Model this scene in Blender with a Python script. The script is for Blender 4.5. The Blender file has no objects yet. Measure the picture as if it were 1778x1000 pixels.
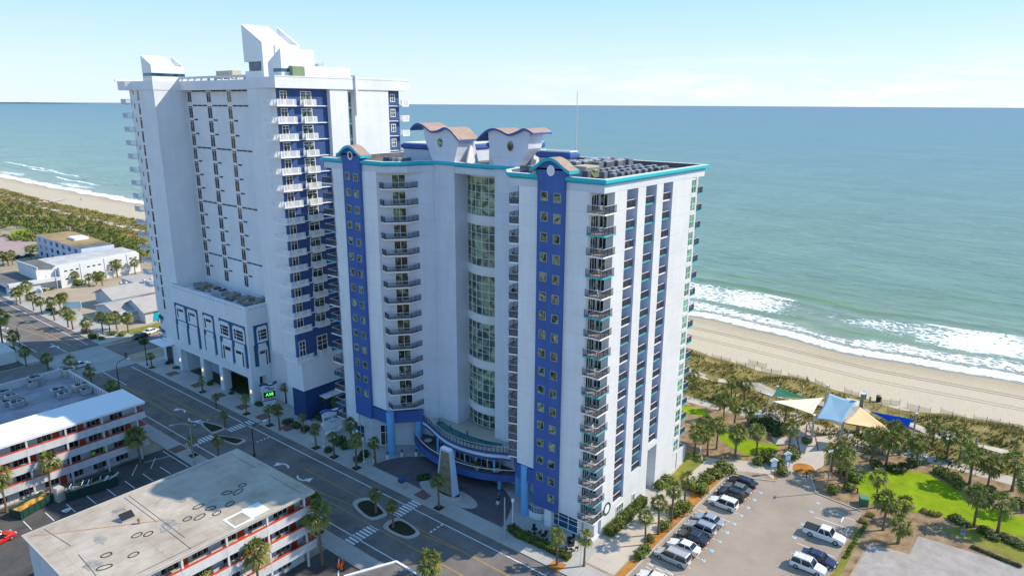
import bpy, bmesh, math, random
from mathutils import Vector, Matrix
R = math.radians
rnd = random.Random(7)
SC = bpy.context.scene
COL = SC.collection
# ---------------------------------------------------------------- camera, sky, sun, exposure
F_PX, PITCH, ROLL, YAW, CAM_H = 1210.865, .2568821, .0055668, .9014989, 62.0
_fw = Vector((math.sin(YAW)*math.cos(PITCH), math.cos(YAW)*math.cos(PITCH), -math.sin(PITCH)))
_r0 = Vector((math.cos(YAW), -math.sin(YAW), 0)); _u0 = _r0.cross(_fw)
_r = _r0*math.cos(ROLL)+_u0*math.sin(ROLL); _u = -_r0*math.sin(ROLL)+_u0*math.cos(ROLL)
cam = bpy.data.cameras.new('camera'); camo = bpy.data.objects.new('camera', cam); COL.objects.link(camo)
cam.sensor_width = 36; cam.sensor_fit = 'HORIZONTAL'; cam.lens = 36*F_PX/1778; cam.clip_start = .5; cam.clip_end = 200000
camo.matrix_world = Matrix(((_r.x, _u.x, -_fw.x, 0), (_r.y, _u.y, -_fw.y, 0), (_r.z, _u.z, -_fw.z, CAM_H), (0, 0, 0, 1)))
SC.camera = camo
SUN = Vector((.91, -.82, 1)).normalized()
sl = bpy.data.lights.new('sun', 'SUN'); sl.energy = 3.8; sl.angle = R(.5); sl.color = (1, .90, .74)
so = bpy.data.objects.new('sun', sl); COL.objects.link(so); so.rotation_euler = (-SUN).to_track_quat('-Z', 'Y').to_euler(); so.location = (150, -120, 150)
SKY_K = 10.2
W = bpy.data.worlds.new('World'); SC.world = W; W.use_nodes = True
wn = W.node_tree.nodes; wl = W.node_tree.links
bg = wn['Background']; sky = wn.new('ShaderNodeTexSky'); sky.sky_type = 'NISHITA'; sky.sun_disc = False
sky.sun_elevation = math.asin(SUN.z); sky.sun_rotation = math.atan2(SUN.x, SUN.y); sky.air_density = 1.0; sky.dust_density = .3; sky.ozone_density = 2.5; sky.altitude = 60
tc = wn.new('ShaderNodeTexCoord'); sx = wn.new('ShaderNodeSeparateXYZ'); wl.new(tc.outputs['Generated'], sx.inputs[0])
# sea haze: the sky pales towards the horizon
gr = wn.new('ShaderNodeValToRGB'); wl.new(sx.outputs[2], gr.inputs[0]); ge_ = gr.color_ramp.elements
ge_[0].position = 0; ge_[0].color = (.61,.71,.78,1); ge_[1].position = .8; ge_[1].color = (.14,.33,.66,1)
for ps, c in ((.05,(.54,.69,.82)),(.14,(.36,.61,.86)),(.28,(.24,.52,.88)),(.45,(.18,.41,.77))): q = ge_.new(ps); q.color = (*c,1)
gs = wn.new('ShaderNodeMix'); gs.data_type = 'RGBA'; gs.blend_type = 'MULTIPLY'; gs.inputs[0].default_value = 1; wl.new(gr.outputs[0], gs.inputs[6]); gs.inputs[7].default_value = (SKY_K, SKY_K, SKY_K, 1)
hs = wn.new('ShaderNodeMix'); hs.data_type = 'RGBA'; hs.inputs[0].default_value = .8; wl.new(sky.outputs[0], hs.inputs[6]); wl.new(gs.outputs[2], hs.inputs[7])
# low fair-weather clouds above the sea horizon, a band of noise in sky direction
mp = wn.new('ShaderNodeMapping'); mp.inputs['Scale'].default_value = (5, 5, 34)
nz = wn.new('ShaderNodeTexNoise'); nz.inputs['Scale'].default_value = 1.6; nz.inputs['Detail'].default_value = 7; nz.inputs['Roughness'].default_value = .62
wl.new(tc.outputs['Generated'], mp.inputs[0]); wl.new(mp.outputs[0], nz.inputs[0])
def wmath(op, a, b=None, clamp=False):
    n = wn.new('ShaderNodeMath'); n.operation = op; n.use_clamp = clamp
    for i, q in enumerate((a, b)):
        if q is None: continue
        if isinstance(q, (int, float)): n.inputs[i].default_value = q
        else: wl.new(q, n.inputs[i])
    return n.outputs[0]
band = wn.new('ShaderNodeMapRange'); band.interpolation_type = 'SMOOTHSTEP'; wl.new(sx.outputs[2], band.inputs[0])
band.inputs[1].default_value = .085; band.inputs[2].default_value = .02
az = wn.new('ShaderNodeMapRange'); az.interpolation_type = 'SMOOTHSTEP'; wl.new(sx.outputs[1], az.inputs[0])   # clouds gather to the right of the view
az.inputs[1].default_value = .8; az.inputs[2].default_value = .25
thr = wn.new('ShaderNodeMapRange'); thr.interpolation_type = 'SMOOTHSTEP'; wl.new(nz.outputs[0], thr.inputs[0])
thr.inputs[1].default_value = .44; thr.inputs[2].default_value = .62
cm = wmath('MULTIPLY', wmath('MULTIPLY', band.outputs[0], thr.outputs[0]), az.outputs[0]); cm = wmath('MULTIPLY', cm, .55)
mixc = wn.new('ShaderNodeMix'); mixc.data_type = 'RGBA'; wl.new(cm, mixc.inputs[0]); wl.new(hs.outputs[2], mixc.inputs[6]); mixc.inputs[7].default_value = (8.2, 8.0, 8.0, 1)
wl.new(mixc.outputs[2], bg.inputs['Color']); bg.inputs['Strength'].default_value = .1
vs = SC.view_settings; vs.view_transform = 'Standard'; vs.look = 'None'; vs.exposure = .5; vs.gamma = 1; vs.use_curve_mapping = False

# ---------------------------------------------------------------- helpers
def G(x, y, z=0.0):
    """world point at height z seen at photo coordinate (x, y): used to survey the site from the photograph"""
    d = _r*(x-889)+_u*(500-y)+_fw*F_PX; t = (z-CAM_H)/d.z
    return (d.x*t, d.y*t)
class MB:
    def __init__(s): s.v = []; s.f = []; s.m = []
    def add(s, vs, fs, mi=0):
        o = len(s.v); s.v += [tuple(q) for q in vs]
        for f in fs: s.f.append(tuple(i+o for i in f)); s.m.append(mi)
        return s
    def box(s, x0, x1, y0, y1, z0, z1, mi=0):
        return s.add([(x0,y0,z0),(x1,y0,z0),(x1,y1,z0),(x0,y1,z0),(x0,y0,z1),(x1,y0,z1),(x1,y1,z1),(x0,y1,z1)],
              [(0,3,2,1),(4,5,6,7),(0,1,5,4),(1,2,6,5),(2,3,7,6),(3,0,4,7)], mi)
    def rbox(s, c, sx, sy, sz, rz=0, mi=0):
        ca, sa = math.cos(rz), math.sin(rz); P = []
        for z in (0, sz):
            for x, y in ((-sx/2,-sy/2),(sx/2,-sy/2),(sx/2,sy/2),(-sx/2,sy/2)): P.append((c[0]+x*ca-y*sa, c[1]+x*sa+y*ca, c[2]+z))
        return s.add(P, [(0,3,2,1),(4,5,6,7),(0,1,5,4),(1,2,6,5),(2,3,7,6),(3,0,4,7)], mi)
    def prism(s, poly, z0, z1, mi=0, top=None, bottom=True):
        n = len(poly)
        if sum(poly[i][0]*poly[(i+1)%n][1]-poly[(i+1)%n][0]*poly[i][1] for i in range(n)) < 0: poly = poly[::-1]
        s.add([(x,y,z0) for x,y in poly]+[(x,y,z1) for x,y in poly], [(i,(i+1)%n,(i+1)%n+n,i+n) for i in range(n)], mi)
        s.add([(x,y,z1) for x,y in poly], [tuple(range(n))], mi if top is None else top)
        if bottom: s.add([(x,y,z0) for x,y in poly], [tuple(range(n))[::-1]], mi)
        return s
    def sheet(s, poly, z, mi=0):
        n = len(poly)
        if sum(poly[i][0]*poly[(i+1)%n][1]-poly[(i+1)%n][0]*poly[i][1] for i in range(n)) < 0: poly = poly[::-1]
        return s.add([(x,y,z) for x,y in poly], [tuple(range(n))], mi)
    def prism_x(s, poly, x0, x1, mi=0, cap=None):      # poly in (y, z)
        n = len(poly); s.add([(x0,y,z) for y,z in poly]+[(x1,y,z) for y,z in poly], [(i,(i+1)%n,(i+1)%n+n,i+n) for i in range(n)], mi)
        c = mi if cap is None else cap
        return s.add([(x0,y,z) for y,z in poly]+[(x1,y,z) for y,z in poly], [tuple(range(n))[::-1], tuple(range(n,2*n))], c)
    def prism_y(s, poly, y0, y1, mi=0):                # poly in (x, z)
        n = len(poly); return s.add([(x,y0,z) for x,z in poly]+[(x,y1,z) for x,z in poly], [(i,(i+1)%n,(i+1)%n+n,i+n) for i in range(n)]+[tuple(range(n))[::-1], tuple(range(n,2*n))], mi)
    def cyl(s, x, y, z0, z1, r0, r1=None, n=12, mi=0):
        r1 = r0 if r1 is None else r1; a = [2*math.pi*i/n for i in range(n)]
        return s.add([(x+r0*math.cos(t), y+r0*math.sin(t), z0) for t in a]+[(x+r1*math.cos(t), y+r1*math.sin(t), z1) for t in a],
              [(i,(i+1)%n,(i+1)%n+n,i+n) for i in range(n)]+[tuple(range(n))[::-1], tuple(range(n,2*n))], mi)
    def tube(s, pts, r, n=6, mi=0):
        rs = r if isinstance(r, (list, tuple)) else [r]*len(pts); P = [Vector(q) for q in pts]; vs = []
        for i, q in enumerate(P):
            t = (P[min(i+1,len(P)-1)]-P[max(i-1,0)]).normalized(); a = t.cross(Vector((0,0,1)) if abs(t.z) < .9 else Vector((1,0,0))).normalized(); b = t.cross(a)
            vs += [q+(a*math.cos(2*math.pi*k/n)+b*math.sin(2*math.pi*k/n))*rs[i] for k in range(n)]
        fs = [(i*n+k, i*n+(k+1)%n, (i+1)*n+(k+1)%n, (i+1)*n+k) for i in range(len(P)-1) for k in range(n)]
        return s.add(vs, fs+[tuple(range(n)), tuple(range((len(P)-1)*n, len(P)*n))[::-1]], mi)
    def sweep(s, path, prof, mi=0, closed=False, mis=None):
        """sweep a profile of (outward, z) along an XY path; outward is to the right of travel"""
        n = len(path); m = len(prof); vs = []
        for i in range(n):
            a = Vector(path[i-1]) if (i > 0 or closed) else None; b = Vector(path[i]); c = Vector(path[(i+1)%n]) if (i < n-1 or closed) else None
            d1 = (b-a).normalized() if a is not None else None; d2 = (c-b).normalized() if c is not None else None
            n1 = Vector((d1.y,-d1.x)) if d1 else None; n2 = Vector((d2.y,-d2.x)) if d2 else None
            if n1 and n2:
                nn = (n1+n2).normalized(); nn = nn/max(.35, nn.dot(n1))
            else: nn = n1 or n2
            vs += [(b.x+nn.x*o, b.y+nn.y*o, z) for o, z in prof]
        o = len(s.v); s.v += vs
        for i in range(n if closed else n-1):
            for k in range(m):
                s.f.append((o+i*m+k, o+i*m+(k+1)%m, o+((i+1)%n)*m+(k+1)%m, o+((i+1)%n)*m+k)); s.m.append(mi if mis is None else mis[k])
        if not closed:
            s.f.append(tuple(o+k for k in range(m))); s.m.append(mi); s.f.append(tuple(o+(n-1)*m+k for k in range(m))[::-1]); s.m.append(mi)
        return s
    def mesh(s, name, mats, smooth=False):
        me = bpy.data.meshes.new(name); me.from_pydata(s.v, [], s.f)
        for q in (mats if isinstance(mats, (list, tuple)) else [mats]): me.materials.append(q)
        me.polygons.foreach_set('material_index', s.m)
        if smooth: me.polygons.foreach_set('use_smooth', [True]*len(me.polygons))
        me.update(); return me
    def obj(s, name, mats, parent=None, world=False, loc=None, smooth=False):
        o = bpy.data.objects.new(name, s.mesh(name, mats, smooth)); COL.objects.link(o)
        if parent:
            o.parent = parent
            if world: o.location = -parent.location
        if loc: o.location = loc
        return o
def inst(src, name, parent=None, loc=(0,0,0), rz=0):                 # another object on the same mesh
    o = bpy.data.objects.new(name, src.data); COL.objects.link(o); o.parent = parent; o.location = loc; o.rotation_euler = (0,0,rz); return o
def thing(name, label, cat, loc=(0,0,0), rz=0, group=None):
    o = bpy.data.objects.new(name, None); COL.objects.link(o); o.empty_display_size = .5
    o.location = loc; o.rotation_euler = (0,0,rz); o['label'] = label; o['category'] = cat
    if group: o['group'] = group
    return o
def tag(o, label, cat, group=None):
    o['label'] = label; o['category'] = cat
    if group: o['group'] = group
    return o
def structure(name, mb, m):
    o = mb.obj(name, m); o['kind'] = 'structure'; return o
def dup(root, loc, rz=0, label=None, sc=None, group=None):
    r = root.copy(); COL.objects.link(r); r.location = loc; r.rotation_euler = (0,0,rz)
    if sc: r.scale = (sc, sc, sc)
    if label: r['label'] = label
    if group: r['group'] = group
    for ch in root.children:
        c = ch.copy(); COL.objects.link(c); c.parent = r
        for g in ch.children:
            d = g.copy(); COL.objects.link(d); d.parent = c
    return r
def kids(o): return list(o.children)
def text_part(name, s, size, m, parent, mat4, depth=.03, spacing=1.0):
    cu = bpy.data.curves.new(name, 'FONT'); cu.body = s; cu.size = size; cu.extrude = depth; cu.align_x = 'CENTER'; cu.align_y = 'CENTER'; cu.space_character = spacing
    t = bpy.data.objects.new(name, cu); COL.objects.link(t)
    me = bpy.data.meshes.new_from_object(t.evaluated_get(bpy.context.evaluated_depsgraph_get())); bpy.data.objects.remove(t)
    me.materials.clear(); me.materials.append(m); me.transform(mat4)
    o = bpy.data.objects.new(name, me); COL.objects.link(o); o.parent = parent; return o

# ---------------------------------------------------------------- materials
def mat(name, col, var=.1, sc=.5, rough=.8, spec=.3, metal=0., bump=0., bsc=8., col2=None, streak=0., joint=None, orand=0., emit=None, coord=None, blot=None, thin=0.):
    m = bpy.data.materials.new(name); m.use_nodes = True; nt = m.node_tree; N = nt.nodes; Lk = nt.links
    b = N['Principled BSDF']; b.inputs['Roughness'].default_value = rough; b.inputs['Specular IOR Level'].default_value = spec; b.inputs['Metallic'].default_value = metal
    ge = N.new('ShaderNodeNewGeometry') if coord is None else N.new('ShaderNodeTexCoord')
    pos = ge.outputs['Position'] if coord is None else ge.outputs['Object']
    def math_(op, a, bb=None, clamp=False):
        n = N.new('ShaderNodeMath'); n.operation = op; n.use_clamp = clamp
        for i, q in enumerate((a, bb)):
            if q is None: continue
            if isinstance(q, (int, float)): n.inputs[i].default_value = q
            else: Lk.new(q, n.inputs[i])
        return n.outputs[0]
    n1 = N.new('ShaderNodeTexNoise'); n1.inputs['Scale'].default_value = sc; n1.inputs['Detail'].default_value = 6; n1.inputs['Roughness'].default_value = .65; Lk.new(pos, n1.inputs[0])
    mr = N.new('ShaderNodeMapRange'); mr.inputs[1].default_value = .32; mr.inputs[2].default_value = .68; Lk.new(n1.outputs[0], mr.inputs[0])
    mx = N.new('ShaderNodeMix'); mx.data_type = 'RGBA'; Lk.new(mr.outputs[0], mx.inputs[0])
    c2 = col2 or tuple(min(1, c*(1+var)) for c in col)
    mx.inputs[6].default_value = (*[c*(1-var) for c in col], 1); mx.inputs[7].default_value = (*c2, 1); out = mx.outputs[2]
    def mul(out, fac):
        k = N.new('ShaderNodeMix'); k.data_type = 'RGBA'; k.blend_type = 'MULTIPLY'; k.inputs[0].default_value = 1; Lk.new(out, k.inputs[6]); Lk.new(fac, k.inputs[7]); return k.outputs[2]
    if streak:
        mpn = N.new('ShaderNodeMapping'); mpn.inputs['Scale'].default_value = (1.3, 1.3, .09); Lk.new(pos, mpn.inputs[0])
        n2 = N.new('ShaderNodeTexNoise'); n2.inputs['Scale'].default_value = 1; n2.inputs['Detail'].default_value = 5; Lk.new(mpn.outputs[0], n2.inputs[0])
        r2 = N.new('ShaderNodeMapRange'); r2.inputs[1].default_value = .35; r2.inputs[2].default_value = .65; r2.inputs[3].default_value = 1-streak; r2.inputs[4].default_value = 1; Lk.new(n2.outputs[0], r2.inputs[0]); out = mul(out, r2.outputs[0])
    if blot:                                                         # patches of wear: (scale, threshold, darkness)
        nb = N.new('ShaderNodeTexNoise'); nb.inputs['Scale'].default_value = blot[0]; nb.inputs['Detail'].default_value = 8; nb.inputs['Roughness'].default_value = .7; nb.inputs['Distortion'].default_value = 1.5; Lk.new(pos, nb.inputs[0])
        rb = N.new('ShaderNodeMapRange'); rb.inputs[1].default_value = blot[1]; rb.inputs[2].default_value = blot[1]+.12; rb.inputs[3].default_value = 1; rb.inputs[4].default_value = 1-blot[2]; Lk.new(nb.outputs[0], rb.inputs[0]); out = mul(out, rb.outputs[0])
    if joint:                                                        # (axis, spacing, offset, width, darkness)
        for ax, sp, off, w, dk in joint:
            sp_ = N.new('ShaderNodeSeparateXYZ'); Lk.new(pos, sp_.inputs[0])
            fr = math_('FRACT', math_('DIVIDE', math_('SUBTRACT', sp_.outputs[ax], off), sp)); lt = math_('LESS_THAN', fr, w/sp)
            fa = math_('SUBTRACT', 1, math_('MULTIPLY', lt, dk)); out = mul(out, fa)
    if orand:
        oi = N.new('ShaderNodeObjectInfo'); r3 = N.new('ShaderNodeMapRange'); r3.inputs[3].default_value = 1-orand; r3.inputs[4].default_value = 1+orand; Lk.new(oi.outputs['Random'], r3.inputs[0]); out = mul(out, r3.outputs[0])
    Lk.new(out, b.inputs['Base Color'])
    if bump:
        n4 = N.new('ShaderNodeTexNoise'); n4.inputs['Scale'].default_value = bsc; n4.inputs['Detail'].default_value = 4; Lk.new(pos, n4.inputs[0])
        bp = N.new('ShaderNodeBump'); bp.inputs['Strength'].default_value = bump; bp.inputs['Distance'].default_value = .1; Lk.new(n4.outputs[0], bp.inputs['Height']); Lk.new(bp.outputs[0], b.inputs['Normal'])
    if thin:                                                         # leaves let light through
        tb = N.new('ShaderNodeBsdfTranslucent'); ms = N.new('ShaderNodeMixShader'); ms.inputs[0].default_value = thin; Lk.new(out, tb.inputs[0]); Lk.new(b.outputs[0], ms.inputs[1]); Lk.new(tb.outputs[0], ms.inputs[2]); Lk.new(ms.outputs[0], N['Material Output'].inputs[0])
    if emit: b.inputs['Emission Color'].default_value = (*emit[:3], 1); b.inputs['Emission Strength'].default_value = emit[3]
    return m
def glass(name, dark, curtain_reflection, thr=.55, sc=.9, rough=.06, tone=.35, clear=0):
    """window glass with rooms, curtains and reflections painted into the colour, varied by pane"""
    m = bpy.data.materials.new(name); m.use_nodes = True; nt = m.node_tree; N = nt.nodes; Lk = nt.links; b = N['Principled BSDF']
    b.inputs['Roughness'].default_value = rough; b.inputs['Specular IOR Level'].default_value = .5
    ge = N.new('ShaderNodeNewGeometry'); oi = N.new('ShaderNodeObjectInfo')
    ad = N.new('ShaderNodeVectorMath'); ad.operation = 'MULTIPLY_ADD'; Lk.new(oi.outputs['Random'], ad.inputs[0]); ad.inputs[1].default_value = (40, 40, 40); Lk.new(ge.outputs['Position'], ad.inputs[2])
    n1 = N.new('ShaderNodeTexNoise'); n1.inputs['Scale'].default_value = sc; n1.inputs['Detail'].default_value = 4; n1.inputs['Distortion'].default_value = .8; Lk.new(ad.outputs[0], n1.inputs[0])
    mr = N.new('ShaderNodeMapRange'); mr.interpolation_type = 'SMOOTHSTEP'; mr.inputs[1].default_value = thr-.1; mr.inputs[2].default_value = thr+.12; Lk.new(n1.outputs[0], mr.inputs[0])
    mx = N.new('ShaderNodeMix'); mx.data_type = 'RGBA'; mx.inputs[6].default_value = (*dark, 1); mx.inputs[7].default_value = (*curtain_reflection, 1); Lk.new(mr.outputs[0], mx.inputs[0])  # mottle imitates reflections and curtains, put into the base colour
    r3 = N.new('ShaderNodeMapRange'); r3.inputs[3].default_value = 1-tone; r3.inputs[4].default_value = 1+tone; Lk.new(oi.outputs['Random'], r3.inputs[0])
    k = N.new('ShaderNodeMix'); k.data_type = 'RGBA'; k.blend_type = 'MULTIPLY'; k.inputs[0].default_value = 1; Lk.new(mx.outputs[2], k.inputs[6]); Lk.new(r3.outputs[0], k.inputs[7]); Lk.new(k.outputs[2], b.inputs['Base Color'])
    return m
M = {}
M['stucco'] = mat('white_stucco', (.66,.67,.685), .05, .25, .85, .2, streak=.05, bump=.12, bsc=5, blot=(.22,.6,.05), joint=[(2,2.8,3.66,.07,.16)])
M['panel'] = mat('white_panel', (.75,.765,.79), .05, .2, .85, .2, streak=.05, bump=.12, bsc=5, joint=[(2,2.8,3.66,.06,.15)])
M['lilac'] = mat('pale_lilac_stucco', (.62,.655,.73), .05, .25, .85, .2, streak=.05, joint=[(2,2.8,3.66,.06,.14)])
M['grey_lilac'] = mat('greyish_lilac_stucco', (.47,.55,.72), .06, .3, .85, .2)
M['blue'] = mat('cobalt_paint', (.06,.125,.36), .12, .3, .7, .3, streak=.1)
M['navy'] = mat('navy_paint', (.025,.068,.19), .12, .3, .7, .3, streak=.12)
M['teal'] = mat('turquoise_paint', (.02,.42,.52), .08, .4, .55, .4)
M['skyblue'] = mat('sky_blue_paint', (.16,.42,.72), .08, .4, .6, .3)
M['darkteal'] = mat('dark_teal_paint', (.025,.10,.20), .15, .4, .6, .3)
M['white'] = mat('white_trim', (.82,.82,.82), .04, .6, .6, .3)
M['terra'] = mat('terracotta_roofing', (.40,.285,.23), .16, 1.2, .85, .2)
M['roofgrey'] = mat('dark_roof_membrane', (.16,.15,.14), .3, .35, .9, .2)
M['rooflight'] = mat('pale_roof_membrane', (.5,.48,.46), .2, .35, .9, .2)
M['rail'] = mat('dark_rail_paint', (.062,.064,.088), .1, 2, .5, .4)
M['railgrey'] = mat('grey_rail_paint', (.6,.6,.63), .06, 2, .5, .4)
M['glass'] = glass('balcony_door_glass', (.012,.03,.028), (.22,.30,.20), .56, 1.0)
M['wglass'] = glass('window_glass', (.02,.035,.02), (.28,.33,.16), .50, 1.3, tone=.5)
M['cglass'] = glass('curtain_wall_glass', (.035,.065,.055), (.24,.34,.20), .52, .55)
M['gglass'] = glass('green_glass', (.03,.13,.08), (.16,.36,.24), .5, .8)
M['dglass'] = glass('dark_glass', (.022,.024,.028), (.17,.14,.10), .55, 1.0)
M['bglass'] = glass('blue_band_glass', (.01,.04,.09), (.02,.10,.16), .5, .7)
M['black'] = mat('black_metal', (.02,.02,.022), .15, 2, .5, .4)
M['acmetal'] = mat('condenser_casing', (.14,.14,.16), .25, 1.0, .6, .4, orand=.3)
M['actop'] = mat('condenser_top', (.38,.39,.42), .2, 3, .5, .5, orand=.3)
M['acbeige'] = mat('beige_plant_casing', (.55,.48,.38), .12, .6, .7, .3)
M['asphalt'] = mat('asphalt', (.175,.155,.145), .18, .22, .92, .2, col2=(.235,.205,.185), bump=.15, bsc=30, blot=(.35,.56,.22))
M['lotasphalt'] = mat('worn_parking_asphalt', (.335,.27,.21), .10, .12, .92, .2, col2=(.40,.33,.265), bump=.1, bsc=30, blot=(.5,.58,.16))
M['darklot'] = mat('dark_motel_asphalt', (.085,.08,.08), .25, .15, .92, .2, col2=(.14,.13,.12), blot=(.6,.55,.3))
M['gravel'] = mat('grey_gravel', (.37,.325,.29), .12, .5, .95, .1, col2=(.46,.41,.37), bump=.3, bsc=12)
M['concrete'] = mat('concrete_paving', (.45,.42,.385), .12, .2, .9, .2, joint=[(0,1.5,0,.05,.25),(1,1.5,0,.05,.25)], blot=(.8,.57,.2))
M['concrete2'] = mat('beige_concrete', (.52,.45,.37), .10, .15, .9, .2, joint=[(0,3,0,.06,.22),(1,3,0,.06,.22)])
M['slab'] = mat('crossing_concrete', (.38,.36,.34), .12, .2, .9, .2, joint=[(0,3.6,0,.06,.2),(1,4.5,0,.06,.2)])
M['pavers'] = mat('dark_driveway_pavers', (.125,.11,.118), .18, .6, .85, .2)
M['brick'] = mat('brick_red_pavers', (.22,.12,.10), .2, .8, .9, .2)
M['kerb'] = mat('kerb_concrete', (.48,.44,.39), .1, .5, .9, .2)
M['paint'] = mat('road_paint_white', (.74,.74,.72), .12, 1.5, .8, .2)
M['ypaint'] = mat('road_paint_yellow', (.46,.29,.07), .15, 1.5, .8, .2)
M['bpaint'] = mat('road_paint_blue', (.20,.34,.42), .2, 1.5, .8, .2)
M['sand'] = mat('beach_sand', (.56,.485,.395), .06, .06, .95, .1, col2=(.66,.585,.49))
M['soil'] = mat('sandy_ground', (.34,.27,.19), .18, .25, .95, .1, col2=(.44,.37,.27))
M['mulch'] = mat('brown_mulch', (.26,.165,.09), .3, .6, .95, .1, col2=(.42,.295,.175), bump=.5, bsc=10)
M['omulch'] = mat('orange_mulch', (.46,.17,.035), .25, .8, .95, .1, col2=(.56,.25,.06), bump=.5, bsc=10)
M['lawn'] = mat('bright_lawn', (.20,.30,.008), .14, .3, .95, .1, col2=(.29,.38,.012), bump=.3, bsc=14)
M['lawn2'] = mat('dull_lawn', (.20,.22,.035), .2, .4, .95, .1, col2=(.29,.27,.06), bump=.3, bsc=14)
M['dune'] = mat('dune_ground', (.225,.18,.055), .25, .35, .95, .1, col2=(.36,.285,.11), bump=.4, bsc=6)
M['pathsand'] = mat('sand_path', (.58,.50,.40), .1, .4, .95, .1)
M['trunk'] = mat('palm_trunk', (.20,.155,.115), .25, 3, .95, .1, joint=[(2,.32,0,.1,.3)], coord=1)
M['frond'] = mat('palm_frond', (.17,.215,.042), .3, 1.2, .5, .4, col2=(.30,.33,.075), orand=.22, coord=1, thin=.35)
M['frond2'] = mat('yellowish_palm_frond', (.33,.32,.07), .3, 1.2, .5, .4, col2=(.48,.44,.13), orand=.2, coord=1, thin=.35)
M['deadfrond'] = mat('dry_palm_frond', (.30,.20,.08), .3, 1.5, .8, .2)
M['leaf'] = mat('shrub_leaf', (.10,.155,.022), .35, 1.3, .6, .3, col2=(.19,.24,.04), orand=.25)
M['leafy'] = mat('yellow_green_leaf', (.11,.16,.02), .35, 1.3, .6, .3, col2=(.20,.24,.035), orand=.2)
M['leafd'] = mat('dark_shrub_leaf', (.032,.058,.016), .35, 1.3, .6, .3, col2=(.07,.10,.025), orand=.2)
M['twig'] = mat('shrub_twigs', (.05,.045,.025), .3, 2, .9, .1)
M['duneg'] = mat('dune_grass', (.40,.31,.085), .3, .18, .9, .1, col2=(.25,.24,.055))
M['tyre'] = mat('tyre_rubber', (.015,.015,.016), .2, 4, .8, .2)
M['rim'] = mat('wheel_rim', (.45,.45,.47), .1, 4, .35, .5, metal=.6)
M['carglass'] = mat('car_glass', (.012,.018,.022), .2, 1, .05, .6)
M['headlight'] = mat('headlamp', (.7,.72,.75), .05, 4, .15, .6)
M['taillight'] = mat('tail_lamp', (.35,.01,.01), .1, 4, .25, .5)
M['red'] = mat('red_orange_paint', (.62,.07,.02), .12, 1, .6, .3)
M['reddoor'] = mat('red_door_paint', (.50,.07,.03), .12, 1, .6, .3)
M['motel'] = mat('motel_wall', (.62,.62,.64), .08, .4, .85, .2, streak=.12)
M['motelroof'] = mat('white_roof_coating', (.80,.80,.79), .03, .3, .7, .3)
M['galv'] = mat('galvanised_steel', (.42,.43,.45), .12, 1.5, .45, .5, metal=.3)
M['wood'] = mat('weathered_timber', (.30,.25,.20), .2, 2, .9, .1)
SEA_RAMP = ((.18,(.235,.295,.215)),(.36,(.155,.25,.185)),(.52,(.105,.21,.172)),(.68,(.042,.15,.165)),(.84,(.013,.098,.155)))
# ---------------------------------------------------------------- terrain, beach, sea
def lerp_tab(tab, q):
    if q <= tab[0][0]: return tab[0][1]
    for (a, b), (c, d) in zip(tab, tab[1:]):
        if q <= c: return b+(d-b)*(q-a)/(c-a)
    return tab[-1][1]
XS = [(-300,206),(0,199),(30,196),(60,199),(90,201),(250,204),(473,206),(636,204.5),(750,207),(1600,215),(9000,260)]
XD = [(-300,166),(0,161),(16,155.5),(37,157),(60,160),(200,162),(386,166),(504,163),(607,167),(1600,175),(9000,215)]
def xs(y): return lerp_tab(XS, y)+1.1*math.sin(y/9.0)+.7*math.sin(y/4.1+1)
def xd(y): return lerp_tab(XD, y)+1.2*math.sin(y/5.0)+.8*math.sin(y/2.3+2)
def smooth(a, b, q):
    t = max(0, min(1, (q-a)/(b-a))); return t*t*(3-2*t)
def hz(x, y):
    """terrain height: flat town, a low dune, then the beach falling into the sea"""
    a = x-xd(y); s = xs(y)
    crest = 1.5*math.exp(-((a+5)/4.5)**2)*(.7+.3*math.sin(y*.31)+.25*math.sin(y*.83+x*.5))+.35*math.sin(x*.9+y*.37)*math.exp(-((a+7)/6)**2)
    beach = 0 if a < 0 else -1.5*min(1, (a/(s-xd(y))))**1.5-(max(0, x-s)*.06)
    return max(crest, 0) + beach if a < 14 else beach
def attr(me, name, vals):
    at = me.attributes.new(name, 'FLOAT', 'POINT'); at.data.foreach_set('value', vals)
YR = [-400,-200,-120]+[-80+4*i for i in range(0,60)]+[160+8*i for i in range(0,90)]+[890,960,1060,1200,1500,2000,3000,6000,9000]
def strip(cols):
    mb = MB(); n = len(cols)
    for y in YR:
        for c in cols: x = c(y); mb.v.append((x, y, hz(x, y)))
    for i in range(len(YR)-1):
        for k in range(n-1): mb.f.append((i*n+k, i*n+k+1, (i+1)*n+k+1, (i+1)*n+k)); mb.m.append(0)
    return mb
# one sheet of town ground out to the horizon on the land side
structure('ground', strip([lambda y: -6000, lambda y: -800, lambda y: -100, lambda y: 20, lambda y: 90, lambda y: xd(y)-24]), M['soil'])
dn_ = structure('dunes', strip([(lambda y, k=k: xd(y)-24+k) for k in [0,3,6,9,11,13,15,17,18.5,20,21.5,23,24.5,26,28]]), M['dune'])
dn_.data.polygons.foreach_set('use_smooth', [True]*len(dn_.data.polygons))
bs = bpy.data.materials.new('beach_sand_wet_to_dry'); bs.use_nodes = True; nt = bs.node_tree; N = nt.nodes; L_ = nt.links; b = N['Principled BSDF']
at = N.new('ShaderNodeAttribute'); at.attribute_name = 'shore'; ge = N.new('ShaderNodeNewGeometry')
n1 = N.new('ShaderNodeTexNoise'); n1.inputs['Scale'].default_value = .11; n1.inputs['Detail'].default_value = 5; mp_ = N.new('ShaderNodeMapping'); mp_.inputs['Scale'].default_value = (1, .3, 1); L_.new(ge.outputs[0], mp_.inputs[0]); L_.new(mp_.outputs[0], n1.inputs[0])
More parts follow.
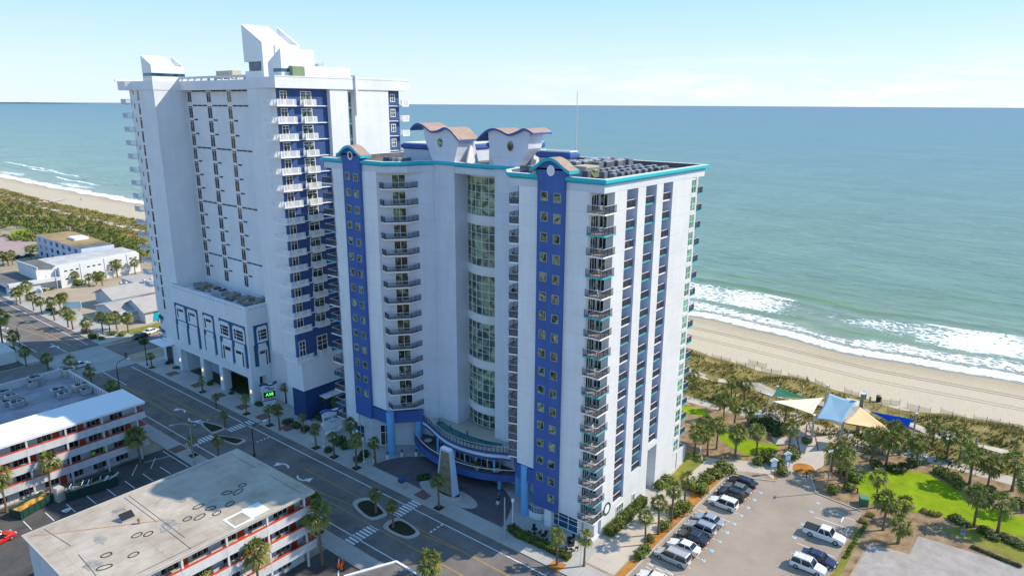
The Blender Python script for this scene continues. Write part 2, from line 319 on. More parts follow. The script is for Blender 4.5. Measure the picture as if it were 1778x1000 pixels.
n2 = N.new('ShaderNodeTexNoise'); n2.inputs['Scale'].default_value = 1.6; n2.inputs['Detail'].default_value = 5; L_.new(ge.outputs[0], n2.inputs[0])
ma = N.new('ShaderNodeMath'); ma.operation = 'MULTIPLY_ADD'; L_.new(n1.outputs[0], ma.inputs[0]); ma.inputs[1].default_value = 9; L_.new(at.outputs['Fac'], ma.inputs[2])
rp = N.new('ShaderNodeValToRGB'); mrr = N.new('ShaderNodeMapRange'); L_.new(ma.outputs[0], mrr.inputs[0]); mrr.inputs[1].default_value = -14; mrr.inputs[2].default_value = 8; L_.new(mrr.outputs[0], rp.inputs[0])
e = rp.color_ramp.elements; e[0].position = 0; e[0].color = (.54,.455,.325,1); e[1].position = 1; e[1].color = (.29,.245,.215,1)
for ps, c in ((.3,(.50,.415,.285,1)),(.55,(.44,.35,.235,1)),(.75,(.33,.27,.225,1))): q = e.new(ps); q.color = c
m2 = N.new('ShaderNodeMix'); m2.data_type = 'RGBA'; m2.blend_type = 'MULTIPLY'; m2.inputs[0].default_value = 1; r2 = N.new('ShaderNodeMapRange'); L_.new(n2.outputs[0], r2.inputs[0]); r2.inputs[1].default_value = .3; r2.inputs[2].default_value = .7; r2.inputs[3].default_value = .9; r2.inputs[4].default_value = 1.06
L_.new(rp.outputs[0], m2.inputs[6]); L_.new(r2.outputs[0], m2.inputs[7]); L_.new(m2.outputs[2], b.inputs['Base Color'])
rr = N.new('ShaderNodeMapRange'); L_.new(ma.outputs[0], rr.inputs[0]); rr.inputs[1].default_value = -2; rr.inputs[2].default_value = 5; rr.inputs[3].default_value = .95; rr.inputs[4].default_value = .4; L_.new(rr.outputs[0], b.inputs['Roughness'])
bp = N.new('ShaderNodeBump'); bp.inputs['Strength'].default_value = .35; bp.inputs['Distance'].default_value = .15; L_.new(n2.outputs[0], bp.inputs['Height']); L_.new(bp.outputs[0], b.inputs['Normal'])
mb = MB(); ks = [0,.08,.16,.26,.4,.55,.7,.8,.88,.95,1.0,1.08,1.25,1.5]; nk = len(ks); shore = []
for y in YR:
    x0 = xd(y)+4; w = xs(y)-x0
    for k in ks: x = x0+w*k; mb.v.append((x, y, hz(x, y))); shore.append(x-xs(y))
for i in range(len(YR)-1):
    for k in range(nk-1): mb.f.append((i*nk+k, i*nk+k+1, (i+1)*nk+k+1, (i+1)*nk+k)); mb.m.append(0)
o = structure('beach', mb, bs); o.data.polygons.foreach_set('use_smooth', [True]*len(o.data.polygons)); attr(o.data, 'shore', shore)
# tyre tracks running along the sand
mb = MB()
for off in (-15.6, -13.9, -22.5, -24.2):
    ys = [-120+3*i for i in range(140)]; w = .22 if off > -20 else .12
    for a, c in zip(ys, ys[1:]):
        P = []
        for y in (a, c):
            x = lerp_tab(XS, y)+off+.8*math.sin(y/23); P += [(x-w, y, hz(x-w, y)+.02), (x+w, y, hz(x+w, y)+.02)]
        mb.add(P, [(0,1,3,2)])
structure('tyre_tracks', mb, mat('tracked_sand', (.29,.24,.18), .2, .5, .95, .1))
# sea
sm = bpy.data.materials.new('sea_water'); sm.use_nodes = True; nt = sm.node_tree; N = nt.nodes; L_ = nt.links; b = N['Principled BSDF']
at = N.new('ShaderNodeAttribute'); at.attribute_name = 'shore'; fo = N.new('ShaderNodeAttribute'); fo.attribute_name = 'foam'; gn = N.new('ShaderNodeAttribute'); gn.attribute_name = 'green'; ge = N.new('ShaderNodeNewGeometry')
lg = N.new('ShaderNodeMath'); lg.operation = 'LOGARITHM'; mxn = N.new('ShaderNodeMath'); mxn.operation = 'MAXIMUM'; mxn.inputs[1].default_value = 4; L_.new(at.outputs['Fac'], mxn.inputs[0]); L_.new(mxn.outputs[0], lg.inputs[0]); lg.inputs[1].default_value = 10
mpa = N.new('ShaderNodeMapping'); mpa.inputs['Scale'].default_value = (.012, .003, 1); L_.new(ge.outputs[0], mpa.inputs[0]); npz = N.new('ShaderNodeTexNoise'); npz.inputs['Scale'].default_value = 1; npz.inputs['Detail'].default_value = 5; L_.new(mpa.outputs[0], npz.inputs[0])
pm = N.new('ShaderNodeMath'); pm.operation = 'MULTIPLY_ADD'; L_.new(npz.outputs[0], pm.inputs[0]); pm.inputs[1].default_value = .5; L_.new(lg.outputs[0], pm.inputs[2])
mrr = N.new('ShaderNodeMapRange'); L_.new(pm.outputs[0], mrr.inputs[0]); mrr.inputs[1].default_value = .8; mrr.inputs[2].default_value = 4.6
rp = N.new('ShaderNodeValToRGB'); L_.new(mrr.outputs[0], rp.inputs[0]); e = rp.color_ramp.elements
e[0].position = 0; e[0].color = (.30,.30,.24,1); e[1].position = 1; e[1].color = (.005,.065,.13,1)
for ps, c in SEA_RAMP: q = e.new(ps); q.color = (*c, 1)
# light and shade of wind ripples put into the colour, with long swell bands
def ripple_shade(sx_, sy_, lo, hi, det):
    m_ = N.new('ShaderNodeMapping'); m_.inputs['Scale'].default_value = (sx_, sy_, 1); L_.new(ge.outputs[0], m_.inputs[0]); k_ = N.new('ShaderNodeTexNoise'); k_.inputs['Scale'].default_value = 1; k_.inputs['Detail'].default_value = det; k_.inputs['Roughness'].default_value = .68; k_.inputs['Distortion'].default_value = .6; L_.new(m_.outputs[0], k_.inputs[0])
    q_ = N.new('ShaderNodeMapRange'); q_.inputs[1].default_value = .33; q_.inputs[2].default_value = .67; q_.inputs[3].default_value = lo; q_.inputs[4].default_value = hi; L_.new(k_.outputs[0], q_.inputs[0]); return q_.outputs[0]
rr1 = N.new('ShaderNodeMath'); rr1.operation = 'MULTIPLY'; L_.new(ripple_shade(.035,.02,.84,1.14,6), rr1.inputs[0]); L_.new(ripple_shade(.3,.13,.80,1.2,5), rr1.inputs[1])
wv_ = N.new('ShaderNodeMix'); wv_.data_type = 'RGBA'; wv_.blend_type = 'MULTIPLY'; wv_.inputs[0].default_value = 1; L_.new(rp.outputs[0], wv_.inputs[6]); L_.new(rr1.outputs[0], wv_.inputs[7])
gm = N.new('ShaderNodeMix'); gm.data_type = 'RGBA'; L_.new(gn.outputs['Fac'], gm.inputs[0]); L_.new(wv_.outputs[2], gm.inputs[6]); gm.inputs[7].default_value = (.12,.24,.08,1)
# lace of foam
dn = N.new('ShaderNodeTexNoise'); dn.inputs['Scale'].default_value = .35; dn.inputs['Detail'].default_value = 4; L_.new(ge.outputs[0], dn.inputs[0])
dv = N.new('ShaderNodeVectorMath'); dv.operation = 'MULTIPLY_ADD'; L_.new(dn.outputs['Color'], dv.inputs[0]); dv.inputs[1].default_value = (5, 5, 0); L_.new(ge.outputs[0], dv.inputs[2])
mv = N.new('ShaderNodeMapping'); mv.inputs['Scale'].default_value = (.62, .36, 1); L_.new(dv.outputs[0], mv.inputs[0])
vo = N.new('ShaderNodeTexVoronoi'); vo.feature = 'DISTANCE_TO_EDGE'; vo.inputs['Scale'].default_value = 1; L_.new(mv.outputs[0], vo.inputs[0])
fn = N.new('ShaderNodeTexNoise'); fn.inputs['Scale'].default_value = .55; fn.inputs['Detail'].default_value = 8; fn.inputs['Roughness'].default_value = .72; mf = N.new('ShaderNodeMapping'); mf.inputs['Scale'].default_value = (1, .55, 1); L_.new(ge.outputs[0], mf.inputs[0]); L_.new(mf.outputs[0], fn.inputs[0])
def mth(op, a, b_=None, clamp=False):
    n = N.new('ShaderNodeMath'); n.operation = op; n.use_clamp = clamp
    for i, q in enumerate((a, b_)):
        if q is None: continue
        if isinstance(q, (int, float)): n.inputs[i].default_value = q
        else: L_.new(q, n.inputs[i])
    return n.outputs[0]
lace = mth('ADD', mth('MULTIPLY', vo.outputs['Distance'], 1.5), mth('MULTIPLY', fn.outputs[0], 1.3))      # low on the lace lines
fd = N.new('ShaderNodeMapRange'); fd.interpolation_type = 'SMOOTHSTEP'; L_.new(mth('SUBTRACT', mth('MULTIPLY', fo.outputs['Fac'], 1.35), lace), fd.inputs[0]); fd.inputs[1].default_value = -.05; fd.inputs[2].default_value = .20
fm = N.new('ShaderNodeMix'); fm.data_type = 'RGBA'; L_.new(fd.outputs[0], fm.inputs[0]); L_.new(gm.outputs[2], fm.inputs[6]); fm.inputs[7].default_value = (.86,.88,.88,1); L_.new(fm.outputs[2], b.inputs['Base Color'])
rgh = N.new('ShaderNodeMapRange'); L_.new(fd.outputs[0], rgh.inputs[0]); rgh.inputs[3].default_value = .26; rgh.inputs[4].default_value = .9; L_.new(rgh.outputs[0], b.inputs['Roughness'])
b.inputs['Specular IOR Level'].default_value = .17
mw = N.new('ShaderNodeMapping'); mw.inputs['Scale'].default_value = (.16, .045, 1); mw.inputs['Rotation'].default_value = (0, 0, R(-8)); L_.new(ge.outputs[0], mw.inputs[0]); w1 = N.new('ShaderNodeTexNoise'); w1.inputs['Scale'].default_value = 1; w1.inputs['Detail'].default_value = 6; w1.inputs['Roughness'].default_value = .62; L_.new(mw.outputs[0], w1.inputs[0])
bp = N.new('ShaderNodeBump'); bp.inputs['Strength'].default_value = .8; bp.inputs['Distance'].default_value = 1.1; L_.new(w1.outputs[0], bp.inputs['Height']); L_.new(bp.outputs[0], b.inputs['Normal'])
def foam_green(d, y):
    j = 2.5*math.sin(y/11)+1.6*math.sin(y/4.7+.8)
    n = .5+.5*math.sin(y/17+1.1)*math.sin(y/7.3)
    f = 1.2*math.exp(-((d-.5)/3.6)**2)                                # swash along the sand
    f = max(f, .74*smooth(2, 7, d)*smooth(18+j, 9+j, d))
    gap = math.exp(-((y-42)/11)**2)
    f2 = .85*smooth(13, 19+j*.4, d)*smooth(40+j+6*n, 31+j, d)*(.50+.62*n)
    f = max(f, f2*(1-.75*gap*math.exp(-((d-18)/8)**2)))
    for yc, dc, ln in ((71,36,8),(20,37,7),(103,34,9),(140,33,10)): f = max(f, 1.1*math.exp(-((y-yc)/ln)**2)*math.exp(-((d-dc-j*.5)/2.0)**2))
    if y > 300:                                                      # farther along the coast: thin parallel breakers
        f = 1.3*math.exp(-((d-1)/6)**2); f = max(f, .78*smooth(4, 12, d)*smooth(27, 14, d)*(.6+.4*math.sin(y/23)))
        for dc, ph, pr in ((30,.3,47),(40,1.9,61),(52,4,83)): f = max(f, .95*math.exp(-((d-dc-3*math.sin(y/60+ph))/2.2)**2)*smooth(.15, .7, math.sin(y/pr+ph)))
    g = 0
    for yc, dc, ln, a in ((55,45,24,1),(85,43,12,.8),(40,17,14,.7),(66,18,12,.6),(20,20,10,.5),(60,62,30,.45),(100,58,22,.5),(20,75,26,.35),(75,102,26,.3)):
        g = max(g, a*math.exp(-((y-yc)/ln)**2)*math.exp(-((d-dc-.04*(55-y)-j*.4)/3.4)**2))
    h = 0
    for dc, a in ((36,.7),(45,.6),(62,.3),(80,.25)): h += a*math.exp(-((d-dc-j*.7)/2.2)**2)*(.4+.6*n)
    return f, g, h
mb = MB(); sh = []; fo_ = []; gr_ = []
ds = [-4,-3,-2,-1,0]+[1.2*i for i in range(1,50)]+[60+3*i for i in range(1,22)]; yy = [-110+2.5*i for i in range(0,125)]+[205+5*i for i in range(0,130)]+[870,900,950]
nd = len(ds)
for y in yy:
    for d in ds:
        f, g, h = foam_green(d, y); x = xs(y)+d; mb.v.append((x, y, max(-1.5+h*.8, hz(x, y)+.03 if d < 1 else -9))); sh.append(max(d, .5)); fo_.append(f); gr_.append(g)
for i in range(len(yy)-1):
    for k in range(nd-1): mb.f.append((i*nd+k, i*nd+k+1, (i+1)*nd+k+1, (i+1)*nd+k)); mb.m.append(0)
o0 = len(mb.v); far = [119,180,280,450,700,1200,2200,4500,9000,20000,45000,120000]; fy = [-120000,-30000,-9000,-3000,-1000,-400,-112,60,205,500,950,1300,2500,6000,15000,40000,120000]
for y in fy:
    for d in far: mb.v.append((lerp_tab(XS, y)+d, y, -1.5 if d > 150 else -1.56)); sh.append(d); fo_.append(0); gr_.append(0)
nf = len(far)
for i in range(len(fy)-1):
    for k in range(nf-1): mb.f.append((o0+i*nf+k, o0+i*nf+k+1, o0+(i+1)*nf+k+1, o0+(i+1)*nf+k)); mb.m.append(0)
o0 = len(mb.v); ed = [(-112,-400),(-400,-3000),(950,1300),(1300,2500),(2500,9000)]   # shallow water beyond the surveyed shore
for a, c in ed:
    q = len(mb.v)
    for y in (a, c):
        for d in (-3, 20, 60, 123): mb.v.append((lerp_tab(XS, y)+d, y, -1.52)); sh.append(max(d, .5)); fo_.append(.5 if d < 25 else 0); gr_.append(0)
    for k in range(3): mb.f.append((q+k, q+k+1, q+k+5, q+k+4)); mb.m.append(0)
o = structure('sea', mb, sm); o.data.polygons.foreach_set('use_smooth', [True]*len(o.data.polygons)); attr(o.data, 'shore', sh); attr(o.data, 'foam', fo_); attr(o.data, 'green', gr_)
# far headland, a faint line of coast on the horizon
mb = MB(); P = [(-.0, 0)]
hd = [0,12,30,26,44,60,52,40,50,34,24,10,0]
for i in range(12):
    a0, a1 = [R(10+.95*k) for k in (i, i+1)]; rr_ = 30000
    p0 = (rr_*math.sin(a0), rr_*math.cos(a0)); p1 = (rr_*math.sin(a1), rr_*math.cos(a1)); q0 = (1.03*p0[0], 1.03*p0[1]); q1 = (1.03*p1[0], 1.03*p1[1])
    mb.add([(*p0,-2),(*p1,-2),(*p1,hd[i+1]+2),(*p0,hd[i]+2),(*q0,-2),(*q1,-2),(*q1,hd[i+1]+2),(*q0,hd[i]+2)], [(0,1,2,3),(3,2,6,7),(5,4,7,6)])
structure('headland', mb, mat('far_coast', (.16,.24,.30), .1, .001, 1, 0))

# ---------------------------------------------------------------- roads, pavements, car parks
def sheet(name, poly, z, m): mb = MB(); mb.sheet(poly, z); return structure(name, mb, m)
sheet('road', [(54.9,-120),(69.2,-120),(69.2,420),(54.9,420)], .004, M['asphalt'])
sheet('cross_road_west', [(-160,176.5),(54.9,176.5),(54.9,191),(-160,191)], .004, M['asphalt'])
sheet('cross_road_east', [(69.2,180),(112,180),(112,191),(69.2,191)], .004, M['asphalt'])
sheet('intersection', [(54.9,172.5),(69.2,172.5),(69.2,193.5),(54.9,193.5)], .008, M['slab'])
mb = MB()                                                            # painted lines of the road
def line(x0, y0, x1, y1, w=.15, mi=0, z=.012, d=mb):
    v = Vector((x1-x0, y1-y0)); v.normalize(); n = Vector((-v.y, v.x))*w/2
    d.add([(x0-n.x,y0-n.y,z),(x0+n.x,y0+n.y,z),(x1+n.x,y1+n.y,z),(x1-n.x,y1-n.y,z)], [(0,3,2,1)], mi)
line(67.3,-100,67.3,171,.18); line(67.3,196,67.3,420,.18); line(56.65,-100,56.65,146,.18); line(56.65,200,56.65,300,.18)
line(61.4,160,61.4,172.3,.16); line(61.5,194,61.5,205,.16)
for a, c in ((-60,97),(112.5,118),(128.5,148)): line(64.1,a,64.1,c,.16,1)
for a, c in ((-60,112.5),(131.5,150)): line(60.2,a,60.2,c,.16,1)
for (a, c) in (((64.2,123),(63.4,133)),((63.4,133),(61.2,155)),((61.2,155),(60.0,171)),((60.0,128),(60.8,150)),((60.8,150),(60.2,171))): line(*a,*c,.16,1)
for (a, c) in (((64.2,198),(60.3,232)),((64.2,194),(64.0,240)),((60.3,232),(60.2,300)),((64.0,240),(64.2,300))): line(*a,*c,.2,1)
for (a, c) in (((64.0,60),(61.4,86)),((61.2,86),(60.4,112))): line(*a,*c,.16,1)
for k in range(4): line(64.5+.75*k,66.4,64.9+.75*k,66.4,.35)
for yb in (112.4, 128.6):
    for k in range(4): line(60.6+.9*k if yb > 120 else 64.4+.75*k, yb, 61.0+.9*k if yb > 120 else 64.8+.75*k, yb, .35)
for x0, n, yc in ((63.9,8,121),(55.6,8,121),(56.2,9,248),(64.2,8,73.9),(55.5,8,73.9)):
    for k in range(n): line(x0+.66*k, yc-1.05, x0+.66*k, yc+1.05, .36)
def turn_arrow(x, y, s):
    pts = [(x+s*1.1*math.cos(t)-s*.2, y+s*1.5*math.sin(t)) for t in [R(-60+15*k) for k in range(9)]]
    for a, c in zip(pts, pts[1:]): line(*a, *c, .34, z=.013)
    mb.add([(pts[-1][0]+s*.1,pts[-1][1]+s*.75,.0135),(pts[-1][0]-s*1.2,pts[-1][1]+s*.1,.0135),(pts[-1][0]+s*.1,pts[-1][1]-s*.7,.0135)], [(0,1,2)])
for q in ((62.0,137.0,1),(62.0,131,-1),(62,100.6,1),(62.3,94.6,-1),(60.8,200.5,1),(58,229,1),(59.5,238,-1)): turn_arrow(*q)
structure('road_markings', mb, [M['paint'], M['ypaint']])
mb = MB(); mb.prism([(69.2,-40),(72.6,-40),(72.6,44.5),(84,44.5),(108,46),(108,111.5),(76,111.5),(84,128),(84,158),(76,172),(69.2,172)], -.05, .13, 0)
mb.box(69.2,78,193.5,420,-.05,.13)
structure('sidewalk', mb, M['concrete'])
mb = MB(); mb.prism([(52.2,-40),(54.9,-40),(54.9,171),(52.2,175)], -.05, .13); mb.box(51.4,54.9,192,420,-.05,.13); structure('sidewalk_west', mb, M['concrete'])
mb = MB(); mb.sweep([(69.2,172),(69.2,-40)], [(-.01,0),(.16,0),(.16,.135),(-.01,.135)]); mb.sweep([(54.9,-40),(54.9,171)], [(-.01,0),(.16,0),(.16,.135),(-.01,.135)]); structure('kerb', mb, M['kerb'])
mb = MB()
for q in ((71.2,158.5),(71.4,147.3),(71.3,138.1),(71.4,128.7),(71.3,121.1),(71.6,112.8),(71.2,74.5),(53.4,83.5),(53.6,121)): mb.sheet([(q[0]-1.2,q[1]-1.3),(q[0]+1.2,q[1]-1.3),(q[0]+1.2,q[1]+1.3),(q[0]-1.2,q[1]+1.3)], .134)
structure('brick_panels', mb, M['brick'])
# hotel forecourt of dark pavers
import itertools
arc = [(72.1,88.4),(74.5,88.1),(77.1,87),(79,85.2),(80.6,83.0),(82.2,79),(82.6,74.5),(82,69.5),(80.4,64.6),(78.8,62.2),(77.2,60.9),(74.5,59.6),(72.1,58.7)]
sheet('forecourt', arc, .138, M['pavers'])
# open forecourt and motel yards
sheet('motel_yard', [(-40,93.5),(52.2,93.5),(52.2,123.4),(-40,123.4)], .004, M['darklot'])
sheet('motel_yard_south', [(-40,40),(52.2,40),(52.2,75.2),(-40,75.2)], .005, M['darklot'])
sheet('motel_yard_west', [(-40,75.2),(22.5,75.2),(22.5,93.5),(-40,93.5)], .006, M['darklot'])
sheet('corner_yard', [(-40,131.5),(52.2,131.5),(52.2,176),(-40,176)], .005, M['concrete'])
sheet('yard_north_west', [(-60,191.6),(51.4,191.6),(51.4,260),(-60,260)], .005, M['darklot'])
mb = MB()                                                            # bays painted in the motel yard
for k in range(11): line(48.5-3.0*k, 117.2-.05*k, 48.5-3.0*k, 113.4, .13, 0, .010, mb)
for k in range(4): line(49.6-3.2*k, 121.2, 47.2-3.2*k, 117.9, .13, 0, .010, mb)
line(51.6,122.6,51.6,113.3,.13,0,.010,mb); line(47.5,121.0,51.4,119.8,.12,0,.010,mb)
for k in range(5): line(20.6-3*k, 110, 20.6-3*k, 104.5, .13, 0, .010, mb)
line(52,72,47.5,66.5,.16,0,.012,mb); line(47,70,52,63,.16,0,.012,mb)
structure('yard_markings', mb, M['paint'])
# beach-side car park
lot = [(69.4,38.4),(110.1,38.1),(110.4,34.1),(112,30.9),(116.4,30.4),(118,27),(112.3,24.4),(111.3,17.2),(91.3,17.0),(60,17.0),(60,38.4)]
sheet('parking_lot', [(x if x > 72 else max(x, 69.4), y) for x, y in lot], .006, M['lotasphalt'])
mb = MB(); mb.sweep([(73.2,38.5),(110.2,38.2)], [(0,0),(.18,0),(.18,.14),(0,.14)]); mb.sweep([(110.2,38.2),(110.5,34.1),(112.1,30.9)], [(0,0),(.18,0),(.18,.14),(0,.14)])
mb.sweep([(117.9,26.8),(112.4,24.3),(111.4,17.2)], [(0,0),(.18,0),(.18,.14),(0,.14)]); structure('car_park_kerb', mb, M['kerb'])
mb = MB()
for k in range(13): line(106.9-2.86*k, 37.6, 106.9-2.86*k, 32.3, .11, 0, .011, mb)
for k in range(6): line(79.5-.9*k, 37.4, 78.2-.9*k, 33.0, .11, 0, .011, mb)
for k in range(6): line(108-2.9*k, 17.4, 108-2.9*k, 22.6, .11, 0, .011, mb)
def access_mark(x, y, d=mb):                                         # blue parking symbol patch at the mouth of a bay
    for i in range(7):
        a = 2*math.pi*i/7; d.add([(x,y,.0125),(x+.42*math.cos(a),y+.42*math.sin(a),.0125),(x+.42*math.cos(a+.9),y+.42*math.sin(a+.9),.0125)], [(0,1,2)], 1)
    line(x-.25,y-.3,x+.2,y+.3,.1,0,.0135,d); line(x-.1,y-.35,x+.35,y-.1,.1,0,.0135,d)
for k in range(9): access_mark(107.9-2.86*k-1.1, 31.7)
for x in (109.5,106.2,101.8,97.5): access_mark(x, 23.4)
structure('car_park_markings', mb, [M['paint'], M['bpaint']])
sheet('side_path', [(73.2,39.9),(96,40.4),(100.6,41.6),(112.2,41.2),(113.4,39.4),(110.6,38.6),(113.5,33.0),(112.3,31.3),(118.2,33.2),(113.5,41.4),(112.4,43.2),(101,43.4),(96,45.6),(73.2,44.4)], .018, M['concrete2'])
sheet('mulch_strip', [(73.2,38.7),(110,38.5),(112.6,40.9),(100.6,40.9),(96,39.9),(73.2,39.7)], .03, M['omulch'])
sheet('side_lawn', [(97.5,45.8),(97.8,43.6),(112,43.3),(113.6,46.5),(108,48)], .02, M['lawn2'])
# beach park
sheet('far_lawn', [G(18,402),G(48,396),G(54,408),G(20,412)], .02, M['lawn'])
sheet('far_plaza', [G(-30,402),G(14,406),G(60,426),G(66,436),G(-30,446)], .018, mat('pinkish_paving', (.42,.30,.27), .12, .3))
park = [(108.2,50),(108.2,112),(136,112),(136,-40),(119,-40),(108,4),(103.9,9.2),(109.9,9.3),(111.2,17.2),(112.4,24.4),(118,27),(116.4,30.4),(112.1,31),(113.6,41)]
sheet('mulch_beds', park, .008, M['mulch'])
sheet('gravel_yard', [(60,-60),(119,-60),(110.4,-3.9),(109.6,9.0),(103.8,9.2),(102.6,14.2),(93.5,14.4),(60,14.4)], .010, M['gravel'])
sheet('verge', [(60,14.8),(93.4,14.7),(103,14.4),(104,9.4),(109.7,9.5),(110.9,17),(60,16.6)], .012, M['mulch'])
sheet('verge_grass', [(86,15.7),(104,15.6),(105,16.6),(86,16.6)], .016, M['lawn2'])
def blob(pts, n=6):                                                  # rounded outline through surveyed corners
    out = []; k = len(pts)
    for i in range(k):
        p0, p1, p2, p3 = [Vector(pts[(i+j-1)%k]) for j in range(4)]
        for s in range(n):
            t = s/n; out.append(tuple(.5*((2*p1)+(-p0+p2)*t+(2*p0-5*p1+4*p2-p3)*t*t+(-p0+3*p1-3*p2+p3)*t**3)))
    return out
sheet('park_lawn', blob([(123.6,20.3),(128.5,16.5),(131.2,11.4),(129.5,7.6),(126.2,3.8),(125.6,-2),(128,-20),(120,-22),(119.2,-3.4),(117.8,6.2),(115.6,13.4),(114.6,16.5),(118.2,19.3)]), .014, M['lawn'])
sheet('hotel_lawn', blob([(121.2,44.7),(118.2,38.6),(119.5,36.6),(124.4,34.4),(125.8,35.7),(124.2,38.5),(125.4,44)]), .014, M['lawn'])
sheet('garden_lawn', blob([(127.4,56.5),(128.5,51.5),(132,51.5),(130.5,58),(127,70),(122,70)]), .014, M['lawn'])
sheet('verge_lawn', [(119,-3.9),(117,4.0),(113.6,6.6),(111.6,-3.6),(113,-20),(120,-22)], .015, M['lawn2'])
sheet('promenade', [(133.2,110),(136.2,110),(136.2,50),(138,46),(141.5,40),(144,33),(143.5,20),(140.5,13),(139.6,5),(139,-40),(136,-40),(136.2,13.3),(134.5,21),(130.5,24.5),(127.5,27.2),(123,26),(118.3,27.2),(116.6,30.3),(121.6,32.2),(125.2,30.2),(128,32.6),(125.6,35.3),(131.5,39.5),(134.2,44.4),(133.4,52)], .017, M['concrete2'])
sheet('orange_paving', blob([(117.5,29.6),(120.3,30.2),(121.6,28.2),(119.8,26.6),(117.8,27.2)]), .021, M['omulch'])
mb = MB()
for a, c in (((126.2,31.2),(131.2,33.2)),((131.2,33.2),(133.6,31.0)),((133.6,31.0),(139.8,33.5)),((134,34.5),(139,38.0)),((128.2,28.4),(133.8,30.5))): line(*a, *c, .28, 0, .024, mb)
structure('plaza_bands', mb, M['brick'])
ps = [(149,-60),(149,4.5),(148.9,44),(149,60.6),(150.2,120),(151,200)]
mb = MB()
def ribbon(pts, w, dz=.03):
    P = []
    for (a, c) in zip(pts, pts[1:]):
        n = max(1, int(math.hypot(c[0]-a[0], c[1]-a[1])/3))
        P += [(a[0]+(c[0]-a[0])*i/n, a[1]+(c[1]-a[1])*i/n) for i in range(n)]
    P.append(pts[-1]); q = len(mb.v)
    for i, pnt in enumerate(P):
        a, c = Vector(P[max(i-1,0)]), Vector(P[min(i+1,len(P)-1)]); t = (c-a).normalized(); nn = Vector((-t.y, t.x)); ww = w*(1+.2*math.sin(i*1.7))/2
        for s in (-1, -.33, .33, 1): x, y = pnt[0]+nn.x*ww*s, pnt[1]+nn.y*ww*s; mb.v.append((x, y, hz(x, y)+dz))
    for i in range(len(P)-1):
        for k in range(3): mb.f.append((q+4*i+k, q+4*i+k+1, q+4*i+k+5, q+4*i+k+4)); mb.m.append(0)
ribbon(ps, 2.1, .12)
ribbon([G(250,404), G(200,391), G(120,373), G(60,358), G(30,347), G(0,340)], 3.0, .15)
ribbon([(143.5,26),(150,27.5),(156,28)], 4, .12); ribbon([G(60,358), G(85,352), G(110,345)], 5, .3)
structure('sand_path', mb, M['pathsand'])
# ---------------------------------------------------------------- nearer hotel: white and cobalt, 17 balcony floors
def railing(mb, path, z, h=1.06, sp=.14, w=.036, bar=0, top=1, tw=.07):
    for (a, c) in zip(path, path[1:]):
        v = Vector((c[0]-a[0], c[1]-a[1])); n = max(1, int(v.length/sp)); rz = math.atan2(v.y, v.x)
        for i in range(n+1):
            f = i/n; ww = w*1.9 if i % 8 == 0 else w
            mb.rbox((a[0]+v.x*f, a[1]+v.y*f, z), ww, ww, h-.03, rz, bar)
        mb.rbox(((a[0]+c[0])/2, (a[1]+c[1])/2, z+h-.05), v.length+tw*.5, tw, tw*.8, rz, top)
        mb.rbox(((a[0]+c[0])/2, (a[1]+c[1])/2, z+.06), v.length, .04, .05, rz, bar)
def door_at(name, p0, p1, z0, h, parent, off=.06, panes=2, mf='white', mg='glass', fw=.09, bars=()):
    """sliding door or window between two wall points; the outside is to the right of p0 to p1; returns frame (> pane)"""
    v = Vector((p1[0]-p0[0], p1[1]-p0[1])); L = v.length; t = v/L; n = Vector((t.y, -t.x)); fr = MB(); gl = MB(); rz = math.atan2(t.y, t.x)
    def bx(mb, s0, s1, za, zb, d0, d1):
        q = Vector(p0)+t*(s0+s1)/2+n*(d0+d1)/2; mb.rbox((q.x, q.y, za), s1-s0, d1-d0, zb-za, rz)
    bx(fr, 0, fw, z0, z0+h, -.02, off); bx(fr, L-fw, L, z0, z0+h, -.02, off); bx(fr, fw, L-fw, z0+h-fw, z0+h, -.02, off); bx(fr, fw, L-fw, z0, z0+fw, -.02, off)
    for i in range(1, panes): s = L*i/panes; bx(fr, s-fw*.4, s+fw*.4, z0+fw, z0+h-fw, -.02, off-.01)
    for zb in bars: bx(fr, fw, L-fw, z0+zb, z0+zb+fw*.7, -.02, off-.015)
    bx(gl, fw*.8, L-fw*.8, z0+fw*.8, z0+h-fw*.8, -.015, off*.45)
    loc = -parent.location
    f = fr.obj(name, M[mf], parent); f.location = loc
    g = gl.obj('pane', M[mg], f); return f
YC = 74.66
def my(y): return 2*YC-y
def mp(pts): return [(x, my(y)) for x, y in pts][::-1]
FL = [3.68+2.8*k for k in range(17)]
H2 = thing('hotel', 'white and cobalt hotel tower with wavy roofs and a turquoise cornice', 'hotel', (77, YC, 0))
mb = MB()
core = [(79.7,47.9),(105.5,47.9),(105.5,103.2),(79.7,103.2),(79.7,101.06),(77.35,101.06),(77.35,89.6),(84.6,83.62),(84.6,79.0),(87.7,79.0),(87.7,70.32),(84.6,70.32),(84.6,65.7),(77.35,59.72),(77.35,48.26),(79.7,48.26)]
mb.prism(core, 6.1, 51.06, 1)
low = [(77.6,48.4),(105.4,48.4),(105.4,101),(77.2,101),(77.2,94.2),(82.3,88.3),(83.6,83.5),(83.2,78.6),(82.2,72),(83.2,66.5),(83,61.5),(80.2,55.2),(77.6,54.4)]
mb.prism(low, .0, 6.1, 0)
for x0, x1, z0 in ((79.7,82.9,0),(86.0,88.26,0),(91.5,93.6,0),(96.7,103.3,0),(105.1,105.6,0)): mb.box(x0, x1, 46.0, 47.9, z0, 51.06, 0)
mb.box(82.9,86,46.0,47.9,0,3.62); mb.box(88.26,91.5,46.0,47.9,0,6.42); mb.box(93.6,96.7,46.0,47.9,8.3,9.2); mb.box(103.3,105.1,46.12,47.9,0,51.06)
mb.box(77.3,79.7,46.0,48.26,0,.5); mb.box(78.3,79.7,46.3,48.2,0,3.5)
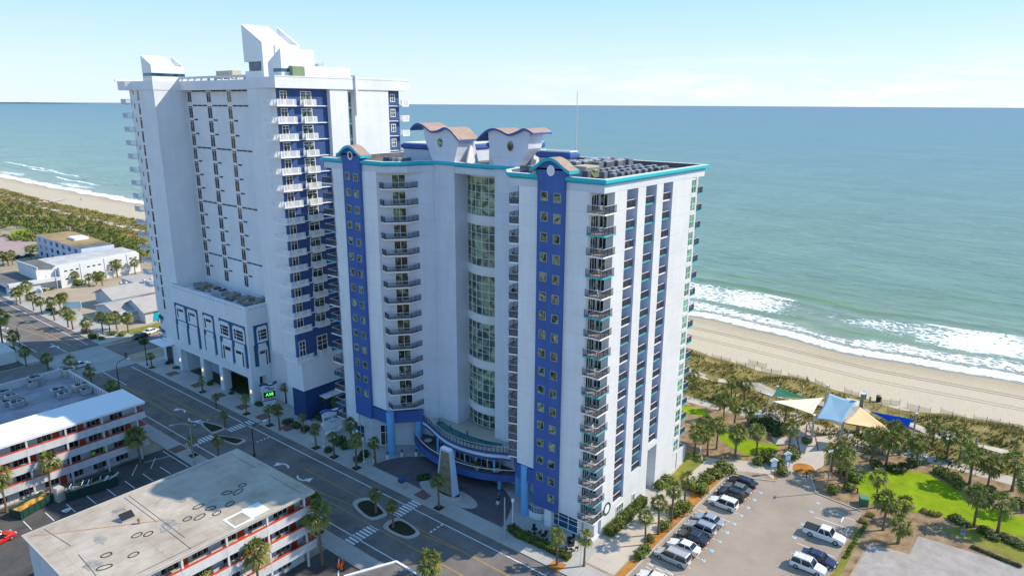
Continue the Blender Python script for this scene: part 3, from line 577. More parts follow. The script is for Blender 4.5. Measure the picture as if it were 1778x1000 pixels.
for k in range(17): mb.box(103.3,105.1,45.97,46.6,FL[k]-.45,FL[k]+.12)
H2w = mb.obj('wall', [M['stucco'], M['lilac'], M['grey_lilac']], H2, True)
mb = MB()                                                            # linings of the south balcony recesses, bluish shade put into their colour
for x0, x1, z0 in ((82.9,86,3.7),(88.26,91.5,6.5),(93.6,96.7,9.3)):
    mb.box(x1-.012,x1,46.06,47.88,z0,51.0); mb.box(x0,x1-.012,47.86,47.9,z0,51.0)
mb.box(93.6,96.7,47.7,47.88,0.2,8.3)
mb.obj('recess_shade_lining', M['grey_lilac'], H2, True)
for y0, y1, z0 in ((48.26,51.8,3.15),(56.15,59.72,8.65)):
    for a, c in ((y0,y1),(my(y1),my(y0))): mb = MB(); mb.box(76.95,77.36,a,c,z0,51.1); mb.obj('facade_panel', M['panel'], H2, True)
# roof slab, fascia and turquoise cornice
half = [(77,89.6),(76.95,87.95),(79.9,85.4),(82.6,84.9),(84.5,83.5)]
out = [(77,46),(107.9,46),(107.9,103.3),(77,103.3)]+half+mp(half)
mb = MB(); mb.prism(out, 51.08, 52.15, 0, top=1); mb.obj('roof_slab', [M['lilac'], M['roofgrey']], H2, True)
mb = MB(); mb.sweep(out, [(-.32,52.1),(.02,52.1),(.12,52.3),(.5,52.42),(.5,52.78),(.42,52.9),(-.32,52.9)], closed=True, mis=[0,0,0,0,0,1,2])
mb.obj('cornice', [M['teal'], M['white'], M['roofgrey']], H2, True)
# cobalt strips with arched heads
def wave_roof(mb, pts, th, x0, x1, me, mt):
    for (y0, z0), (y1, z1) in zip(pts, pts[1:]):
        mb.add([(x0,y0,z0-th),(x0,y1,z1-th),(x0,y1,z1),(x0,y0,z0),(x1,y0,z0-th),(x1,y1,z1-th),(x1,y1,z1),(x1,y0,z0)], [(0,1,2,3),(5,4,7,6),(4,5,1,0)], me)
        mb.add([(x0,y0,z0),(x0,y1,z1),(x1,y1,z1),(x1,y0,z0)], [(0,1,2,3)], mt)
    for (y, z) in (pts[0], pts[-1]): mb.add([(x0,y,z-th),(x0,y,z),(x1,y,z),(x1,y,z-th)], [(0,1,2,3)], me)
def open_spl(pts, n=6):
    q = [pts[0]]+list(pts)+[pts[-1]]; o_ = []
    for i in range(1, len(q)-2):
        p0, p1, p2, p3 = [Vector(a) for a in q[i-1:i+3]]
        for s in range(n):
            t = s/n; o_.append(tuple(.5*((2*p1)+(-p0+p2)*t+(2*p0-5*p1+4*p2-p3)*t*t+(-p0+3*p1-3*p2+p3)*t**3)))
    o_.append(tuple(pts[-1])); return o_
def discx(mb, x0, x1, y, z, ry, rz, n=20, mi=0):
    mb.prism_x([(y+ry*math.cos(2*math.pi*i/n), z+rz*math.sin(2*math.pi*i/n)) for i in range(n)], x0, x1, mi)
for s, c0, zb in ((1, 53.98, 3.12), (-1, my(53.98), 6.05)):
    ar = open_spl([(c0+3.25,53.72),(c0+2.4,54.12),(c0+1.2,54.95),(c0,55.3),(c0-1.2,54.95),(c0-2.4,54.12),(c0-3.25,53.72)], 4)
    head = [(c0-2.18,zb),(c0+2.18,zb),(c0+2.18,52.3),(c0+2.3,52.9),(c0+2.65,53.6),(c0+2.5,53.85)]+[(y,z-.25) for y, z in ar[2:-2]]+[(c0-2.5,53.85),(c0-2.65,53.6),(c0-2.3,52.9),(c0-2.18,52.3)]
    mb = MB()
    mb.prism_x(head, 76.42, 77.33)
    mb.prism_x([(c0-2.2,52.95),(c0+2.2,52.95),(c0+2.5,53.7),(c0+1.2,54.6),(c0,54.95),(c0-1.2,54.6),(c0-2.5,53.7)], 77.34, 78.2)
    st = mb.obj('blue_bay', M['blue'], H2, True)
    rf = MB(); wave_roof(rf, ar, .45, 75.95, 78.3, 0, 1); r_ = rf.obj('arched_roof', [M['teal'], M['terra']], H2, True)
    ow = MB(); discx(ow, 76.34, 76.42, c0, 53.55, .62, .72); w_ = ow.obj('round_window', M['white'], H2, True)
    og = MB(); discx(og, 76.31, 76.345, c0-.05, 53.6, .42, .5); g_ = og.obj('pane', M['glass'] if s < 0 else M['panel'], w_)
    # square windows, two columns
    for col in (0, 1):
        yc = c0 + (.98 if col == 0 else -1.14)*(s if s > 0 else 1)
        for k in range(0 if (s > 0 and col == 1) else 1, 17):
            if s < 0 and k < 2: continue
            door_at('window', (76.42, yc+.58), (76.42, yc-.58), FL[k]+1.02-(.12 if col else 0), 1.26, H2, .05, 1, 'galv', 'wglass', .07)
# twin shafts with wave roofs
W1 = [(88.5,58.0),(87.6,58.7),(86.5,58.95),(85.1,58.5),(83.7,57.75),(82.2,57.9),(80.6,58.4),(79.4,58.05),(78.3,57.2),(77.45,56.5)]
W2 = [(73.7,56.7),(72.9,57.35),(71.6,58.2),(70.1,58.5),(68.6,58.15),(67.35,57.72),(66,58.05),(64.5,58.6),(63.6,58.45),(62.7,58.0)]
for wv, y0, y1, tl, tr, oy in ((W1,83.6,79.0,86.1,77.9,82.0),(W2,70.32,65.7,71.9,63.5,67.2)):
    wv = open_spl(wv, 4); top = [(y, z-.3) for y, z in wv if tr <= y <= tl]
    side_l = [(y0,6.4),(y0,52.5),(y0+(tl-y0)*.35,54.2),(y0+(tl-y0)*.75,56.3)]; side_r = [(y1+(tr-y1)*.8,55.6),(y1+(tr-y1)*.3,53.8),(y1,52.5),(y1,6.4)]
    mb = MB(); mb.prism_x([(y+(.04 if y > (y0+y1)/2 else -.04), z) for y, z in side_l+top+side_r], 84.4, 85.4, 0)
    mb.prism_x([(y0,52.2)]+side_l[1:]+top+side_r[:-1]+[(y1,52.2)], 85.41, 87.9, 0)
    mb.prism_y([(87.9,52.2),(90.2,52.2),(89.0,56.2),(88.6,54.4),(88.3,54.4)], y1-.35, y1+.1); mb.prism_y([(86.2,52.2),(88.6,52.2),(87.7,55.4),(87.2,55.4)], y1-1.1, y1-.8, 1)
    mb.obj('shaft', [M['lilac'], M['white']], H2, True)
    rf = MB(); wave_roof(rf, wv, .32, 83.9, 88.9, 0, 1); rf.obj('wave_roof', [M['blue'], M['terra']], H2, True)
    ow = MB(); discx(ow, 84.33, 84.41, oy, 55.9, .68, .85); w_ = ow.obj('round_window', M['grey_lilac'], H2, True); og = MB(); discx(og, 84.30, 84.34, oy, 55.9, .56, .73); og.obj('pane', M['wglass'], w_)
# glazed stair front between the shafts: six curved blocks
for (z0, z1, rows) in ((44.3,50.6,5),(35.75,42.7,5),(27.25,34.2,5),(19.0,25.85,5),(10.45,17.5,5),(6.6,9.1,2)):
    gl = MB(); fr = MB(); n = 6; pts = []
    for i in range(n+1):
        f = i/n; y = 78.9-8.5*f; pts.append((87.55-1.25*math.sin(math.pi*f), y))
    for a, c in zip(pts, pts[1:]): gl.add([(*a,z0),(*c,z0),(*c,z1),(*a,z1)], [(0,1,2,3)])
    for q in pts: fr.rbox((q[0]-.03, q[1], z0), .12, .10, z1-z0)
    for r in range(rows+1):
        z = z0+(z1-z0)*r/rows
        for a, c in zip(pts, pts[1:]): fr.rbox(((a[0]+c[0])/2-.03, (a[1]+c[1])/2, z-.05), math.hypot(c[0]-a[0], c[1]-a[1]), .1, .09, math.atan2(c[1]-a[1], c[0]-a[0]))
    f_ = fr.obj('curtain_wall', M['railgrey'], H2, True); gl.obj('pane', M['cglass'], f_)
mb = MB()
n = 10; cv = [(87.45-1.25*math.sin(math.pi*i/n), 78.98-8.64*i/n) for i in range(n+1)]
for z0, z1 in ((50.6,51.07),(42.7,44.3),(34.2,35.75),(25.85,27.25),(17.5,19.0),(9.1,10.45)): mb.prism([(x-.1, y) for x, y in cv]+[(87.75,70.33),(87.75,78.98)], z0, z1)
mb.obj('curved_spandrel', M['stucco'], H2, True)
# bay balconies on the splayed walls
P0, P1, P2, P3 = (77.36,89.45), (76.9,87.95), (79.9,85.42), (82.4,85.38)
def bay_slab(mirror):
    poly = [P0,P1,P2,P3]; poly = mp(poly) if mirror else poly; mb = MB(); mb.prism(poly, -.2, 0, 0, top=1); return mb
def bay_rail(mirror):
    q = [(77.42,89.35),(77.02,87.95),(79.96,85.52),(82.3,85.48)]; q = mp(q) if mirror else q; mb = MB(); railing(mb, q, 0); return mb
for mirror in (False, True):
    s0 = bay_slab(mirror).obj('bay_balcony', [M['white'], M['concrete']], H2); r0 = bay_rail(mirror).obj('railing', [M['rail'], M['railgrey']], s0)
    for k in range(2, 17):
        z = FL[k]
        if k == 2: s = s0
        else: s = inst(s0, 'bay_balcony', H2); inst(r0, 'railing', s)
        s.location = (-77, -YC, z)
        a, c = (79.04,88.22), (80.8,86.74)
        if mirror: a, c = (c[0], my(c[1])), (a[0], my(a[1]))
        door_at('sliding_door', a, c, z+.05, 2.15, H2, .06, 2)
# corner balconies at both street corners
for mirror in (False, True):
    poly = [(76.6,48.26),(79.7,48.26),(79.7,45.55),(76.6,45.55)]; rl = [(76.68,48.2),(76.68,45.63),(79.62,45.63)]
    if mirror: poly = mp(poly); rl = mp(rl)
    mb = MB(); mb.prism(poly, -.2, 0, 0, top=1); s0 = mb.obj('corner_balcony', [M['white'], M['concrete']], H2); st_ = mb.mesh('corner_balcony', [M['teal'], M['concrete']])
    mb = MB(); railing(mb, rl, 0); r0 = mb.obj('railing', [M['rail'], M['railgrey']], s0)
    for k in range(0, 17):
        if k == 0: s = s0
        else: s = inst(s0, 'corner_balcony', H2); inst(r0, 'railing', s)
        if k % 2 == 1: s.data = st_
        s.location = (-77, -YC, FL[k])
        if not mirror: door_at('balcony_door', (79.7,48.2), (79.7,47.0), FL[k]+.03, 2.2, H2, .06, 2); door_at('balcony_door', (77.5,48.26), (79.4,48.26), FL[k]+.03, 2.2, H2, .06, 3)
# recessed south balconies in three tall slots
for ci, (x0, x1, k0) in enumerate(((82.9,86,0),(88.26,91.5,1),(93.6,96.7,2))):
    mb = MB(); mb.prism([(x0+.01,46.3),(x1-.02,46.3),(x1-.02,47.84),(x0+.01,47.84)],-.2,0,0,top=1); s0 = mb.obj('recessed_balcony', [M['white'], M['concrete']], H2); st_ = mb.mesh('recessed_balcony', [M['teal'], M['concrete']])
    mb = MB(); railing(mb, [(x0+.04,46.36),(x1-.05,46.36)], 0); r0 = mb.obj('railing', [M['rail'], M['white']], s0)
    for k in range(k0, 17):
        if k == k0: s = s0
        else: s = inst(s0, 'recessed_balcony', H2); inst(r0, 'railing', s)
        if k % 2 == 1: s.data = st_
        s.location = (-77, -YC, FL[k])
# green end windows and seaward balconies
mb = MB(); mb.box(105.6,107.5,45.9,49,-.18,0); s0 = mb.obj('balcony', M['white'], H2); st_ = mb.mesh('balcony', M['teal'])
mb = MB(); railing(mb, [(105.66,45.98),(107.42,45.98),(107.42,49)], 0); r0 = mb.obj('railing', [M['rail'], M['railgrey']], s0)
for k in range(17):
    door_at('tall_window', (103.32,46.12), (105.08,46.12), FL[k]+.14, 2.2, H2, .08, 2, 'white', 'gglass', .08, (1.05,))
    if k > 0:
        if k == 1: s = s0
        else: s = inst(s0, 'balcony', H2); inst(r0, 'railing', s)
        if k % 2 == 1: s.data = st_
        s.location = (-77, -YC, FL[k])
# penthouses on the roof
for x0, x1, y0, y1, h in ((88.5,104,83.8,95.2,55.2),(91.5,97,70.4,77.5,56.0),(86.4,88.2,57.7,63.3,55.3)):
    mb = MB(); mb.box(x0,x1,y0,y1,52.15,h); mb.sweep([(x0,y0),(x1,y0),(x1,y1),(x0,y1)], [(.01,h-1.0),(.35,h-.75),(.35,h-.3),(.01,h-.1)], 1, True); mb.sweep([(x0,y0),(x1,y0),(x1,y1),(x0,y1)], [(-.2,h),(.12,h),(.12,h+.15),(-.2,h+.15)], 2, True)
    mb.obj('penthouse', [M['white'] if y0 == 70.4 else M['lilac'], M['blue'], M['white']], H2, True)
mb = MB(); mb.cyl(94.5,62.0,52.15,64.0,.09,.05,6); mb.obj('flag_mast', M['railgrey'], H2, True)
# base: blue band, round columns, entrance, shop windows
mb = MB()
bp_ = [(76.85,97.5),(76.85,89.5),(81.2,85.6),(81.6,85.0)]
mb.sweep(bp_, [(-.5,6.06),(0,6.06),(0,8.35),(-.5,8.35)]); mb.obj('blue_band', M['blue'], H2, True); mb = MB(); mb.sweep(mp(bp_), [(-.5,6.06),(0,6.06),(0,8.35),(-.5,8.35)])
mb.obj('blue_band', M['blue'], H2, True); mb = MB(); mb.box(76.7,77.6,54.0,56.16,3.1,6.05); mb.obj('blue_pier', M['blue'], H2, True)
for x, y in ((76.95,88.6),(77.3,58.3),(81.5,86.2),(81.4,62.6)):
    mb = MB(); mb.cyl(x,y,.1,8.5 if x < 79 else 6.1,.72,.72,20); mb.obj('round_column', M['skyblue'], H2, True, smooth=False)
e_ = door_at('entrance_door', (78.2,93.04), (80.1,90.85), .15, 4.2, H2, .08, 3, 'white', 'dglass', .14, (2.6,))
door_at('shop_window', (77.58,53.85), (77.58,48.6), .35, 2.65, H2, .1, 3, 'white', 'bglass', .12, (1.1,1.9))
door_at('shop_window', (77.18,100.9), (77.18,96.2), .3, 3.2, H2, .1, 4, 'railgrey', 'bglass', .1, (1.5,))
door_at('shop_window', (84.0,45.99), (86.2,45.99), .6, 2.2, H2, .06, 3, 'white', 'gglass', .1, (1.1,))
door_at('shop_window', (88.9,45.99), (89.9,45.99), 1.3, 1.3, H2, .06, 1, 'white', 'gglass', .1)
mb = MB(); mb.box(76.6,77.5,52.9,54.1,.1,3.6); mb.box(76.9,77.6,99.2,100.2,.1,3.0); mb.obj('pillar', M['panel'], H2, True)
# sea-side single-storey annex
mb = MB(); mb.box(105.62,109.2,46.3,56,0,3.0,0); mb.box(105.9,108.9,46.6,55.7,3.0,3.03,1); mb.obj('annex', [M['stucco'], M['roofgrey']], H2, True)
# ring emblem on the south wall, a dark green disc with a pale figure
mb = MB()
def ringy(x, z, r, w, y0, y1, mi, n=28): mb.add([(x+rr*math.cos(2*math.pi*i/n), y, z+rr*math.sin(2*math.pi*i/n)) for rr in (r-w, r) for y in (y0, y1) for i in range(n)],
    [(i+a, (i+1)%n+a, (i+1)%n+b_, i+b_) for i in range(n) for a, b_ in ((0,2*n),(2*n,3*n),(3*n,n),(n,0))], mi)
ringy(81.2,3.9,1.0,.25,45.9,45.99,0); mb.prism_y([(80.75,3.3),(81.0,4.2),(81.2,4.45),(81.4,4.2),(81.65,3.3),(81.2,3.5)], 45.93, 45.985, 1); ringy(81.2,3.9,.72,.72,45.96,45.99,1)
mb.obj('ring_emblem', [mat('emblem_green', (.01,.09,.05), .1), M['white']], H2, True)
# pool deck and terrace above the forecourt
up = [(81.6,85.2),(81.2,83.4),(80.0,80.2),(79.0,77.2),(78.6,74.0),(78.9,71.0),(79.7,68.2),(81.0,65.7),(81.4,64.5)]
lo_ = [(82.4,88.0),(80.9,86.4),(79.4,83.8),(78.2,80.6),(77.6,77.2),(77.5,73.6),(78.0,70.3),(79.2,67.0),(81.2,63.8),(82.0,62.8)]
us, ls = open_spl(up, 4), open_spl(lo_, 4)
mb = MB(); mb.prism(us+[(84.5,65.4),(87.9,66),(87.9,84),(84.5,84)], 5.55, 6.25, 0, top=1); mb.sweep(us, [(-.1,6.25),(.16,6.2),(.16,6.5),(-.1,6.5)], 2); mb.sweep(us, [(0,5.2),(.1,5.2),(.1,5.56),(0,5.56)], 2)
mb.obj('pool_deck', [M['panel'], M['concrete2'], M['blue']], H2, True)
mb = MB(); railing(mb, us, 6.5, 1.15, .5, .05); mb.obj('pool_railing', [M['rail'], M['railgrey']], H2, True)
pw = [(83.3,82.6),(82.0,82.4),(80.9,80.6),(80.2,77.0),(80.0,73.6),(80.6,70.2),(81.7,68.4),(83.0,67.6),(83.8,68.2),(82.9,71),(82.5,75),(82.9,79.4),(83.6,82)]
mb = MB(); mb.sweep(blob(pw,3), [(-.02,6.24),(.28,6.24),(.28,6.36),(-.02,6.36)], 1, True); mb.sheet(blob(pw,3), 6.3, 0); mb.obj('pool', [mat('pool_water', (.01,.13,.13), .15, 1.2, .06, .5), M['concrete2']], H2, True)
mb = MB(); mb.prism(ls+[(84,62.8),(84,88)], 2.35, 2.75, 0, top=1); mb.sweep(ls, [(0,1.9),(.22,1.9),(.22,3.05),(0,3.05)], 0)
mb.obj('terrace', [M['blue'], M['pavers']], H2, True)
mb = MB(); railing(mb, ls, 2.95, .95, .5, .05, 0, 1, .1); mb.obj('terrace_railing', [M['rail'], M['white']], H2, True)
for a, c in zip(us[8:26:3], us[11:29:3]):
    door_at('terrace_window', (a[0]+1.2,a[1]), (c[0]+1.2,c[1]), 2.8, 2.4, H2, .06, 2, 'railgrey', 'dglass', .09, (1.5,))
mb = MB()
for x, y in ((79.4,79.2),(79.3,70.2),(80.4,67.2)): mb.cyl(x,y,2.75,5.6,.2,.2,10)
for x, y in ((80.6,84.4),(80.4,66.0)): mb.cyl(x,y,0,2.4,.35,.35,12)
mb.obj('terrace_column', M['skyblue'], H2, True)
# curved stair drum by the south column
mb = MB(); mb.prism([(78.6+1.7*math.cos(R(a)), 56.4+1.9*math.sin(R(a))) for a in range(100, 281, 15)]+[(80.4,54.6),(80.4,58.2)], .13, 1.25); mb.obj('stair_drum', M['panel'], H2, True)
mb = MB(); railing(mb, [(78.6+1.7*math.cos(R(a)), 56.4+1.9*math.sin(R(a))) for a in range(100, 281, 15)], 1.25, 1.0, .3, .04); mb.obj('stair_railing', [M['rail'], M['white']], H2, True)
# rooftop condensers
ac = thing('condenser_unit', 'x', 'condenser', (0,0,0))
mb = MB(); mb.box(-.45,.45,-.45,.45,.1,1.2); mb.box(-.5,.5,-.5,.5,0,.1); mb.obj('casing', M['acmetal'], ac); mb = MB(); mb.cyl(0,0,1.2,1.28,.4,.4,12); mb.box(-.46,.46,-.46,.46,1.16,1.21); mb.obj('fan_grille', M['actop'], ac)
first = [ac]
def condenser(x, y, z, label, group, s=1.0):
    if first: o = first.pop(); o.location = (x,y,z); o.scale = (s,s,s); o['label'] = label; o['group'] = group; return o
    return dup(ac, (x,y,z), rnd.uniform(-.05,.05), label, s, group)
ORD = ['first','second','third','fourth','fifth','sixth','seventh','eighth','ninth','tenth','eleventh','twelfth','thirteenth','fourteenth']
for r_, (y, z_, s_) in enumerate(((47.6,0,.9),(49.4,0,.95),(51.4,0,1.0),(54.6,.5,1.45),(56.8,.5,1.55),(59.6,0,1.3))):
    for i in range((10,9,9,7,7,6)[r_]):
        x = 81.5+1.75*i+(.8 if r_ % 2 else 0)+rnd.uniform(-.2,.2)+(5 if r_ > 2 else 0)
        if r_ == 3 and i < 1: continue
        condenser(x, y+rnd.uniform(-.25,.25), 52.15, 'rooftop condenser, %s from the street in the %s row behind the south parapet' % (ORD[i], ORD[r_]), 'condensers on the near hotel roof', s_)
for i in range(9):
    condenser(79.6+.9*(i%3)+rnd.uniform(-.1,.1), 86.8+1.5*(i//3), 52.15, 'dark condenser behind the far cobalt arch of the near hotel, %s in the %s row' % (ORD[i%3], ORD[i//3]), 'condensers by the far arch', 1.05)
for i in range(5):
    condenser(82.2+1.2*i, 61.6+.5*(i%2), 52.15, 'dark condenser behind the splayed cornice by the right wave roof, %s from the edge' % ORD[i], 'condensers by the right wave roof')
t = thing('rooftop_air_handler', 'cream air handler with a sloped green hood on the near hotel roof', 'air handler', (83.4,53.0,52.15))
mb = MB(); mb.box(-1.6,1.6,-1.2,1.2,.2,1.7); mb.obj('casing', M['acbeige'], t); mb = MB(); mb.prism_x([(-1.2,.3),(-2.3,.3),(-1.2,1.5)], -1.4, 1.4); mb.obj('hood', mat('olive_hood', (.13,.16,.07), .2), t)

# chairs out on the balconies
chair_me = MB()
for sx_ in (-.2,.2):
    for sy_ in (-.2,.2): chair_me.box(sx_-.025,sx_+.025,sy_-.025,sy_+.025,0,.42)
chair_me.box(-.24,.24,-.24,.24,.42,.47); chair_me.box(-.24,.24,.2,.25,.47,.95); chair_me.box(-.28,-.24,-.2,.2,.62,.66); chair_me.box(.24,.28,-.2,.2,.62,.66)
chm = [chair_me.mesh('balcony_chair', mat('chair_tan', (.40,.31,.20), .15)), chair_me.mesh('balcony_chair', mat('chair_dark', (.09,.08,.08), .2)), chair_me.mesh('balcony_chair', mat('chair_pale', (.5,.48,.45), .1))]
def chair(x, y, z, label, group):
    o = bpy.data.objects.new('balcony_chair', chm[rnd.choice((0,0,1,2))]); COL.objects.link(o); o.location = (x,y,z+.002); o.rotation_euler.z = rnd.uniform(-.8,.8); tag(o, label, 'chair', group)
FN = ['lowest']+[q for q in ORD[1:]]+['fifteenth','sixteenth','top']
for k in range(17):
    for ci, (x0, x1, k0) in enumerate(((82.9,86,0),(88.26,91.5,1),(93.6,96.7,2))):
        if k >= k0:
            for j, x in enumerate((x0+.8, x0+1.9)): chair(x+rnd.uniform(-.15,.15), 46.75, FL[k], '%s chair on the %s floor balcony of the %s slot in the sunlit hotel wall' % (('left','right')[j], FN[k], ('left','middle','right')[ci]), 'chairs on the south balconies')
    chair(77.6, 46.6, FL[k], 'chair on the %s floor corner balcony at the sunlit hotel corner' % FN[k], 'chairs on the corner balconies')
    if k > 1:
        chair(79.0, 87.1, FL[k], 'chair on the %s floor balcony of the left splayed bay' % FN[k], 'chairs on the bay balconies'); chair(79.2, my(87.0), FL[k], 'chair on the %s floor balcony of the right splayed bay' % FN[k], 'chairs on the bay balconies')
# ---------------------------------------------------------------- farther hotel: taller white tower, slanted fins, podium on the street
H1 = thing('hotel', 'taller white hotel tower with slanted roof fins and a navy corner', 'hotel', (77, 140, 0))
S1 = [61.62-3.033*k for k in range(15)]
M['stucco1'] = mat('white_tower_stucco', (.74,.75,.765), .05, .2, .85, .2, streak=.05, bump=.12, bsc=5, joint=[(2,3.033,1.0,.05,.10)])
mb = MB()
core = [(75.4,113.0),(85.7,113.0),(85.7,112.0),(89.95,112.0),(89.95,112.8),(91.4,112.8),(91.4,112.0),(100.3,112.0),(100.3,113.0),(104.0,113.0),(104.0,169.8),(74.6,169.8),(74.6,162.0),(74.4,161.9),(74.4,157.8),(81.7,157.8),(81.7,127.9),(78.3,127.9),(78.3,122.2),(75.4,122.2)]
mb.prism(core, 13.0, 64.6, 0)
mb.prism([(78.3,113),(103.8,113),(103.8,169.6),(74.8,169.6),(74.6,157.8),(81.7,157.8),(81.7,127.9),(78.3,127.9)], 0, 13.0, 0)
mb.obj('wall', M['stucco1'], H1, True)
mb = MB(); mb.prism([(73.9,111.7),(106.0,111.7),(106.0,172.0),(72.9,171.4),(73.3,168.6),(74.5,168),(74.5,162),(74.3,161.9),(74.3,157.7),(80.3,157.7),(80.3,127.9),(78.25,127.9),(78.25,122.1),(75.3,122.1),(75.3,115.9),(73.9,115.9)], 64.62, 66.55, 0, top=1)
mb.sweep([(85.8,111.7),(106.0,111.7),(106.0,172.0),(72.6,172.0)], [(-.3,66.5),(0,66.5),(0,67.0),(-.3,67.0)]); mb.sweep([(73.9,111.7),(85.8,111.7)], [(-.3,66.5),(0,66.5),(0,66.75),(-.3,66.75)])
mb.box(91.45,92.0,111.35,112.6,60,67.3); mb.obj('roof_slab', [M['stucco1'], M['rooflight']], H1, True)
mb = MB()                                                            # open parapet beam over the window wall
mb.box(80.3,80.7,127.9,157.7,67.0,67.45)
for k in range(11): mb.box(80.3,80.7,129+2.75*k,129.5+2.75*k,66.56,67.0)
mb.obj('parapet_beam', M['stucco1'], H1, True)
# navy south-west face
mb = MB(); mb.box(75.36,85.68,112.9,112.99,13.05,64.6); mb.box(75.3,75.39,113.0,113.8,13.05,64.6); mb.box(100.32,104.05,112.9,112.99,6,64.6); mb.box(104.01,104.09,113.0,115,6,64.6)
mb.obj('navy_facing', mat('royal_navy_paint', (.045,.095,.25), .12, .3, .7, .3, streak=.1), H1, True)
mb = MB(); mb.box(85.69,89.9,111.94,112,6,64.6); mb.obj('facade_panel', M['stucco1'], H1, True); mb = MB(); mb.box(91.45,100.28,111.93,112,6,64.6); mb.obj('facade_panel', M['stucco1'], H1, True)
# white box and navy plinth at the corner
mb = MB(); mb.box(75.2,88,111.95,114.5,6.8,13.0,0); mb.box(75.2,78.2,114.5,117.2,6.8,13.0,0); mb.box(76.0,104,112.7,114.4,0,6.8,1); mb.box(76.0,78.2,114.4,117.0,0,6.8,1); mb.obj('corner_box', [M['panel'], M['navy']], H1, True)
mb = MB(); mb.box(79.3,90,110.6,112.69,4.2,4.5); mb.obj('canopy', M['white'], H1, True)
# slab lines, balconies and doors of the navy face
for z in S1:
    mb = MB(); mb.box(78.0,85.6,112.55,112.89,z-.16,z); mb.obj('floor_band', M['white'], H1, True); mb = MB(); mb.box(100.4,104.6,112.6,112.89,z-.14,z); mb.obj('floor_band', M['white'], H1, True)
rl = [(74.05,116.0),(74.05,111.68),(77.9,111.68)]
mb = MB(); mb.prism([(73.95,116.1),(73.95,111.58),(78.0,111.58),(78.0,112.88),(75.28,112.88),(75.28,116.1)], -.18, 0); c0 = mb.obj('corner_balcony', M['white'], H1); mb = MB(); railing(mb, rl, 0, 1.1, .2, .09, 0, 0); c1 = mb.obj('railing', M['white'], c0)
mb = MB(); mb.box(79.6,82.3,111.7,112.88,-.18,0); j0 = mb.obj('balcony', M['white'], H1); mb = MB(); railing(mb, [(79.66,112.85),(79.66,111.77),(82.24,111.77),(82.24,112.85)], 0, 1.1, .2, .09, 0, 0); j1 = mb.obj('railing', M['white'], j0)
mb = MB(); mb.box(104.1,106,112.0,114.6,-.18,0); e0 = mb.obj('balcony', M['white'], H1); mb = MB(); railing(mb, [(104.1,112.06),(105.95,112.06),(105.95,114.6)], 0, 1.1, .2, .09, 0, 0); e1 = mb.obj('railing', M['white'], e0)
mb = MB(); mb.box(73.3,74.58,169.4,171.9,-.18,0); n0 = mb.obj('balcony', M['white'], H1); mb = MB(); railing(mb, [(74.5,169.46),(73.36,169.46),(73.36,171.8)], 0, 1.1, .2, .06, 0, 0); n1 = mb.obj('railing', M['railgrey'], n0)
for k, z in enumerate(S1):
    for s_, r_, nm in ((c0,c1,'corner_balcony'),(j0,j1,'balcony'),(e0,e1,'balcony'),(n0,n1,'balcony')):
        if k == 0: s = s_
        else: s = inst(s_, nm, H1); inst(r_, 'railing', s)
        s.location = (-77, -140, z)
    door_at('balcony_door', (75.45,112.9), (76.9,112.9), z+.03, 2.5, H1, .06, 2, 'white', 'dglass', .1, (1.95,))
    door_at('balcony_door', (79.75,112.9), (82.15,112.9), z+.03, 2.5, H1, .06, 2, 'white', 'glass', .12, (1.95,))
    door_at('window', (101.6,112.9), (102.9,112.9), z+.75, 1.6, H1, .06, 2, 'white', 'glass', .12, (.75,))
    door_at('stair_window', (90.0,112.8), (91.38,112.8), z-.35, 2.9, H1, .06, 2, 'railgrey', 'gglass', .09, (.35,.75))
for x0, x1 in ((75.5,77.0),(79.7,82.2)): door_at('balcony_door', (x0,112.9), (x1,112.9), 13.06, 3.9, H1, .06, 2, 'white', 'dglass', .12, (1.9,2.8))
s = inst(c0, 'corner_balcony', H1, (-77,-140,13.2)); inst(c1, 'railing', s); s = inst(j0, 'balcony', H1, (-77,-140,13.2)); inst(j1, 'railing', s)
# window wall in the recess: three tall columns and dark slots
for j in range(15):
    zt = 64.44-3.04*j
    for c, (ya, yb) in enumerate(((157.6,155.8),(149.5,147.6),(141.2,139.5))):
        if zt < 23: continue
        door_at('window', (81.7,ya), (81.7,yb), zt-2.75 if j else zt-2.4, 2.7 if j else 2.35, H1, .05, 2, 'white', 'dglass', .09, (2.25,) if j else ())
        full = j % 4 in (0, 1) if j < 2 else j % 4 == 0
        for q in range(3 if full else 1):
            mb = MB(); y1 = yb-.35-2.05*q; mb.box(81.60,81.71,y1-(1.7 if full else 1.35),y1,zt-.12,zt+.16); mb.obj('slot_vent', M['black'], H1, True)
# windows of the narrow west end
for j in range(17):
    zt = 64.9-3.03*j
    if zt < 9: continue
    door_at('window', (74.6,166.2), (74.6,165.1), zt-2.6, 2.6, H1, .05, 1, 'white', 'dglass', .08, (2.0,))
    if zt > 17: door_at('window', (74.6,168.2), (74.6,167.5), zt-1.3, 1.2, H1, .05, 1, 'white', 'dglass', .08)
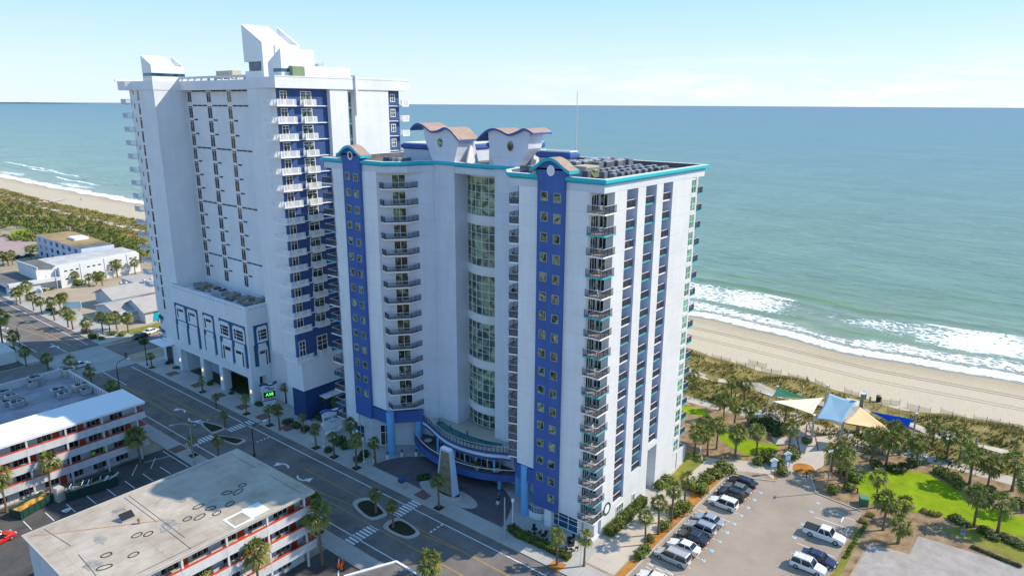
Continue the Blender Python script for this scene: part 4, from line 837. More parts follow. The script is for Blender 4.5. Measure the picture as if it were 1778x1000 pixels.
# slanted fins
mb = MB(); mb.prism_x([(162.0,66.5),(162.0,71.9),(157.8,69.9),(157.8,66.5)], 74.42, 79.6, 0); mb.prism_x([(162.0,66.5),(162.0,71.9),(157.8,69.9),(157.8,66.5)], 81.2, 81.6, 0); mb.box(79.6,81.2,157.82,162,66.5,69.7); mb.obj('roof_fin', M['white'], H1, True)
mb = MB(); mb.box(74.36,81.7,157.74,161.6,67.55,68.15); mb.obj('fin_band', M['bglass'], H1, True)
mb = MB(); q_ = [(128.0,69.6),(128.0,76.5),(121.6,73.0),(121.6,69.6)]; mb.prism_x(q_, 78.3, 84.2, 0); mb.prism_x(q_, 86.1, 86.5, 0); mb.box(84.2,86.1,121.62,128,69.6,72.9); mb.box(78.3,86.5,121.6,122.3,66.6,69.6); mb.box(78.32,86.5,122.3,127.9,66.6,67.9); mb.obj('roof_fin', M['white'], H1, True)
mb = MB(); mb.box(78.62,86.3,122.3,127.0,67.9,69.58); mb.obj('fin_band', M['bglass'], H1, True)
mb = MB(); mb.prism_x([(114.0,66.6),(114.0,71.55),(118.2,69.2),(118.2,66.6)], 77.0, 84.2, 0); mb.obj('roof_fin', M['white'], H1, True)
mb = MB(); mb.box(76.95,80,113.95,116.5,67.5,68.1); mb.obj('fin_band', M['bglass'], H1, True)
mb = MB(); mb.box(86.5,95.7,118,134,66.55,68.9); mb.obj('penthouse', M['white'], H1, True)
mb = MB(); mb.prism_x([(113.0,66.6),(113.0,68.4),(113.8,68.6),(115.2,68.6),(115.2,66.6)], 78.6, 81.2); mb.obj('roof_hatch', mat('sage_green_metal', (.22,.29,.18), .1), H1, True)
mb = MB(); mb.tube([(80.9,121.5,66.6),(80.9,121.5,72.6)], .06, 6); mb.obj('vent_pipe', M['galv'], H1, True)
for nm, lab, q in (('rooftop_plant','beige plant box on the window wall roof of the far hotel',(83,142,66.6)),('rooftop_plant','small dark plant unit with masts on the penthouse roof of the far hotel',(92.5,124,68.9))):
    t = thing(nm, lab, 'roof plant', q); mb = MB()
    if q[1] > 140: mb.box(-1,1,-3.2,3.2,.3,1.9); m_ = M['acbeige']
    else: mb.box(-.6,.6,-.8,.8,.1,.9); mb.cyl(0,2.6,0,1.5,.07,.07,6); mb.cyl(-.5,-2.2,0,1.2,.07,.07,6); m_ = M['actop']
    mb.obj('casing', m_, t)
# podium over the pavement
mb = MB()
mb.prism([(73.6,127.95),(81.6,127.95),(81.6,157.7),(74.4,157.7),(74.4,159.6),(73.6,159.6)], 5.8, 20.3, 0)
mb.sweep([(81.5,128.0),(73.6,128.0),(73.6,159.6),(74.3,159.6)][::-1], [(-.35,20.3),(0,20.3),(0,21.5),(-.35,21.5)], 0)
for y0, y1 in ((127.95,129.5),(139.6,141.1),(147.8,149.3),(158.2,159.6)): mb.box(73.62,75.4,y0,y1,0,5.8)
mb.box(76.9,78.4,127.97,129.4,0,5.8); mb.box(78.0,81.6,148.4,157.7,0,5.8,1); mb.box(80.6,81.6,129.5,148.4,0,5.8,2); mb.box(74.6,80.6,129.5,157.6,5.6,5.79,2)  # porch back wall and ceiling: shade of the openings put into the dark colour
mb.obj('podium', [M['stucco1'], M['grey_lilac'], mat('porch_painted_shade', (.05,.045,.05), .2, .8)], H1, True); sheet('porch_planting', [(74.6,129.2),(80.5,129.2),(80.5,157),(74.6,157)], .142, M['leafd'])
mb = MB()
for k in range(20): mb.box(73.55,73.64,129.2+1.5*k,130.2+1.5*k,20.75,21.05)
for k in range(3): mb.box(74.3+1.3*k,75.2+1.3*k,127.93,128.02,20.75,21.05)
mb.obj('parapet_vent', M['grey_lilac'], H1, True)
def pod_frame(nm, u0, u1, z0, z1, legs, plane):                     # dark teal backing with upper and lower white panels
    fr = MB()
    def bx(mb, a, c, za, zb, d0, d1):
        if plane == 'w': mb.box(73.6-d1, 73.6-d0, min(a,c), max(a,c), za, zb)
        else: mb.box(min(a,c), max(a,c), 127.95-d1, 127.95-d0, za, zb)
    bx(fr, u0, u1, 13.0, 17.2, .0, .06)
    for q in legs: bx(fr, q-.5, q+.5, z0, 13.0, .0, .06)
    fr.obj('window_surround', M['darkteal'], H1, True)
    return bx
bx = pod_frame('w', 158.5, 148.0, 8.0, 17.2, (158.2,153.05,148.3), 'w'); pod_frame('w', 145.8, 141.1, 8.2, 17.2, (145.5,141.4), 'w'); pod_frame('w', 139.0, 128.75, 8.0, 17.2, (138.7,133.9,129.1), 'w')
bs_ = pod_frame('s', 74.95, 78.3, 8.2, 17.2, (75.2,78.15), 's')
def pod_panel(bx, a, c, z0, z1, mode):
    w = MB(); ch = .35; bx(w, a, c, z0, z1-ch, .062, .22); bx(w, a+(c-a)*.08, c-(c-a)*.08, z1-ch, z1, .062, .22); p_ = w.obj('window_panel', M['panel'], H1, True)
    g = MB(); L = c-a; h = z1-z0
    if mode == 'L': bx(g, a+L*.12, a+L*.25, z0+h*.15, z0+h*.8, .21, .24); bx(g, a+L*.32, c-L*.12, z0+h*.62, z0+h*.8, .21, .24)
    if mode == 'grid':
        for r in range(3):
            bx(g, a+L*.12, a+L*.27, z0+h*(.16+.22*r), z0+h*(.34+.22*r), .21, .24); bx(g, a+L*.33, c-L*.1, z0+h*(.16+.22*r), z0+h*(.34+.22*r), .21, .24)
    if mode == 'R': bx(g, c-L*.25, c-L*.12, z0+h*.1, z0+h*.8, .21, .24); bx(g, a+L*.12, c-L*.32, z0+h*.66, z0+h*.8, .21, .24)
    if mode: gg = g.obj('pane', M['dglass'], p_)
for a, c, m_ in ((157.6,153.7,'L'),(152.4,148.5,'L'),(145.3,141.6,'L'),(138.7,134.8,'grid'),(133.4,129.0,'grid')): pod_panel(bx, a, c, 13.35, 16.75, m_)
for a, c, m_ in ((157.6,153.6,None),(152.4,148.7,None),(145.2,141.7,None),(138.4,134.5,'L'),(133.3,129.5,'R')): pod_panel(bx, a, c, 7.6, 12.25, m_)
pod_panel(bs_, 75.6, 78.0, 13.35, 16.75, 'grid'); pod_panel(bs_, 75.6, 77.8, 7.6, 12.4, 'R')
for y in (140.3,148.5,128.7,158.9):
    mb = MB(); mb.box(73.45,73.61,y-.1,y+.1,2.5,3.2); mb.obj('wall_lamp', mat('warm_lamp', (.9,.75,.5), .02, emit=(1,.62,.3,1.0)), H1, True)
# entrance below the narrow end with a small canopy, and the palm emblem with script letters
mb = MB(); mb.box(72.0,74.6,163.6,170.6,5.2,5.45); mb.obj('canopy', M['white'], H1, True)
door_at('entrance_window', (74.6,167.6), (74.6,164.8), .2, 4.2, H1, .08, 2, 'darkteal', 'dglass', .12, (1.4,2.8))
mb = MB()
for k in range(9):
    a = R(-20+27.5*k); mb.prism_x([(168.5,11.3),(168.5+1.0*math.cos(a)-.14,11.3+.75*math.sin(a)+.05),(168.5+1.15*math.cos(a),11.2+.8*math.sin(a)-.2)], 74.48, 74.57)
mb.obj('palm_emblem', mat('sign_green', (.02,.11,.05), .1), H1, True)
mb = MB(); mb.prism_x([(168.6,11.3),(168.4,11.3),(168.2,9.9),(168.45,9.9)], 74.47, 74.56); mb.prism_x([(170.6,6.8),(168.6,6.4),(166.9,6.7),(166.9,6.55),(168.6,6.2),(170.6,6.6)], 74.47, 74.56); mb.obj('emblem_stem', M['navy'], H1, True)
rotw = Matrix(((0,0,-1,74.52),(-1,0,0,168.6),(0,1,0,0),(0,0,0,1)))
for s_, z_, y_ in (('a',10.3,170.0),('Bay',8.0,168.6)):
    mt = rotw.copy(); mt[1][3] = y_; mt[2][3] = z_; o = text_part('sign_letters', s_, 1.5 if s_ == 'a' else 2.1, M['navy'], H1, mt, .04); o.location = -H1.location
# roof of the podium: plant
t = thing('chiller', 'grey chiller with four fans standing on the far hotel podium roof', 'chiller', (77.4,144.3,20.3)); mb = MB(); mb.box(-1.0,1.0,-2.2,2.2,.15,1.5); mb.obj('casing', M['galv'], t); mb = MB()
for k in range(4): mb.cyl(-.45+.9*(k % 2), -1.2+2.2*(k//2), 1.5, 1.75, .42, .42, 12)
mb.obj('fan', M['black'], t)
for i, (x, y, sx, sy, h) in enumerate(((78.2,153,2.6,4.2,1.3),(78.6,149,2.0,2.6,1.0),(77.6,139.6,2.4,3.2,1.4),(78.2,135.2,2.8,3.4,1.2),(76.6,132.2,1.6,2.6,.9),(79.3,130.6,2.2,2.4,1.5))):
    t = thing('rooftop_plant', 'dull brown plant box on the far hotel podium, %s from the far end' % ORD[i], 'roof plant', (x,y,20.3), 0, 'plant on the podium roof'); mb = MB(); mb.box(-sx/2,sx/2,-sy/2,sy/2,.1,h); mb.obj('casing', mat('weathered_plant', (.24,.21,.18), .35, .9), t)
    mb = MB(); mb.tube([(-sx/2,0,h*.6),(-sx/2-.6,0,h*.6),(-sx/2-.6,1.2,h*.5)], .16, 6); mb.obj('duct', M['galv'], t); mb = MB(); mb.cyl(.3,.4,h,h+.35,.35,.35,10); mb.obj('fan', M['galv'], t)
# ---------------------------------------------------------------- motels west of the road
def motel(label, x0, x1, y0, y1, roofm, roofcol, doors, zr=11.0):
    """four storeys with open walkways on the south side; y0 is the parapet line, walls stand 1.5 m behind it"""
    t = thing('motel', label, 'motel', ((x0+x1)/2, y0+2, 0)); lv = [0, zr*.25, zr*.5, zr*.75]
    mb = MB(); mb.box(x0+.4, x1-1.2, y0+1.6, y1-.3, 0, zr-.35); mb.obj('wall', M['motel'], t, True)
    mb = MB(); mb.box(x0, x1, y0-.15, y1, zr-.32, zr-.05, 1); mb.box(x0+.15, x1-.15, y0, y1-.15, zr-.05, zr, 0); mb.sweep([(x0,y0-.15),(x1,y0-.15),(x1,y1),(x0,y1)], [(-.2,zr-.02),(.06,zr-.06),(.06,zr+.05),(-.2,zr+.06)], 1, True)
    mb.obj('roof', [roofm, roofcol], t, True)
    for z in lv[1:]:
        mb = MB(); mb.box(x0+.1, x1-.15, y0+.02, y0+1.7, z-.2, z); mb.obj('walkway', M['concrete'], t, True)
        mb = MB(); mb.box(x0+.1, x1-.15, y0, y0+.16, z-.35, z+.95); mb.box(x1-.31, x1-.15, y0+.16, y1-.6, z-.35, z+.95) if x1 > 40 else None; p_ = mb.obj('parapet', M['motel'], t, True)
        mb = MB(); mb.box(x0+.1, x1-.1, y0-.03, y0+.2, z+.95, z+1.09); mb.box(x1-.35, x1-.1, y0+.2, y1-.6, z+.95, z+1.09); mb.obj('rail_cap', M['red'], p_)
    n = int((x1-x0)/5.6)
    for k in range(n+1):
        x = x1-1.6-5.6*k
        if x < x0+.5: break
        mb = MB(); mb.box(x-.13, x+.13, y0-.02, y0+.24, 0, zr-.35); mb.obj('column', M['motel'], t, True)
    mb = MB(); mb.box(x1-1.2, x1-.5, y0+1.6, y1-.4, 0, .1) ; nb = int((x1-x0-3)/3.7); w0 = y0+1.6
    for z in lv:
        for k in range(nb):
            xa = x1-2.2-3.7*k; dm = rnd.random()
            f = MB(); f.box(xa-.95, xa, w0-.05, w0, z+.02, z+2.1); f.obj('door', M['reddoor'] if dm < doors else M['motel'], t, True)
            door_at('window', (xa-3.25, w0), (xa-1.1, w0), z+.5, 1.65, t, .06, 3, 'railgrey', 'dglass', .07)
            if k % 2 == 0 and z > 0 or rnd.random() < .25:
                u = MB(); u.box(xa-2.6, xa-1.7, w0-.5, w0-.03, z+.25, z+.7); u.obj('air_conditioner', M['acbeige'] if rnd.random() < .4 else M['actop'], t, True)
    return t
m1 = motel('white roofed four storey motel with red capped walkways', 12, 49.5, 122.4, 131.2, M['motelroof'], M['white'], .38, 10.6)
bz = mat('bitumen_roof', (.43,.355,.28), .12, .22, .9, .2, col2=(.58,.50,.41), joint=[(1,1.9,.4,.06,.3),(0,7.3,1.2,.06,.2)], blot=(.22,.55,.17))
m2 = motel('four storey motel with a stained beige felt roof', 21.4, 49.9, 73.75, 92.8, bz, M['kerb'], .45)
mb = MB()
for q in ((24.5,80,.9),(27,84.5,.7),(31,89,.8),(33.5,81,1.1),(37.5,85.5,.6)):                                   # dark scorch-like stains
    mb.sheet([(q[0]+q[2]*rnd.uniform(.7,1.3)*math.cos(2*math.pi*i/14), q[1]+1.5*q[2]*rnd.uniform(.7,1.3)*math.sin(2*math.pi*i/14)) for i in range(14)], 11.012)
mb.obj('roof_stain', mat('roof_stain', (.33,.30,.27), .3, .9, .95, .1, col2=(.50,.46,.41)), m2, True)
mb = MB()
for (x, y) in ((43.3,81.5),(44.6,82.6),(42.2,82.4),(41,79.6),(38.9,80.6),(38.1,82.2),(37,79.8),(35.8,80.6),(38.8,78.9),(30.2,82),(31.2,81.2),(26.2,80.8),(25.1,78.6),(28.2,78.4)):
    a0 = rnd.uniform(-.5,.5); ln = rnd.uniform(.45,.8)
    mb.sweep([(x+ln*math.cos(2*math.pi*i/10)*math.cos(a0)-.36*math.sin(2*math.pi*i/10)*math.sin(a0), y+ln*math.cos(2*math.pi*i/10)*math.sin(a0)+.36*math.sin(2*math.pi*i/10)*math.cos(a0)) for i in range(10)], [(0,11.0),(.09,11.0),(.09,11.06),(0,11.06)], 0, True)
for a, c in (((33.0,92),(33.05,83)),((33.0,81.5),(32.95,74.3)),((33.6,92),(33.6,77)),((23.6,92.3),(24.3,86)),((24.2,83.5),(23.8,76)),((48.4,92),(48.4,85)),((48.5,82),(48.4,74.5)),((38,92.2),(46,92.1)),((27,74.6),(35,74.5))): line(*a, *c, .07, 0, 11.013, mb)
mb.obj('roof_seam', M['black'], m2, True)
mb = MB(); line(22.0,91.8,34,82.5,.14,0,11.016,mb); mb.obj('rust_run', mat('rust_run', (.42,.22,.07), .3, 2), m2, True)
mb = MB(); mb.sheet([(41.2,77.2),(43.6,77.2),(43.6,74.4),(41.2,74.4)], 11.014); mb.sweep([(38.7,76.6),(40.9,76.6),(40.9,74.4),(38.7,74.4)][::-1], [(0,11.0),(.3,11.0),(.3,11.05),(0,11.05)], 0, True); mb.obj('roof_patch', M['motelroof'], m2, True)
t = thing('roof_vent', 'small rusty vent on the beige motel roof', 'vent', (31.5,84.3,11.0)); mb = MB(); mb.cyl(0,0,0,.5,.13,.13,8); mb.obj('pipe', M['wood'], t); mb = MB(); mb.cyl(0,0,.5,.72,.24,.1,8); mb.obj('cowl', mat('rust', (.35,.17,.05), .3), t)
t = thing('roof_scuttle', 'dark propped open roof hatch on the beige motel roof', 'roof hatch', (31,86.6,11.0)); mb = MB(); mb.box(-.8,.8,-.6,.6,0,.25); mb.obj('curb', M['galv'], t); mb = MB(); mb.add([(-.8,-.6,.26),(.8,-.6,.26),(.8,.4,.75),(-.8,.4,.75),(-.8,-.6,.31),(.8,-.6,.31),(.8,.4,.8),(-.8,.4,.8)],[(0,3,2,1),(4,5,6,7),(0,1,5,4),(1,2,6,5),(2,3,7,6),(3,0,4,7)]); mb.obj('lid', M['black'], t)
# flat roofed block with plant north of the white motel
t = thing('low_building', 'flat grey roofed block with parapet and rooftop plant, behind the white roofed motel', 'building', (35,150,0))
mb = MB(); mb.box(12,52.1,131.6,167.2,0,3.6,0); mb.box(12.3,51.8,131.9,166.9,3.6,3.62,1); mb.sweep([(12,131.6),(52.1,131.6),(52.1,167.2),(12,167.2)], [(-.35,3.6),(0,3.6),(0,5.3),(-.35,5.3)], 0, True); mb.obj('wall', [M['motel'], mat('lilac_grey_roof', (.33,.32,.35), .22, .35, .9, .2, blot=(.4,.52,.25))], t, True)
for k in range(24): mb = MB(); mb.box(51.55,51.76,133.5+1.38*k,133.75+1.38*k,3.63,5.2); mb.obj('parapet_rib', M['kerb'], t, True)
mb = MB(); mb.box(52.1,52.16,136,164,1.0,3.0); mb.obj('window', M['dglass'], t, True)
def roof_unit(x, y, z, sx, sy, h, label, m_, g=None):
    t = thing('rooftop_unit', label, 'roof plant', (x,y,z), rnd.uniform(-.06,.06), g); mb = MB(); mb.box(-sx/2,sx/2,-sy/2,sy/2,.25,h); mb.box(-sx/2+.1,sx/2-.1,-sy/2+.1,sy/2-.1,0,.25); mb.box(-sx/2-.05,sx/2+.05,-sy/2-.05,sy/2+.05,h,h+.06); mb.obj('casing', m_, t)
    mb = MB(); mb.cyl(-sx*.2,0,h+.06,h+.3,min(sx,sy)*.28,min(sx,sy)*.28,12); mb.box(sx*.1,sx*.42,-sy*.3,sy*.3,h+.06,h+.14); mb.obj('fan', M['black'], t)
    mb = MB(); mb.box(sx/2+.01,sx/2+.05,-sy*.35,sy*.35,.4,h*.85); mb.box(-sx*.35,sx*.35,-sy/2-.05,-sy/2-.01,.4,h*.85); mb.obj('louvre', M['actop'], t)
for i, (q, s_) in enumerate((((120,652),(2.6,3.2,2.0)),((113,648),(2.2,2.6,1.6)),((63,668),(2.6,3.0,2.3)),((57,672),(1.8,2.0,1.4)),((103,684),(3.2,2.4,1.5)),((112,690),(2.6,1.8,1.3)),((142,677),(3.6,2.2,1.6)),((150,684),(2.2,1.8,1.4)),((10,688),(2.2,2.6,1.5)),((20,694),(2.4,1.6,1.3)),((30,707),(2.6,2.0,1.5)),((12,704),(1.6,1.6,1.2)),((39,701),(1.6,1.8,1.2)))):
    x, y = G(*q, 3.65); roof_unit(x, y, 3.63, *[v_*.82 for v_ in s_], 'grey rooftop unit on the flat block behind the white motel, %s counting from the road' % ORD[i], M['galv'] if i % 3 else M['acbeige'], 'units on the flat grey roof')
# orange boom lift at the left edge
t = thing('boom_lift', 'orange boom lift arm reaching over the white motel roof', 'boom lift', (22.5,134,0)); mb = MB(); mb.tube([(22.5,136.5,1.2),(20,135,9.0)], .28, 6); mb.tube([(20,135,9.0),(26.6,133.4,6.8)], .34, 6); mb.obj('boom', mat('orange_plant', (.75,.27,.02), .1), t, True)
mb = MB(); mb.box(21,24.5,134.8,138,.5,1.5); mb.obj('chassis', M['galv'], t, True); mb = MB(); mb.box(26.3,27.6,132.7,134,5.9,6.9); mb.obj('basket', M['galv'], t, True)
for x, y in ((21.4,134.7),(24.1,134.7),(21.4,138.1),(24.1,138.1)): mb = MB(); mb.add(*(lambda c: (c.v, c.f))(MB().cyl(0,0,-.2,.2,.5,.5,12))); mb.v = [(a+x, c+y, b_+.5) for a, b_, c in mb.v]; mb.obj('wheel', M['tyre'], t, True)
# low white building with a louvred blue sign of its own, far left
t = thing('white_building', 'long low white building with small slot windows behind street palms, far left', 'building', (95,275,0))
mb = MB(); mb.prism([(79.5,267.2),(114.7,272.3),(114.5,284.5),(79.5,284.5)], 0, 7.6, 0, top=1); mb.prism([(86,265.8),(114.8,270.9),(114.7,272.4),(86,267.4)], 0, 7.2, 0); mb.prism([(71,267),(80,266.6),(80,290),(71,290)], 0, 3.6, 0, top=2); mb.sweep([(80,266.6),(79.5,284.5)], [(-.3,7.5),(.0,7.5),(.0,8.3),(-.3,8.3)]); mb.box(79.5,85.5,267,284,7.6,7.7,2)
mb.prism([(71,266.4),(86,265.6),(86,268),(71,268)], 2.9, 4.0, 0); mb.obj('wall', [M['stucco'], M['rooflight'], M['roofgrey']], t, True)
for k in range(14):
    for z in (2.6, 5.4): 
        x = 88+1.95*k
        if k in (3,7,11): continue
        y = 265.8+(x-86)*.177; mb = MB(); mb.rbox((x, y-.02, z), .95, .1, .45, .175); mb.obj('window', M['black'], t, True)
for x in (84.6,93,101.5,110): y = 265.8+(x-86)*.177; mb = MB(); mb.rbox((x, y-.08, 0), .16, .16, 7.4, 0); mb.obj('downpipe', M['grey_lilac'], t, True)
mb = MB(); mb.box(70.9,71.0,270,289,.3,2.6); mb.obj('shopfront', M['bglass'], t, True)
t = thing('grey_building', 'three storey pale grey building with a rust streaked flat roof, far left', 'building', (108,310,0))
mb = MB(); mb.prism([(100.4,284.8),(112,284.8),(113.5,322),(112.6,329.5),(100.2,329.5)], 0, 9.0, 0, top=1); mb.box(100.6,112,284.9,293,9.0,9.06,2); mb.box(105.4,110.5,304,311,9.0,9.9,3); mb.obj('wall', [M['grey_lilac'], mat('rusty_roof', (.33,.24,.13), .3, .14, .9, .2, col2=(.50,.33,.15)), M['roofgrey'], M['white']], t, True)
for z in (1.0,3.9,6.8):
    for k in range(7): mb = MB(); y = 289+6.0*k; mb.box(100.2,100.38,y,y+2.2,z,z+1.5); mb.obj('window', M['dglass'], t, True)
# grey gabled shop with turquoise wall panels beside the far hotel
t = thing('gabled_shop', 'grey gable roofed shop with turquoise wall panels, beside the tall hotel', 'shop', (88,220,0))
gm = mat('grey_metal_roof', (.42,.39,.36), .1, .4, .7, .3, joint=[(1,.6,0,.05,.12)]); mb = MB(); rf = MB()
def gable(x0, x1, y0, y1, h, r):
    mb.box(x0, x1, y0, y1, 0, h); ym = (y0+y1)/2; mb.prism_x([(y0,h),(y1,h),(ym,h+r)], x0, x1)
    e = .6; rf.add([(x0-e,y0-e,h-.15),(x1+e,y0-e,h-.15),(x1+e,ym,h+r+.15),(x0-e,ym,h+r+.15),(x0-e,y1+e,h-.15),(x1+e,y1+e,h-.15),(x0-e,y0-e,h-.35),(x1+e,y0-e,h-.35),(x1+e,y1+e,h-.35),(x0-e,y1+e,h-.35),(x0-e,ym,h+r-.05),(x1+e,ym,h+r-.05)],
        [(0,1,2,3),(3,2,5,4),(7,6,10,11),(11,10,9,8),(0,6,7,1),(5,8,9,4),(0,3,10,6),(3,4,9,10),(1,7,11,2),(2,11,8,5)])
gable(86,104,225,238,3.4,2.2); gable(85.5,102,203,216,3.6,2.4); gable(80.5,92,208,224,3.0,1.5); mb.box(100,112,238.5,252,0,3.2)
mb.obj('wall', M['motel'], t, True); rf.box(99.5,112.5,238,252.5,3.2,3.35); rf.obj('roof', gm, t, True)
for k in range(3): mb = MB(); mb.prism_y([(87.6+4.6*k,.2),(89.8+4.6*k,.2),(89.2+4.6*k,3.3),(88.2+4.6*k,3.3)], 202.9, 203.0); mb.obj('wall_panel', mat('bright_turquoise', (.01,.36,.56), .06) if k == 0 else bpy.data.materials['bright_turquoise'], t, True)
for x, y, z in ((92,233,5),(93.2,232,5),(98,230,5.2),(101,231.5,5)): mb = MB(); mb.cyl(x,y,z-.8,z+1.0,.35,.35,10); mb.cyl(x,y,z+1.0,z+1.4,.6,.4,10); mb.obj('roof_vent', M['galv'], t, True)
mb = MB(); mb.tube([(89.3,228,3.2),(88.5,226.5,3.6)], .3, 5); mb.obj('rust_patch', mat('rust_streak', (.5,.26,.05), .3, 2), t, True)
# entry drive and yards round the shop
sheet('shop_yard', [(73,196),(112,196),(112,262),(73,266)], .01, mat('sandy_car_park', (.42,.34,.25), .1, .2, .95, .1))
sheet('lot_by_the_shop', [(72,193),(96,193),(96,201),(72,201)], .014, M['lawn2'])
sheet('street_end', [(-40,262),(70,262),(70,420),(-40,420)], .003, M['darklot'])
# left edge: low white wall house and yard
t = thing('low_building', 'low white walled block at the far left edge beside two tall street palms', 'building', (44,202,0)); mb = MB(); mb.box(30,51,196,207,0,3.0,0); mb.box(30.3,50.7,196.3,206.7,3.0,3.03,1); mb.obj('wall', [M['stucco'], M['rooflight']], t, True); mb = MB(); mb.box(34,38,195.9,196,.3,2.2); mb.obj('window', M['dglass'], t, True)
# skips, portable toilet and site clutter in the motel yard
gs = mat('skip_green', (.015,.06,.045), .2, .6, .6, .3)
def skip_bin(label, p0, p1, w, h, load):
    v = Vector(p1)-Vector(p0); t = thing('skip', label, 'skip', (*p0,0), math.atan2(v.y, v.x)); L = v.length; mb = MB()
    mb.box(0,L,-w/2,w/2,.15,.3); mb.box(0,L,-w/2,-w/2+.08,.3,h); mb.box(0,L,w/2-.08,w/2,.3,h); mb.box(0,.08,-w/2+.08,w/2-.08,.3,h); mb.box(L-.08,L,-w/2+.08,w/2-.08,.3,h*(.75)); 
    for k in range(6): mb.box(.4+k*(L-.8)/5-.06,.4+k*(L-.8)/5+.06,-w/2-.07,-w/2,.25,h); mb.box(.4+k*(L-.8)/5-.06,.4+k*(L-.8)/5+.06,w/2,w/2+.07,.25,h)
    mb.obj('body', gs, t); mb = MB(); n = 10; hs_ = [[h*.62+rnd.uniform(-.12,.25) for j in range(4)] for i in range(n)]
    for i in range(n):
        for j in range(4): mb.v.append((.1+i*(L-.2)/(n-1), -w/2+.1+j*(w-.2)/3, hs_[i][j]))
    for i in range(n-1):
        for j in range(3): mb.f.append((i*4+j, (i+1)*4+j, (i+1)*4+j+1, i*4+j+1)); mb.m.append(0)
    mb.obj('load', load, t)
    if 'rubble' in label:
        for i in range(16): mb = MB(); a = rnd.uniform(0,3); x = rnd.uniform(.5,L-.5); y = rnd.uniform(-.8,.8); ln = rnd.uniform(.4,1.6); mb.tube([(x,y,h*.7),(x+ln*math.cos(a),y+ln*math.sin(a),h*.8+rnd.uniform(0,.6))], rnd.uniform(.04,.14), 4); mb.obj('debris', [M['white'],M['wood'],M['galv'],M['motel']][i%4], t)
skip_bin('green skip full of pale rubble and boards beside the white motel', (34.0,118.6), (41.4,117.6), 2.4, 1.6, M['wood'])
skip_bin('open green skip with rusty orange inside, near the left edge', (27.0,118.4), (32.2,120.4), 2.4, 1.5, mat('rusty_floor', (.52,.27,.06), .25, .8))
t = thing('portable_toilet', 'beige portable toilet standing by the green skip', 'portable toilet', (33.3,118.9,0), .2); mb = MB(); mb.box(-.6,.6,-.6,.6,.05,2.2); mb.prism_y([(-.64,2.2),(.64,2.2),(.5,2.38),(-.5,2.38)], -.64, .64); mb.obj('cabin', mat('beige_plastic', (.55,.50,.45), .06), t); mb = MB(); mb.box(-.4,.4,-.63,-.6,.2,2.0); mb.obj('door', mat('beige_door', (.48,.43,.38), .06), t)
for i, (q, s_) in enumerate((((42,885),(1.2,.5,.3)),((58,884),(.9,.7,.25)),((84,862),(1.4,.6,.5)),((62,862),(1.5,.7,.45)),((125,850),(.8,.6,.3)),((118,887),(1.2,.4,.12)),((35,880),(.8,.8,.6)))):
    x, y = G(*q); t = thing('scrap_pile', 'small heap of pale building scrap on the motel yard, %s from the left' % ORD[i], 'scrap', (x,y,0), rnd.uniform(0,3), 'scrap on the motel yard'); mb = MB()
    for k in range(5): mb.rbox((rnd.uniform(-.4,.4),rnd.uniform(-.4,.4),.0+.1*k), s_[0]*rnd.uniform(.4,.9), s_[1], s_[2]*.4, rnd.uniform(0,3))
    mb.obj('boards', M['white'] if i % 2 else M['wood'], t)
for i, q in enumerate(((588,985),(593,988),(595,980))):
    x, y = G(*q); t = thing('traffic_cone', 'orange traffic cone on the yard by the white roofed hut, %s from the left' % ORD[i], 'traffic cone', (x,y,.006), 0, 'cones by the hut'); mb = MB(); mb.cyl(0,0,.05,1.0,.26,.05,12); mb.obj('cone', mat('cone_orange', (.85,.16,.02), .05) if i == 0 else bpy.data.materials['cone_orange'], t); mb = MB(); mb.box(-.33,.33,-.33,.33,0,.05); mb.obj('foot', M['black'], t)
# hut roof with white edging at the bottom margin
hx = [G(688,975,3), G(735,1003,3), G(650,1030,3), G(600,1000,3)]
t = thing('hut', 'small hut with a grey roof edged in white, at the bottom edge beside the road', 'hut', (*hx[0],0)); mb = MB(); mb.prism([(x*.985+.7,y*.985+1) for x, y in hx], 0, 2.7); mb.obj('wall', M['motel'], t, True); mb = MB(); mb.prism(hx, 2.7, 3.0, 0); mb.sweep(hx, [(-.15,3.0),(.15,3.0),(.15,3.15),(-.15,3.15)], 1, True); mb.obj('roof', [M['roofgrey'], M['white']], t, True)
